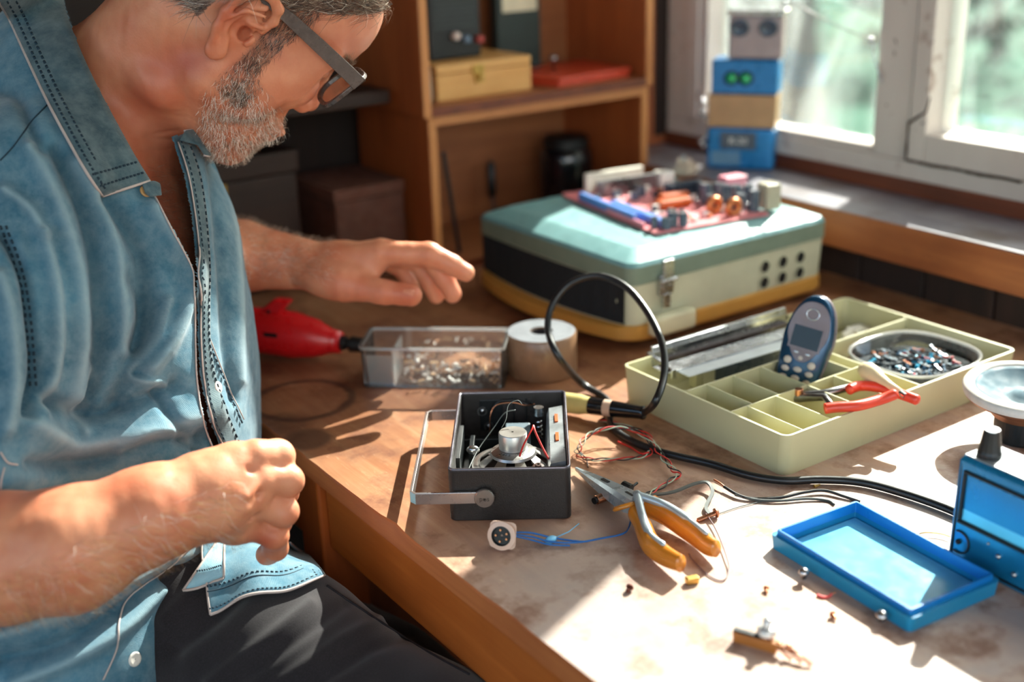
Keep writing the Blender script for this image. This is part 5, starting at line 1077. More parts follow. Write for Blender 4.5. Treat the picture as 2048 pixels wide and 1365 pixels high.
def np_mesh(name, P_, Q_, mats, parent=None, flip=False):
    me = bpy.data.meshes.new(name); Q_ = np.ascontiguousarray(Q_[:, ::-1] if flip else Q_)
    me.vertices.add(len(P_)); me.vertices.foreach_set('co', P_.astype(np.float32).ravel()); me.loops.add(Q_.size); me.loops.foreach_set('vertex_index', Q_.astype(np.int32).ravel())
    me.polygons.add(len(Q_)); me.polygons.foreach_set('loop_start', np.arange(0, Q_.size, Q_.shape[1], dtype=np.int32)); me.polygons.foreach_set('loop_total', np.full(len(Q_), Q_.shape[1], np.int32))
    me.polygons.foreach_set('use_smooth', np.ones(len(Q_), bool)); me.update(calc_edges=True); me.validate()
    for m in (mats if isinstance(mats, (list, tuple)) else [mats]): me.materials.append(m)
    o = bpy.data.objects.new(name, me); COL.objects.link(o)
    if parent is not None: o.parent = parent; o.matrix_parent_inverse = wm(parent).inverted()
    return o
def attr(o, name, v):
    a = o.data.attributes.new(name, 'FLOAT', 'POINT'); a.data.foreach_set('value', v.astype(np.float32))
_f, _r, _u, _c = A_(FWD), A_(RGT), A_(UPV), A_(CAMLOC)
def proj(P_):
    q = P_-_c; w = q@_f; return 1024+FPX*(q@_r)/w, 682.5-FPX*(q@_u)/w, w
def d3(x, y, dep): return A_(D(x, y, dep))
def noise3(P_, f, seed=0):
    """cheap smooth noise from sines"""
    rs = np.random.RandomState(seed); o = np.zeros(len(P_))
    for _ in range(7):
        k = rs.normal(size=3)*f; o += np.sin(P_@k+rs.uniform(0, 6.28))
    return o/7
ah, bh = A_(_r0), np.cross(A_([0, 0, 1.]), A_(_r0)); zz_ = A_([0, 0, 1.])

# --- head frame: F forward, L left, U up ----------------------------------
th, pp_, rl = math.radians(28), math.radians(50), math.radians(-12)
hd_ = math.cos(th)*ah+math.sin(th)*bh; HF = math.cos(pp_)*hd_-math.sin(pp_)*zz_; U0 = math.sin(pp_)*hd_+math.cos(pp_)*zz_; L0 = -math.sin(th)*ah+math.cos(th)*bh
HU = math.cos(rl)*U0+math.sin(rl)*L0; HL = math.cos(rl)*L0-math.sin(rl)*U0
H0 = d3(487, 62, 1.03)+.072*HL; HM = np.stack([HF, HL, HU])
def H(x, y, z): return H0+x*HF+y*HL+z*HU
def HP(px, py, y):
    """point of the plane y of the head frame seen at a pixel"""
    d = A_(D(px, py, 1.0))-_c; t = ((H0+y*HL-_c)@HL)/(d@HL); return _c+d*t
fld = Field(d3(0, 0, 1)*0+A_([-.10, .70, .60]), A_([.74, 1.46, 1.53]), VOX)
G = fld
# skull, face, jaw
G.ell(H(.006, 0, .058), (.096, .074, .078), HM, .01)
G.ell(H(-.030, 0, .040), (.070, .068, .066), HM, .02)
G.ell(H(.047, 0, .060), (.048, .062, .053), HM, .02)
G.ell(H(.040, 0, -.010), (.058, .060, .060), HM, .02)
for s_ in (-1, 1):
    G.ell(H(.064, s_*.040, .000), (.030, .024, .026), HM, .014)                  # cheek bones
    G.cone(H(.004, s_*.056, -.010), H(.012, s_*.052, -.052), .018, .017, .016)   # ramus
    G.cone(H(.012, s_*.050, -.054), H(.072, s_*.018, -.088), .018, .017, .016)   # jaw body
    G.cone(H(.086, s_*.012, .044), H(.070, s_*.048, .040), .012, .009, .010)     # brow ridge
    G.ell(H(.036, s_*.060, -.030), (.034, .014, .034), HM, .016)                 # masseter
    G.ell(H(.050, s_*.058, .030), (.030, .010, .026), HM, .014)                  # temple
G.ell(H(.084, 0, -.088), (.021, .023, .020), HM, .014)                           # chin
G.ell(H(.080, 0, -.050), (.026, .032, .028), HM, .014)                           # mouth mound
G.ell(H(.060, 0, -.070), (.036, .040, .030), HM, .016)
G.cone(H(.020, 0, -.070), H(.060, 0, -.088), .030, .020, .02)                    # floor of the mouth
G.ell(H(.072, 0, .070), (.026, .048, .036), HM, .016)                            # forehead
G.cone(H(.094, 0, .030), H(.106, 0, -.002), .0075, .009, .008)                   # nose
G.ell(H(.106, 0, -.006), (.0115, .011, .0095), HM, .006)
for s_ in (-1, 1):
    G.ell(H(.100, s_*.011, -.012), (.011, .0065, .008), HM, .005)
    G.ell(H(.096, s_*.032, .026), (.019, .0175, .0150), HM, .007, carve=True)    # eye socket
    G.ell(H(.077, s_*.032, .024), (.0145, .0145, .0135), HM, .003)               # eyeball under the lid
    G.cone(H(.090, s_*.020, .0185), H(.080, s_*.044, .0175), .0028, .0028, .004) # lower lid
    G.ell(H(.102, s_*.006, -.0195), (.0045, .0028, .0045), HM, .002, carve=True) # nostril
G.cone(H(.104, -.022, -.043), H(.104, .022, -.043), .0042, .0042, .006); G.cone(H(.101, -.018, -.053), H(.101, .018, -.053), .0050, .0050, .006)
G.cone(H(.110, -.018, -.048), H(.110, .018, -.048), .0016, .0016, .003, carve=True)
# ears
for s_ in (-1, 1):
    def E_(x, y, z): return H(x, s_*y, z)
    G.ell(E_(-.010, .074, .006), (.016, .006, .026), HM, .006)
    hx = [(.010, .0735, .012), (.010, .079, .024), (.004, .084, .034), (-.008, .088, .038), (-.020, .0895, .032), (-.0265, .089, .018), (-.026, .0875, .002), (-.021, .085, -.012), (-.0145, .083, -.022)]
    G.chain([E_(*p) for p in hx], [.003, .0034, .0036, .0038, .0038, .0036, .0034, .0034, .004], .0025)
    G.chain([E_(*p) for p in hx], [.0018]*9, .006)
    G.ell(E_(-.0075, .082, -.026), (.0095, .0042, .0105), HM, .004)               # lobe
    ah_ = [(-.004, .083, .027), (-.013, .0835, .018), (-.0175, .083, .004), (-.0145, .083, -.010), (-.007, .082, -.017)]
    G.chain([E_(*p) for p in ah_], [.0028, .0030, .0030, .0030, .0032], .003)
    G.chain([E_(-.014, .078, .026), E_(-.018, .078, .0), E_(-.010, .078, -.014)], [.0055, .0055, .004], .005)
    G.ell(E_(.0075, .079, -.002), (.0042, .0048, .0062), HM, .003)               # tragus
    G.ell(E_(-.005, .0865, -.001), (.0085, .0110, .0115), HM, .002, carve=True)  # concha
    G.ell(E_(.0010, .070, -.001), (.0056, .0240, .0072), HM, .002, carve=True)
    G.cone(E_(.001, .084, -.004), E_(-.001, .084, -.014), .0024, .0012, .002, carve=True)
    G.chain([E_(-.001, .0895, .022), E_(-.016, .0905, .014), E_(-.0205, .089, -.002)], [.0018, .0022, .0016], .002)
    G.chain([E_(.006, .080, .013), E_(-.004, .0805, .009)], [.0028, .0022], .003)
# neck
NB = d3(175, 258, 1.175)
G.cone(H(-.022, 0, -.020), NB, .060, .068, .022)
G.cone(H(.018, 0, -.055), NB+.04*hd_, .040, .052, .03)
G.cone(H(-.012, -.052, -.015), NB+.075*hd_-.02*HL-.03*zz_, .016, .013, .016)      # neck muscle, near side
G.cone(H(.022, -.004, -.090), NB+.088*hd_-.035*zz_, .014, .016, .02)              # throat
G.ell(H(-.006, -.030, -.090), (.020, .02, .014), HM, .02)
# torso
tf = math.radians(25); BF = math.cos(tf)*ah+math.sin(tf)*bh; BL = -math.sin(tf)*ah+math.cos(tf)*bh
TOR = [(d3(20, 1330, 1.16), .110, .155), (d3(110, 1110, 1.17), .120, .160), (d3(178, 900, 1.18), .130, .168), (d3(160, 680, 1.19), .130, .178), (d3(150, 520, 1.20), .118, .185), (d3(152, 400, 1.205), .095, .170)]
def torso(F_, grow, k=.03, cut=0):
    for i in range(len(TOR)-1):
        (p, a, b), (q, c, d) = TOR[i], TOR[i+1]
        F_.cone(p, q, b+grow, d+grow, k, flat=(BF, ((a+grow)/(b+grow)+(c+grow)/(d+grow))/2))
SR, SL_ = d3(55, 430, 1.035), d3(120, 350, 1.38)
torso(G, -.006)
G.cone(NB-.02*zz_, SR+.03*zz_, .055, .050, .03); G.cone(NB-.02*zz_, SL_+.03*zz_, .055, .050, .03)
G.cone(NB-.01*zz_, TOR[4][0], .062, .10, .04)
G.cone(NB+.03*BF-.05*zz_, NB+.066*BF-.16*zz_, .060, .070, .04)                     # upper chest in the open collar
# right arm (near the camera)
ER, WR_ = d3(-135, 1120, .905), d3(425, 987, .928)
G.chain([SR, (SR+ER)/2, ER], [.052, .046, .042], .02)
G.chain([ER, d3(0, 1118, .89), d3(140, 1100, .888), d3(300, 1030, .905), WR_], [.042, .0465, .0445, .0350, .0315], .012)
up_ = A_(UPV)
def hand(F_, wrist, mcps, fingers, radii, thumb, trad, flatdir, kp=.008):
    for i, m in enumerate(mcps): F_.cone(wrist+(m-wrist)*.02+(mcps[i]-sum(mcps)/4)*.35, m, .0150, .0122, kp)
    F_.ell(sum(mcps)/4*.45+wrist*.55, (.03, .026, .018), None, .012)
    for ch, rr_, m in zip(fingers, radii, mcps):
        F_.chain([m]+ch, [rr_[0]]+rr_, .0028)
        F_.ell(ch[0], (rr_[1]*1.05,)*3, None, .003)
    F_.chain(thumb, trad, .006)
mc = [d3(512, 912, .938), d3(518, 958, .936), d3(510, 1006, .942), d3(496, 1050, .952)]
G.chain([WR_+A_(UPV)*.006, d3(470, 935, .935)], [.0280, .0200], .012); G.chain([WR_-A_(UPV)*.010, d3(465, 1040, .948)], [.0260, .0200], .012)
hand(G, WR_, mc, [[d3(556, 913, .953), d3(555, 938, .985), d3(536, 950, 1.003)], [d3(574, 962, .950), d3(567, 986, .982), d3(545, 998, 1.0)],
                  [d3(566, 1024, .953), d3(556, 1044, .982), d3(533, 1054, .998)], [d3(549, 1072, .962), d3(551, 1097, .978), d3(534, 1110, .990)]],
     [[.0128, .0122, .0108, .0090], [.0125, .0120, .0106, .0090], [.0118, .0112, .0100, .0086], [.0108, .0100, .0090, .0078]],
     [d3(455, 985, .965), d3(500, 975, .995), d3(535, 985, 1.012), d3(560, 985, 1.018)], [.018, .014, .0115, .0095], None)
for i_, (a_, b_) in enumerate(((0, 1), (1, 2), (2, 3))):                          # hollows between the knuckles
    p_ = (mc[a_]+mc[b_])/2-A_(FWD)*.0165; G.ell(p_+A_(RGT)*.004-A_(FWD)*.0015, (.008, .0022, .0025), np.stack([A_(RGT), A_(UPV), A_(FWD)]), .005, carve=True)
for i_ in (1, 2): G.cone(WR_-A_(FWD)*.020+A_(RGT)*.03+(mc[i_]-mc[1])*.5, mc[i_]-A_(FWD)*.0105, .0016, .0022, .006)  # tendons
# left arm (beyond, over the bench)
EL, WL_ = d3(230, 500, 1.40), d3(607, 528, 1.300)
G.chain([SL_, EL], [.052, .044], .02)
G.chain([EL, d3(400, 508, 1.335), d3(480, 512, 1.312), WL_], [.043, .040, .0370, .0275], .012)
ml = [d3(762, 506, 1.272), d3(764, 500, 1.292), d3(752, 504, 1.312), d3(736, 514, 1.330)]
hand(G, WL_, ml, [[d3(858, 509, 1.272), d3(903, 530, 1.276), d3(931, 546, 1.280)], [d3(860, 516, 1.297), d3(888, 558, 1.302), d3(905, 588, 1.306)],
                  [d3(834, 524, 1.318), d3(860, 566, 1.324), d3(873, 592, 1.328)], [d3(798, 533, 1.335), d3(818, 562, 1.340), d3(826, 582, 1.342)]],
     [[.0125, .0112, .0095, .0072], [.0118, .0108, .0098, .0082], [.0110, .0102, .0092, .0080], [.0100, .0092, .0084, .0072]],
     [d3(622, 545, 1.285), d3(690, 570, 1.266), d3(765, 584, 1.260), d3(822, 590, 1.260)], [.0200, .0165, .0122, .0118], None)
G.ell(d3(665, 560, 1.272), (.026, .020, .017), np.stack([A_(RGT), A_(FWD), A_(UPV)]), .014)
G.chain([d3(690, 560, 1.275), d3(750, 535, 1.275)], [.012, .010], .012)          # web between thumb and index
P_, Q_ = G.mesh(); del G.f
P_ = relax(P_, Q_, 3); N_v = normals(P_, Q_)
px_, py_, dd_ = proj(P_)
if (N_v*(P_-A_(TOR[3][0]))).sum() < 0: N_v = -N_v; Q_ = Q_[:, ::-1]
# fine relief: skin folds on the neck, wrinkles at thumb and knuckles
def hloc(P_): q = P_-H0; return q@HF, q@HL, q@HU
hx_, hy_, hz_ = hloc(P_)
disp = .0004*noise3(P_, 260, 1)+.0006*noise3(P_, 90, 2)
face = (np.sqrt(hx_**2+hy_**2+(hz_-.0)**2) < .17)
crease = lambda x0, y0, x1, y1, w: np.exp(-(np.abs((px_-x0)*(y1-y0)-(py_-y0)*(x1-x0))/math.hypot(x1-x0, y1-y0)/w)**2)*((((px_-x0)*(x1-x0)+(py_-y0)*(y1-y0))/((x1-x0)**2+(y1-y0)**2)).clip(-.2, 1.2) == (((px_-x0)*(x1-x0)+(py_-y0)*(y1-y0))/((x1-x0)**2+(y1-y0)**2)))
for c_ in ((250, 275, 345, 280, 4), (272, 300, 330, 300, 3), (300, 270, 350, 262, 4)): disp -= .0009*crease(*c_)*(dd_ < 1.25)
for x_ in (785, 791, 797): disp -= .0007*crease(x_, 575, x_+2, 600, 2.0)*(dd_ > 1.2)*(dd_ < 1.29)
for c_ in ((655, 150, 690, 120, 3), (600, 205, 640, 165, 3)): disp -= .0010*crease(*c_)*(dd_ < 1.3)*(hy_ < 0)
P_ = P_+N_v*disp[:, None]
# --- skin --------------------------------------------------------------------
def skin_mat():
    m, n, l, b = nodes('skin'); co = coords(n, l)
    f = noise(n, l, co, 26, 5); g = noise(n, l, co, 9, 3); h_ = noise(n, l, co, 420, 3)
    c = ramp(n, l, f, [(.3, lin('#ca7856')), (.7, lin('#e09e7a'))])
    c = mixc(n, l, ramp(n, l, g, [(.45, (0, 0, 0)), (.7, (.5,)*3)]), c, lin('#b85a44'))
    a = n.new('ShaderNodeAttribute'); a.attribute_name = 'ruddy'; c = mixc(n, l, a.outputs['Fac'], c, lin('#b04a34'))
    a = n.new('ShaderNodeAttribute'); a.attribute_name = 'pale'; c = mixc(n, l, a.outputs['Fac'], c, lin('#e2a892'))
    a = n.new('ShaderNodeAttribute'); a.attribute_name = 'hairy'; c = mixc(n, l, a.outputs['Fac'], c, lin('#5f4a40'))
    l.new(c, b.inputs['Base Color']); b.inputs['Roughness'].default_value = .46; inp(b, 'Specular IOR Level', .45)
    inp(b, 'Subsurface Weight', .22); b.inputs['Subsurface Radius'].default_value = (1.0, .32, .16); inp(b, 'Subsurface Scale', .008)
    v = n.new('ShaderNodeTexVoronoi'); v.inputs['Scale'].default_value = 480; l.new(co, v.inputs[0])
    q = bump(n, l, b, v.outputs['Distance'], .16, .0005); bump(n, l, b, h_, .12, .0006, q); return m
M['skin'] = skin_mat()
man = thing('person', 'seated person in worn blue denim shirt and glasses bending over the workbench', 'person', (.10, .95, .0))
body = np_mesh('body', P_, Q_, M['skin'], man)
def sm(x, a, b): return np.clip((x-a)/(b-a), 0, 1)
blob = lambda x, y, r, d0=0, d1=9: np.exp(-((px_-x)**2+(py_-y)**2)/(r*r))*(dd_ > d0)*(dd_ < d1)
ruddy = np.clip(.7*blob(375, 120, 45)+.6*blob(465, 25, 40)+.5*blob(820, 590, 26)+.7*blob(525, 1085, 26, 0, 1.1)+.6*blob(480, 135, 30)+.45*blob(300, 180, 60)+.5*blob(640, 205, 30)+.3*blob(330, 450, 70), 0, .8)
attr(body, 'ruddy', ruddy)
# hair and beard regions in the head frame
onhead = (hx_**2+(hy_*1.1)**2+(hz_-.02)**2 < .15**2)
hairline = np.where(hx_ > .020, .047+(hx_-.020)*.85, np.where(hx_ > -.015, .042, .030-(np.minimum(-.015, hx_)+.015)*-.9))
hairm = onhead & (hz_ > hairline) & (hx_ < .088)
burn = onhead & (np.abs(hy_) > .045) & (hx_ > .014) & (hx_ < .034) & (hz_ > -.02) & (hz_ <= hairline+.002)
napem = onhead & (hx_ < -.032) & (hz_ > -.020+(-.032-hx_)*.2) & (hz_ <= hairline+.002)
beard_top = np.where(hx_ < .04, .004-(hx_-.014)*.9, -.020-(hx_-.04)*.12)
beard_low = np.where(hx_ < .03, -.066-.1*(hx_), -.104)
beardm = onhead & (hx_ > .012) & (hz_ < beard_top) & (hz_ > -.112) & (hz_ > -.062-(hx_-.01)*1.0) & ~((hx_ > .098) & (np.abs(hy_) < .020) & (hz_ < -.037) & (hz_ > -.058))
bw = sm(beard_top-hz_, -.002, .022)*sm(hx_, .010, .034)*sm(hz_-(-.062-(hx_-.01)*1.0), 0, .02)*(.45+.55*sm(noise3(P_, 330, 12), -.35, .3))
attr(body, 'hairy', np.clip(.85*(hairm | napem)+.10*beardm+.3*burn, 0, .85)); attr(body, 'pale', np.clip(.5*sm(hx_, .05, .1)*onhead*(hz_ > .05), 0, 1))

# --- strands -------------------------------------------------------------------
tri_c = (P_[Q_[:, 0]]+P_[Q_[:, 2]])/2; tri_n = N_v[Q_[:, 0]]
def strands(name, mask, count, direc, Lr, w, mats, probs, seed=1, curl=.25, lab=None, lift=.3, wt=None):
    """tapered flat hairs rooted on the body surface"""
    rs = np.random.RandomState(seed); idx = np.nonzero(mask[Q_[:, 0]])[0]
    if len(idx) == 0: return None
    pr_ = None if wt is None else wt[Q_[idx, 0]]+1e-4; i = rs.choice(idx, count, p=None if pr_ is None else pr_/pr_.sum()); r1 = rs.rand(count, 1); r2 = rs.rand(count, 1)
    p = P_[Q_[i, 0]]*(1-r1)*(1-r2)+P_[Q_[i, 1]]*r1*(1-r2)+P_[Q_[i, 2]]*r1*r2+P_[Q_[i, 3]]*(1-r1)*r2
    n = tri_n[i]; d = direc(p, n)+rs.normal(size=(count, 3))*curl; d = d-n*(d*n).sum(1, keepdims=True); d /= np.linalg.norm(d, axis=1, keepdims=True)+1e-9
    L = rs.uniform(Lr[0], Lr[1], (count, 1)); s_ = np.cross(n, d); s_ /= np.linalg.norm(s_, axis=1, keepdims=True)+1e-9
    m1 = p+d*L*.5+n*L*(.5*lift+.05)+rs.normal(size=(count, 3))*L*.05; m2 = p+d*L+n*L*(.3*lift)*rs.uniform(-.2, 1.6, (count, 1))+rs.normal(size=(count, 3))*L*.08
    V = np.stack([p-s_*w-n*.0006, p+s_*w-n*.0006, m1+s_*w*.8, m1-s_*w*.8, m2+s_*w*.25, m2-s_*w*.25], 1).reshape(-1, 3)
    b = np.arange(count)[:, None]*6; F = np.concatenate([b+A_([[0, 1, 2, 3]]), b+A_([[3, 2, 4, 5]])])
    o = np_mesh(name, V, F, mats, man); mi = rs.choice(len(mats), count, p=probs).astype(np.int32); o.data.polygons.foreach_set('material_index', np.concatenate([mi, mi]))
    o['kind'] = 'stuff'
    if lab: o['label'] = lab
    return o
def hairmat(nm, h, r=.4): return plain(nm, h, r, var=.2, sc=200, spec=.6)
hd1, hd2, hg, hw, hb = hairmat('hair_dark', '#2a211d'), hairmat('hair_brown', '#6a5040'), hairmat('hair_grey', '#b09a86'), hairmat('hair_white', '#eadfd2'), hairmat('hair_blond', '#d9a86c')
strands('head_hair', hairm | napem, 26000, lambda p, n: -.75*HF-.55*HU+.0*n, (.012, .026), .00016, [hd1, hd2, hg, hw], [.33, .45, .18, .04], 2, .35, 'short greying brown hair', .45)
strands('sideburn_hair', burn, 1700, lambda p, n: -HU*1.0+.15*HF, (.005, .009), .00013, [hd1, hd2, hg], [.65, .25, .1], 3, .3, 'dark brown sideburn hair', .3)
chin = beardm & ((hx_ > .045) | (hz_ < -.05))
strands('beard', beardm & ~chin, 2600, lambda p, n: -HU*.8+.35*HF, (.004, .0075), .00011, [hd1, hd2, hg, hw], [.30, .35, .20, .15], 4, .4, 'grey-brown stubble along the jaw', .5, bw)
strands('beard', chin, 5600, lambda p, n: -HU*.7+.5*HF+.5*n, (.005, .0095), .00012, [hd1, hd2, hg, hw], [.06, .12, .30, .52], 5, .45, 'whitish stubble on chin and upper lip', .9, bw)
strands('eyebrow', onhead & (hx_ > .068) & (np.abs(hy_) > .010) & (np.abs(hy_) < .052) & (hz_ > .040) & (hz_ < .050), 700, lambda p, n: .3*HU+np.sign((p-H0)@HL)[:, None]*HL, (.007, .012), .00015, [hd2, hg], [.6, .4], 6, .3, None, .5)
farm_r = (dd_ < 1.0) & (px_ < 470) & (py_ > 880); armdir_r = (WR_-ER)/np.linalg.norm(WR_-ER)
strands('arm_hair', farm_r & (py_ > 1150-.42*px_), 2600, lambda p, n: armdir_r-.5*zz_, (.009, .018), .00010, [hb, hw, hd2], [.6, .25, .15], 7, .5, 'fair hair on the right forearm', .9)
armdir_l = (WL_-EL)/np.linalg.norm(WL_-EL); farm_l = (dd_ > 1.2) & (px_ > 440) & (px_ < 660) & (py_ < 560) & (py_ > 420)
strands('arm_hair', farm_l, 2600, lambda p, n: armdir_l-.1*zz_, (.008, .014), .00010, [hg, hw, hd2], [.4, .35, .25], 8, .5, 'greyish hair on the left forearm', .7)
strands('chest_hair', (px_ > 290) & (px_ < 400) & (py_ > 330) & (py_ < 560) & (dd_ < 1.3) & (dd_ > 1.0), 500, lambda p, n: BF-.6*zz_, (.007, .013), .00010, [hd2, hg], [.6, .4], 9, .6, None, .8)

# nails
def nail(c, axis, nrm_, r, lab=None):
    axis = A_(axis)/np.linalg.norm(axis); n = A_(nrm_)-axis*(A_(nrm_)@axis); n /= np.linalg.norm(n); s_ = np.cross(axis, n); m = MB(); V = []; k = 7
    for i in range(5):
        for j in range(k):
            u = (j/(k-1)-.5)*1.7; v = (i/4-.5); w_ = .0068*r/.0095*(1-.25*(2*abs(v))**3)
            V.append(c+axis*v*.012*r/.0095+s_*math.sin(u)*r*.78*(1-.1*(2*abs(v))**3)+n*(math.cos(u)*r*.98+.0003-(.0008 if i in (0, 4) else 0)))
    m.put(V, [(i*k+j, i*k+j+1, (i+1)*k+j+1, (i+1)*k+j) for i in range(4) for j in range(k-1)])
    o = mk('nail', m, M['nail'], man, world=True, smooth=True, label=lab); sd_ = o.modifiers.new('s', 'SOLIDIFY'); sd_.thickness = .0006; return o
M['nail'] = plain('finger_nail', '#cc8064', .45, var=.08, spec=.35)
nail(d3(816, 589, 1.260), d3(822, 590, 1.26)-d3(765, 584, 1.26), -A_(FWD)+A_(UPV)*.15, .0118, 'left thumb nail')
nail(d3(922, 541, 1.279), d3(931, 546, 1.28)-d3(903, 530, 1.276), A_(UPV)*.9+A_(RGT)*.6, .0082)
nail(d3(533, 1108, .988), d3(534, 1110, .990)-d3(551, 1097, .978), -A_(FWD)*.6-A_(UPV)*.9-.3*A_(RGT), .0085)

# --- eyes (behind the lenses) ------------------------------------------------------
for s_ in (-1, 1):
    m = MB(); m.ball(tuple(H(.0765, s_*.032, .0225)), .0122, 20); e_ = mk('eye', m, plain('eye_white', '#e8ddd4', .15, var=.02), man, world=True, smooth=True)
    m = MB(); c_ = H(.0765, s_*.032, .0225); dv = HF*.85-HU*.5; dv /= np.linalg.norm(dv); m.lathe([(.0056, .0108), (.004, .0118), (.001, .0124)], tuple(c_), tuple(dv), 20); mk('iris', m, plain('iris', '#3c4a44', .1), e_, world=True, smooth=True)
# ================================================================== clothes
def denim(name, a, b_, fadec, dark):
    m, n, l, b = nodes(name); co = coords(n, l); f = noise(n, l, co, 9, 6, .6); fine = noise(n, l, co, 70, 4, .7)
    c = ramp(n, l, f, [(.3, lin(a)), (.7, lin(b_))]); c = mixc(n, l, ramp(n, l, fine, [(.35, (0, 0, 0)), (.7, (.35,)*3)]), c, lin(fadec))
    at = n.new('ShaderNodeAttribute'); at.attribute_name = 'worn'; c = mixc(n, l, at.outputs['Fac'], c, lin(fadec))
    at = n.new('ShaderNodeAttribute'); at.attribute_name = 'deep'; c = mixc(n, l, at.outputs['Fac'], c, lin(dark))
    l.new(c, b.inputs['Base Color']); b.inputs['Roughness'].default_value = .85; inp(b, 'Specular IOR Level', .15); inp(b, 'Sheen Weight', .25); inp(b, 'Sheen Roughness', .5)
    wv = n.new('ShaderNodeTexWave'); wv.inputs['Scale'].default_value = 420; wv.inputs['Distortion'].default_value = 2.5; wv.inputs['Detail'].default_value = 2
    l.new(coords(n, l, (1, 1, 1), rot=(.5, .6, .7)), wv.inputs[0]); q = bump(n, l, b, wv.outputs['Fac'], .22, .0004); bump(n, l, b, fine, .4, .0012, q); return m
M['denim'] = denim('washed_denim', '#2b5468', '#4e7e93', '#96adb4', '#18313f')
M['denimdark'] = denim('denim_collar', '#2c4149', '#45606a', '#8a9a9c', '#1a2c34')
M['denimpale'] = denim('denim_inside', '#7fb0c4', '#98c4d4', '#b8dae4', '#5a8ea4')
M['thread'] = plain('pale_thread', '#b9aaa4', .8); M['threadd'] = plain('dark_thread', '#16303f', .8); M['button'] = plain('pearl_button', '#dcd6cc', .25, spec=.8)
S = Field(A_([-.10, .70, .46]), A_([.56, 1.46, 1.46]), .0022)
STOR = [(d3(50, 1420, 1.11), .130, .178), (d3(98, 1270, 1.12), .138, .182), (d3(120, 1150, 1.14), .142, .182), (d3(150, 1000, 1.16), .148, .186), (d3(182, 870, 1.17), .150, .188), (d3(178, 740, 1.175), .150, .192), (d3(172, 640, 1.18), .148, .194), (d3(165, 520, 1.19), .138, .196), (d3(164, 410, 1.195), .118, .186), (d3(158, 340, 1.2), .094, .165)]
for i in range(len(STOR)-1):
    (p, a, b_), (q, c, d) = STOR[i], STOR[i+1]
    S.cone(p, q, b_, d, .03, flat=(BF, (a/b_+c/d)/2))
S.cone(NB-.045*zz_, SR+.025*zz_, .060, .064, .03); S.cone(NB-.045*zz_, SL_+.025*zz_, .060, .064, .03); S.cone(NB-.03*zz_-.03*BF, TOR[4][0]-.03*BF, .064, .112, .04)
S.cone(NB-.035*zz_+.01*BF, TOR[4][0]+.02*BF, .066, .108, .04)
SE = d3(-70, 905, .945)
S.chain([SR, (SR+SE)/2, SE], [.072, .066, .064], .03); S.chain([SL_, SL_+(EL-SL_)*.8], [.068, .060], .03)
SP, SQ = S.mesh(); del S.f
SP = relax(SP, SQ, 3)
# open the sleeve end and the hem, drop what the trousers hide
arm_d = (SE-SR)/np.linalg.norm(SE-SR)
SN = normals(SP, SQ)
if (SN*(SP-STOR[4][0])).sum() < 0: SN = -SN; SQ = SQ[:, ::-1]
sx_, sy_, sd_ = proj(SP)
# folds: ridges and valleys of the cloth, (polyline in picture coordinates), height, half width
FOLD = [([(60, 300), (110, 400), (150, 540), (160, 690), (130, 820)], .0065, 20), ([(110, 300), (165, 420), (195, 560), (200, 700), (165, 830)], -.006, 17),
        ([(150, 330), (215, 450), (245, 590), (250, 700)], .0060, 19), ([(215, 400), (280, 500), (300, 600), (270, 690)], -.0075, 22),
        ([(300, 420), (345, 490), (384, 545), (366, 620), (335, 690), (300, 735)], .0080, 17), ([(270, 560), (300, 640), (262, 740), (230, 800)], -.0070, 24),
        ([(335, 600), (310, 680), (262, 742), (280, 762), (335, 770)], .0050, 10), ([(5, 470), (42, 540), (60, 640), (70, 740), (50, 830)], -.0070, 11),
        ([(0, 560), (20, 640), (25, 760), (10, 860)], .0065, 18), ([(85, 470), (108, 580), (112, 700), (80, 820)], .0055, 14),
        ([(60, 850), (150, 890), (250, 880), (350, 850), (420, 820)], .0075, 26), ([(90, 800), (180, 830), (280, 800), (350, 770)], -.0075, 18),
        ([(70, 930), (180, 920), (300, 880), (400, 875)], -.006, 18), ([(240, 900), (300, 865), (370, 870), (385, 885)], .0050, 12),
        ([(0, 1270), (120, 1235), (250, 1170), (380, 1100)], .0065, 20), ([(0, 1320), (120, 1290), (240, 1215), (340, 1140)], -.0060, 17),
        ([(0, 1190), (60, 1200), (200, 1140), (330, 1080)], -.0050, 22), ([(30, 1365), (140, 1320), (240, 1260), (320, 1180)], .0055, 17),
        ([(455, 330), (470, 480), (478, 620), (482, 760)], .0030, 12), ([(425, 330), (440, 470), (450, 600), (455, 700), (470, 800)], -.0035, 10),
        ([(0, 180), (40, 200), (80, 300)], -.004, 14), ([(10, 380), (60, 420), (85, 470)], .004, 14), ([(320, 780), (345, 850), (395, 900)], -.005, 12), ([(180, 740), (150, 800), (170, 860)], .004, 14)]
def segd(X, Y, pl):
    d = np.full(X.shape, 1e9)
    for (x0, y0), (x1, y1) in zip(pl[:-1], pl[1:]):
        t = np.clip(((X-x0)*(x1-x0)+(Y-y0)*(y1-y0))/((x1-x0)**2+(y1-y0)**2), 0, 1); d = np.minimum(d, np.hypot(X-x0-t*(x1-x0), Y-y0-t*(y1-y0)))
    return d
near = (SN@_f < .15)
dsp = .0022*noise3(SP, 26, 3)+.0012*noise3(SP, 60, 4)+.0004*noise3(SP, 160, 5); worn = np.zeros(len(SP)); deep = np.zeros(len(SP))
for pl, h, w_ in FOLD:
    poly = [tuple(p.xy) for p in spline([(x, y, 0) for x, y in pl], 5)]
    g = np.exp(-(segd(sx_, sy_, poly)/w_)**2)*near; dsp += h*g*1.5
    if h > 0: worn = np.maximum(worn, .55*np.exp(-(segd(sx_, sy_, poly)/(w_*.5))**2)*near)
    else: deep = np.maximum(deep, .35*g)
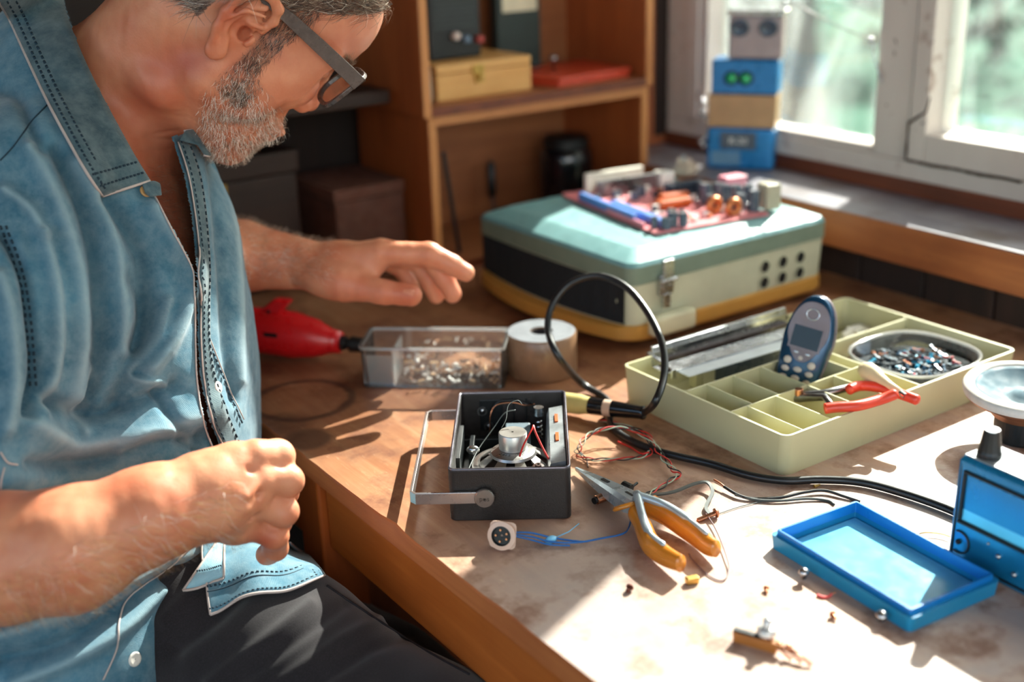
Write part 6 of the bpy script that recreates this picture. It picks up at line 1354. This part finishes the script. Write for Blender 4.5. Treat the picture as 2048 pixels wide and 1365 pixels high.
SP = SP+SN*dsp[:, None]; SN = normals(SP, SQ); sx_, sy_, sd_ = proj(SP)
def inpoly(X, Y, pl):
    r = np.zeros(X.shape, bool); n = len(pl)
    for i in range(n):
        (x0, y0), (x1, y1) = pl[i], pl[(i+1) % n]
        if y0 == y1: continue
        c = (y0 > Y) != (y1 > Y); r ^= c & (X < (x1-x0)*(Y-y0)/(y1-y0)+x0)
    return r
E1 = [(350, 285), (371, 350), (385, 430), (394, 515), (396, 600), (397, 680), (403, 760), (421, 840), (446, 905)]     # far front edge
E2 = [(262, 290), (301, 372), (342, 452), (386, 533), (390, 575), (391, 640), (392, 690), (395, 760), (408, 840), (430, 905)]  # near front edge
vx, vy = sx_[SQ].mean(1), sy_[SQ].mean(1); ctr = SP[SQ].mean(1); fn = SN[SQ[:, 0]]
vd = (ctr-_c)@_f; kill = inpoly(vx, vy, E2[1:]+E1[::-1]+[(345, 272), (395, 266), (700, 260), (700, -200), (118, -200), (118, -45), (128, 10), (150, 75), (190, 165), (232, 245), (268, 310)]) & (((fn@_f < .25) & (vy > 270)) | ((vd < 1.36) & (vy <= 270)))
kill |= ((ctr-SE)@arm_d > .0) & (np.linalg.norm(ctr-SE, axis=1) < .09) & (vx < -20)
lo_ = STOR[0][0]; kill |= (ctr[:, 2] < float(d3(-20, 1380, 1.13)[2])-.088)
SQk = SQ[~kill]; used_ = np.unique(SQk); mp = -np.ones(len(SP), int); mp[used_] = np.arange(len(used_))
shirt = np_mesh('shirt', SP[used_], mp[SQk], M['denim'], man); shirt['label'] = 'faded blue denim shirt, open at the collar'
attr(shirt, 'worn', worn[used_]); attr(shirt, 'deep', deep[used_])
sl = shirt.modifiers.new('t', 'SOLIDIFY'); sl.thickness = .0014; sl.offset = -1
def bvh(P__, Q__): return BVHTree.FromPolygons([Vector(p) for p in P__], [tuple(int(i) for i in q) for q in Q__])
front = ~kill & (fn@_f < .35); BV_S = bvh(*(lambda q: (SP[np.unique(q)], np.searchsorted(np.unique(q), q)))(SQ[(fn@_f < .35)]))
def onS(x, y, off=.0015, bv=None, dflt=1.15):
    """point on the cloth under a picture position, lifted off toward the viewer"""
    r = D(x, y, 1.0)-CAMLOC; h = (bv or BV_S).ray_cast(CAMLOC, r.normalized())
    return h[0]+h[1]*(off if h[1].dot(r) < 0 else -off) if h[0] is not None else D(x, y, dflt)
def linepts(pl, n=60):
    P = [Vector((x, y, 0)) for x, y in pl]; q = spline(P, 10); L = [0]
    for a, b_ in zip(q[:-1], q[1:]): L.append(L[-1]+(b_-a).length)
    out = []; j = 0
    for i in range(n):
        t = L[-1]*i/(n-1)
        while j < len(L)-2 and L[j+1] < t: j += 1
        u = (t-L[j])/max(1e-6, L[j+1]-L[j]); p = q[j].lerp(q[j+1], min(1, max(0, u))); out.append((p.x, p.y))
    return out
def seam(pl, r=.0007, off=.001, mat=None, parent=None, name='edge_stitching', bv=None, n=60):
    P = [onS(x, y, off, bv) for x, y in linepts(pl, n)]; P = [(P[max(i-1, 0)]+P[i]*2+P[min(i+1, n-1)])/4 for i in range(n)]
    m = MB(); m.tube(P, r, 6); return mk(name, m, mat or M['thread'], parent or shirt_p, world=True, smooth=True)
def dashes(pl, r=.0009, off=.0012, mat=None, parent=None, name='stitching', bv=None, step=11, duty=.55):
    L = sum(math.hypot(b_[0]-a[0], b_[1]-a[1]) for a, b_ in zip(pl[:-1], pl[1:])); n = max(2, int(L/step)); pts = linepts(pl, n*4+1); m = MB()
    for i in range(n):
        a, b_ = pts[i*4], pts[i*4+max(1, round(4*duty))]; m.tube([onS(*a, off, bv), onS(*b_, off, bv)], r, 5)
    return mk(name, m, mat or M['threadd'], parent or shirt_p, world=True, smooth=True)
def strip(name, left, right, mat, parent, off=.0018, th=.0016, n=70, k=5, bv=None, bow=.0):
    """band of cloth between two picture curves, laid on what lies beneath"""
    a, b_ = linepts(left, n), linepts(right, n); V = []
    for p, q in zip(a, b_):
        for j in range(k):
            t = j/(k-1); V.append(onS(p[0]+(q[0]-p[0])*t, p[1]+(q[1]-p[1])*t, off+bow*math.sin(PI*t), bv))
    for _ in range(3):
        W = list(V)
        for i in range(1, n-1):
            for j in range(k): V[i*k+j] = (W[(i-1)*k+j]+W[i*k+j]*2+W[(i+1)*k+j])/4
    m = MB(); m.put(V, [(i*k+j, i*k+j+1, (i+1)*k+j+1, (i+1)*k+j) for i in range(n-1) for j in range(k-1)])
    o = mk(name, m, mat, parent, world=True, smooth=True); s_ = o.modifiers.new('t', 'SOLIDIFY'); s_.thickness = th; s_.offset = 1; return o
shirt_p = shirt
# far front band with button holes and button
E1r = [(x+w_, y) for (x, y), w_ in zip(E1, (22, 24, 22, 20, 18, 18, 24, 34, 36))]
plk = strip('placket', E1, E1r, M['denimdark'], shirt, .0022)
seam(E1, .0008, .0032, M['thread'], plk); dashes([(x+5, y) for x, y in E1], .0007, .0042, M['threadd'], plk)
dashes([(x-3, y) for x, y in E1r], .0008, .0042, M['threadd'], plk, step=13); seam([(x+2, y) for x, y in E1r], .0006, .002, M['thread'], plk)
dashes([(400, 615), (415, 680), (438, 740), (462, 800), (484, 852)], .0009, .0014, M['threadd'], shirt, step=12); seam([(397, 600), (412, 660), (436, 725), (460, 785), (486, 840)], .0006, .0012, M['thread'], shirt)
def btn(x, y, r, mat, parent, off=.003, lab=None):
    p = onS(x, y, off); q = onS(x+6, y, off); w__ = onS(x, y+6, off); nn = (q-p).cross(w__-p).normalized(); nn = nn if nn.dot(FWD) < 0 else -nn
    m = MB(); m.lathe([(.001, .0), (r, 0), (r*1.05, .0006), (r*.9, .0014), (r*.6, .0009), (.0005, .0009)], p, nn, 24); return mk('button', m, mat, parent, world=True, smooth=True, label=lab)
btn(429, 776, .0052, M['button'], plk, .0035); btn(267, 1319, .0058, M['button'], shirt, .0015)
btn(288, 386, .0052, plain('horn_button', '#b08a5a', .4), shirt, .003, 'small horn collar button')
# near front edge band
E2v = E2[1:]; E2l = [(x-20-6*math.sin(i), y+4) for i, (x, y) in enumerate(E2v)]
seam([(x-2, y+2) for x, y in E2v], .0008, .0008, M['thread'], shirt); 
# seams of the near side: yoke, armhole, lower front
seam([(0, 322), (30, 290), (62, 245), (100, 205)], .0006, .0004, M['threadd'], shirt)
for dx in (0, 12): dashes([(0+dx, 452), (22+dx, 505), (40+dx, 565), (50+dx, 630), (56+dx, 700), (62+dx, 780)], .0010, .0008, M['threadd'], shirt, step=15, duty=.5)
seam([(395, 1082), (345, 1130), (262, 1190), (240, 1240), (232, 1300), (205, 1362)], .0008, .0008, M['thread'], shirt)
seam([(0, 905), (14, 925), (34, 930)], .0007, .0008, M['thread'], shirt)
seam([(8, 935), (2, 960), (0, 985)], .0007, .0008, M['thread'], shirt)

# collar: near leaf standing against the neck, folded down over the shirt
cn = [(118, -45), (128, 10), (150, 75), (190, 165), (232, 245), (268, 310), (300, 362)]
co_ = [(-40, -40), (8, 20), (48, 105), (95, 205), (138, 285), (172, 345), (205, 393)]
ca, cb_ = linepts(cn, 50), linepts(co_, 50); BVB = bvh(P_[::1], Q_[(tri_n@_f < .3)]) 
V = []; k = 9
for i, (p, q) in enumerate(zip(ca, cb_)):
    r0 = onS(p[0], p[1], .004, BVB, 1.12); r1 = onS(q[0], q[1], .006, None, 1.0); r1b = onS(q[0]*.6+p[0]*.4, q[1]*.6+p[1]*.4, .008, None, 1.02)
    dn = (r0-CAMLOC).length; d1 = (r1-CAMLOC).length; dmid = (r1b-CAMLOC).length
    for j in range(k):
        t = j/(k-1); x, y = p[0]+(q[0]-p[0])*t, p[1]+(q[1]-p[1])*t; ray_ = (D(x, y, 1.0)-CAMLOC).normalized()
        dd = (1-t)**2*(dn-.012)+2*t*(1-t)*(min(dmid, dn)-.010)+t*t*(d1-.001); hh = BV_S.ray_cast(CAMLOC, ray_); dd = min(dd, (hh[0]-CAMLOC).length-.006) if hh[0] is not None else dd
        V.append(CAMLOC+ray_*dd)
for _ in range(6):
    W = list(V)
    for i in range(1, 49):
        for j in range(k): V[i*k+j] = (W[(i-1)*k+j]+W[i*k+j]*2+W[(i+1)*k+j])/4
m = MB(); m.put(V, [(i*k+j, i*k+j+1, (i+1)*k+j+1, (i+1)*k+j) for i in range(49) for j in range(k-1)])
coll = mk('collar', m, M['denimdark'], shirt, world=True, smooth=True, label='dark faded denim collar'); s_ = coll.modifiers.new('t', 'SOLIDIFY'); s_.thickness = .0022; s_.offset = 0
def cgrid(t, u):
    i = min(48.999, max(0, t*49)); j = min(k-1.001, max(0, u*(k-1))); a, b_ = int(i), int(j); fa, fb = i-a, j-b_
    return (V[a*k+b_]*(1-fa)*(1-fb)+V[(a+1)*k+b_]*fa*(1-fb)+V[a*k+b_+1]*(1-fa)*fb+V[(a+1)*k+b_+1]*fa*fb)
def ctube(f, n, r, mat, name, off=.0022):
    m = MB(); P = []
    for i in range(n):
        p = cgrid(*f(i/(n-1))); P.append(p+(CAMLOC-p).normalized()*off)
    m.tube(P, r, 6); return mk(name, m, mat, coll, world=True, smooth=True)
ctube(lambda t: (t, .995), 60, .0013, M['thread'], 'edge_piping', .0005); ctube(lambda t: (.999, t), 20, .0013, M['thread'], 'edge_piping', .0005)
for u_ in (.86, .72):
    m = MB()
    for i in range(46 if u_ > .8 else 40):
        p, q = cgrid(i/47, u_), cgrid((i+.55)/47, u_); o_ = (CAMLOC-p).normalized()*.0016; m.tube([p+o_, q+o_], .0011, 5)
    mk('stitching', m, M['threadd'], coll, world=True, smooth=True)
for t_ in (.955, .90):
    m = MB()
    for i in range(12):
        p, q = cgrid(t_, i/13+.03), cgrid(t_, (i+.55)/13+.03); o_ = (CAMLOC-p).normalized()*.0016; m.tube([p+o_, q+o_], .0010, 5)
    mk('stitching', m, M['threadd'], coll, world=True, smooth=True)
strip('collar_stand', [(278, 372), (300, 366), (312, 372)], [(286, 392), (302, 404), (315, 398)], M['denimdark'], shirt, .006, n=12, k=4)
# far collar leaf
far = MB(); fp = [(342, 292), (352, 272), (376, 268), (392, 280), (408, 300), (400, 322), (390, 320), (376, 300)]
FV = [onS(x, y, .010, None, 1.2) for x, y in fp]; cen = sum(FV, Vector())/len(FV)
far.put(FV+[cen-FWD*.003], [(i, (i+1) % 8, 8) for i in range(8)]); o = mk('far_collar', far, M['denimdark'], shirt, world=True, smooth=True); s_ = o.modifiers.new('t', 'SOLIDIFY'); s_.thickness = .002
m = MB(); m.tube([p-FWD*.001 for p in FV[1:7]], .0010, 6); mk('edge_piping', m, M['thread'], o, world=True, smooth=True)

# ---- trousers --------------------------------------------------------------
Tf = Field(A_([-.14, .35, .0]), A_([.78, 1.42, .82]), .0028)
HP0 = d3(-20, 1380, 1.13); K1 = d3(1120, 1700, .965); K2 = d3(1040, 1580, 1.11)
Tf.ell(HP0, (.12, .15, .11), np.stack([BF, BL, zz_]), .03)
Tf.chain([HP0+.06*BF, d3(330, 1210, 1.10), d3(543, 1335, 1.055), d3(858, 1530, .995), K1], [.092, .086, .084, .074, .062], .03)
Tf.chain([HP0+.08*BL, d3(470, 1215, 1.29), d3(760, 1400, 1.21), K2], [.095, .080, .074, .062], .02)
for K_, tx_, ty_ in ((K1, .06, -.04), (K2, .10, .02)):
    an = A_([K_[0]+tx_, K_[1]+ty_, .12]); Tf.chain([K_, (K_+an)/2, an], [.062, .058, .052], .02)
TP_, TQ_ = Tf.mesh(); del Tf.f; TP_ = relax(TP_, TQ_, 3); TN = normals(TP_, TQ_)
if (TN*(TP_-HP0)).sum() < 0: TN = -TN; TQ_ = TQ_[:, ::-1]
tx_, ty_, td_ = proj(TP_); ds = .0018*noise3(TP_, 30, 7)+.0010*noise3(TP_, 70, 8)
for pl, h, w_ in ([([(420, 1365), (520, 1290), (620, 1210)], .0035, 14), ([(350, 1300), (440, 1230), (480, 1190)], -.005, 18), ([(560, 1365), (680, 1280), (760, 1240)], .0030, 13), ([(480, 1365), (600, 1275), (690, 1210)], -.0030, 13),
                   ([(640, 1365), (740, 1300), (820, 1270)], -.0030, 12), ([(330, 1240), (390, 1180), (420, 1140)], .004, 18)]):
    ds += h*np.exp(-(segd(tx_, ty_, pl)/w_)**2)*(TN@_f < .2)
TP_ = TP_+TN*ds[:, None]
def trous():
    m, n, l, b = nodes('dark_trouser_cloth'); co = coords(n, l); f = noise(n, l, co, 8, 5); g = noise(n, l, co, 900, 3)
    l.new(mixc(n, l, ramp(n, l, g, [(.4, (0, 0, 0)), (.8, (.3,)*3)]), ramp(n, l, f, [(.3, lin('#1b181a')), (.7, lin('#2a2628'))]), lin('#443e45')), b.inputs['Base Color'])
    b.inputs['Roughness'].default_value = .9; inp(b, 'Specular IOR Level', .15); inp(b, 'Sheen Weight', .3); bump(n, l, b, g, .3, .0004); return m
M['trouser'] = trous(); trousers = np_mesh('trousers', TP_, TQ_, M['trouser'], man)
BV_T = bvh(TP_, TQ_[(TN[TQ_[:, 0]]@_f < .3)])
seam([(652, 1172), (700, 1205), (780, 1258), (860, 1308), (940, 1352)], .0012, .0005, plain('trouser_seam', '#1c1a1f', .9), trousers, 'side_seam', BV_T)
m = MB(); px0 = onS(610, 1135, .006, BV_T); 
for K_, tx2, ty2 in ((K1, .06, -.04), (K2, .10, .02)):
    an = Vector((K_[0]+tx2, K_[1]+ty2, 0)); dv = Vector((.9, -.4, 0)).normalized(); sv = Vector((.4, .9, 0)).normalized(); m = MB(); rings = []
    for t, w_, h_, z_ in ((-.09, .02, .02, .04), (-.075, .032, .05, .05), (-.02, .037, .10, .06), (.04, .040, .075, .045), (.10, .046, .05, .03), (.155, .043, .035, .022), (.185, .02, .018, .015)):
        c = an+dv*t; rings.append([c+sv*math.cos(2*PI*k/16)*w_+Vector((0, 0, max(.001, z_+math.sin(2*PI*k/16)*h_*.6))) for k in range(16)])
    m.loft(rings); mk('shoe', m, plain('dark_shoe', '#1c1918', .5), man, world=True, smooth=True)
# ---- shirt tail lying on the thigh ------------------------------------------
def patch(name, c00, c10, c11, c01, mat, parent, off, nu=26, nv=12, wave=.002, seed=1, lab=None):
    V = []
    for j in range(nv):
        for i in range(nu):
            u, v = i/(nu-1), j/(nv-1); x = (c00[0]*(1-u)+c10[0]*u)*(1-v)+(c01[0]*(1-u)+c11[0]*u)*v; y = (c00[1]*(1-u)+c10[1]*u)*(1-v)+(c01[1]*(1-u)+c11[1]*u)*v
            y += 4*math.sin(u*9+seed)*v; V.append(onS(x, y, off+wave*(1+math.sin(u*11+v*3+seed)), BV_T, 1.09))
    for _ in range(3):
        W = list(V)
        for j in range(nv):
            for i in range(nu): V[j*nu+i] = (W[j*nu+i]*2+W[j*nu+max(i-1, 0)]+W[j*nu+min(i+1, nu-1)]+W[max(j-1, 0)*nu+i]+W[min(j+1, nv-1)*nu+i])/6
    m = MB(); m.put(V, [(j*nu+i, j*nu+i+1, (j+1)*nu+i+1, (j+1)*nu+i) for j in range(nv-1) for i in range(nu-1)])
    o = mk(name, m, mat, parent, world=True, smooth=True, label=lab); s_ = o.modifiers.new('t', 'SOLIDIFY'); s_.thickness = .0016; s_.offset = 1; return o, V
tail, TV = patch('shirt_tail', (395, 1075), (580, 1085), (648, 1170), (420, 1236), M['denim'], man, .004, lab='turned up hem of the denim shirt')
def tpt(u, v, nu=26, nv=12, up=.0028):
    i, j = min(nu-1.001, u*(nu-1)), min(nv-1.001, v*(nv-1)); a, b_ = int(i), int(j); fa, fb = i-a, j-b_
    p = TV[b_*nu+a]*(1-fa)*(1-fb)+TV[b_*nu+a+1]*fa*(1-fb)+TV[(b_+1)*nu+a]*(1-fa)*fb+TV[(b_+1)*nu+a+1]*fa*fb; return p+(CAMLOC-p).normalized()*up
def ttube(f, n, r, mat, nm, dash=0, up=.0026):
    m = MB()
    if dash:
        for i in range(n): m.tube([tpt(*f(i/n), up=up), tpt(*f((i+dash)/n), up=up)], r, 5)
    else: m.tube([tpt(*f(i/(n-1)), up=up) for i in range(n)], r, 6)
    return mk(nm, m, mat, tail, world=True, smooth=True)
ttube(lambda t: (t, .995), 50, .0013, M['thread'], 'edge_piping', up=.001); ttube(lambda t: (.995, t), 24, .0013, M['thread'], 'edge_piping', up=.001); ttube(lambda t: (.005, t), 24, .0011, M['thread'], 'edge_piping', up=.001)
ttube(lambda t: (t*.96, .90), 26, .0007, M['threadd'], 'stitching', .5); ttube(lambda t: (t*.96, .70), 60, .0006, M['threadd'], 'seam_line'); ttube(lambda t: (t*.96, .64), 22, .0010, M['threadd'], 'stitching', .5)
ttube(lambda t: (.93, .05+t*.9), 16, .0009, M['threadd'], 'stitching', .5); ttube(lambda t: (.965, .05+t*.9), 16, .0007, M['threadd'], 'stitching', .5)
# rolled corner
m = MB(); n_ = 14; Rr = []
for i in range(n_):
    t = i/(n_-1); a = onS(372+78*t, 1188-22*t, .006, BV_T, 1.09); b_ = onS(432+14*t, 1098+8*t, .010, BV_T, 1.09); up_v = (CAMLOC-a).normalized(); mid = (a+b_)/2+up_v*(.012+.004*math.sin(t*4))
    Rr.append([((1-s_)**2*a+2*s_*(1-s_)*(mid+up_v*.012)+s_*s_*b_) for s_ in [q/8 for q in range(9)]])
m.put([p for r in Rr for p in r], [(i*9+j, i*9+j+1, (i+1)*9+j+1, (i+1)*9+j) for i in range(n_-1) for j in range(8)])
fold = mk('rolled_corner', m, M['denimpale'], man, world=True, smooth=True, label='pale rolled corner of the shirt hem'); s_ = fold.modifiers.new('t', 'SOLIDIFY'); s_.thickness = .0016
m = MB(); m.tube([r[0]+(CAMLOC-r[0]).normalized()*.0006 for r in Rr], .0012, 6); m.tube(Rr[0], .0011, 6); m.tube(Rr[-1], .0011, 6); mk('edge_piping', m, M['thread'], fold, world=True, smooth=True)
m = MB()
for i in range(12):
    a = Rr[i]; m.tube([a[3]+(CAMLOC-a[3]).normalized()*.0012, (a[3]*.45+Rr[i+1][3]*.55)+(CAMLOC-a[3]).normalized()*.0012], .0008, 5)
mk('stitching', m, M['threadd'], fold, world=True, smooth=True)

# ---- glasses ---------------------------------------------------------------------
gl = thing('glasses', 'thick grey-brown framed glasses worn on the bent head', 'glasses', tuple(H(.10, 0, .03)))
M['gframe'] = plain('glasses_frame', '#4a403c', .3, spec=.7, var=.25, sc=120); M['lens'] = glassmat('lens_glass', (.93, .90, .92), .10, .01)
XL = .106
def lens_outline(s_, g=1.0):
    P = []
    for k in range(40):
        a = 2*PI*k/40; c_, q_ = math.cos(a), math.sin(a); y = .0290*math.copysign(abs(c_)**.75, c_); z = .0225*math.copysign(abs(q_)**.8, q_)
        P.append(H(XL-.005*abs(y/.029)**2*(1 if c_*1 > 0 else .3)+.10*(z*g), s_*(.0420+y*g), .0275+z*g+.002*c_))
    return P
for s_ in (-1, 1):
    P = [Vector(p) for p in lens_outline(s_)]; m = MB(); rings = []
    for i in range(41):
        p = P[i % 40]; d = (P[(i+1) % 40]-P[(i-1) % 40]).normalized(); fv = Vector(HF); o_ = fv.cross(d).normalized(); r_ = .0020
        rings.append([p+fv*a*.0019+o_*b_*r_ for a, b_ in ((-1, -1), (1, -1), (1, 1), (-1, 1))])
    m.loft(rings, cap=False); mk('rim', m, M['gframe'], gl, world=True, bevel=.0005)
    m = MB(); Q = [Vector(p) for p in lens_outline(s_, .965)]; cc = sum(Q, Vector())/40+Vector(HF)*.002; m.put(Q+[cc], [(i, (i+1) % 40, 40) for i in range(40)]); mk('lens', m, M['lens'], gl, world=True, smooth=True)
    tp_ = [H(XL-.001, s_*.0690, .041), H(XL-.003, s_*.0750, .0415), H(.088, s_*.0765, .0410), H(.050, s_*.0785, .0385), H(.018, s_*.080, .036), H(-.004, s_*.082, .033), H(-.018, s_*.079, .018), H(-.024, s_*.074, .002)]
    m = MB(); rings = []
    for i, p in enumerate(tp_):
        p = Vector(p); d = Vector(tp_[min(i+1, 7)]-tp_[max(i-1, 0)]).normalized(); lv = Vector(HL)*s_; uv = d.cross(lv).normalized(); hh = (.0066, .0068, .0066, .0062, .0055, .0045, .0038, .003)[i]
        if i < 2: lv = (lv+Vector(HF)*-.3).normalized()
        rings.append([p+lv*a*.0017+uv*b_*hh for a, b_ in ((-1, -1), (1, -1), (1, 1), (-1, 1))])
    m.loft(rings); mk('temple', m, M['gframe'], gl, world=True, bevel=.0007)
m = MB(); m.tube([tuple(H(XL+.001, y, .036+.002*math.cos(y*200))) for y in (-.0125, -.006, 0, .006, .0125)], .0022, 8); mk('bridge', m, M['gframe'], gl, world=True, smooth=True)

# ---- stool under the man ------------------------------------------------------------
c_ = Vector((float(HP0[0]), float(HP0[1]), 0)); zs = float(TP_[(np.hypot(TP_[:, 0]-HP0[0], TP_[:, 1]-HP0[1]) < .1)][:, 2].min())+.004
st_ = thing('stool', 'round wooden stool under the seated person', 'stool', (c_.x, c_.y, 0))
mk('seat', MB().lathe([(.001, zs-.035), (.15, zs-.035), (.165, zs-.028), (.165, zs-.008), (.155, zs), (.001, zs)], (c_.x, c_.y, 0), n=48), M['leg'], st_, world=True)
for k in range(4):
    a = PI/4+k*PI/2; mk('leg', MB().cyl((c_.x+.10*math.cos(a), c_.y+.10*math.sin(a), zs-.035), (c_.x+.16*math.cos(a), c_.y+.16*math.sin(a), 0), .018, .014), M['leg'], st_, world=True)
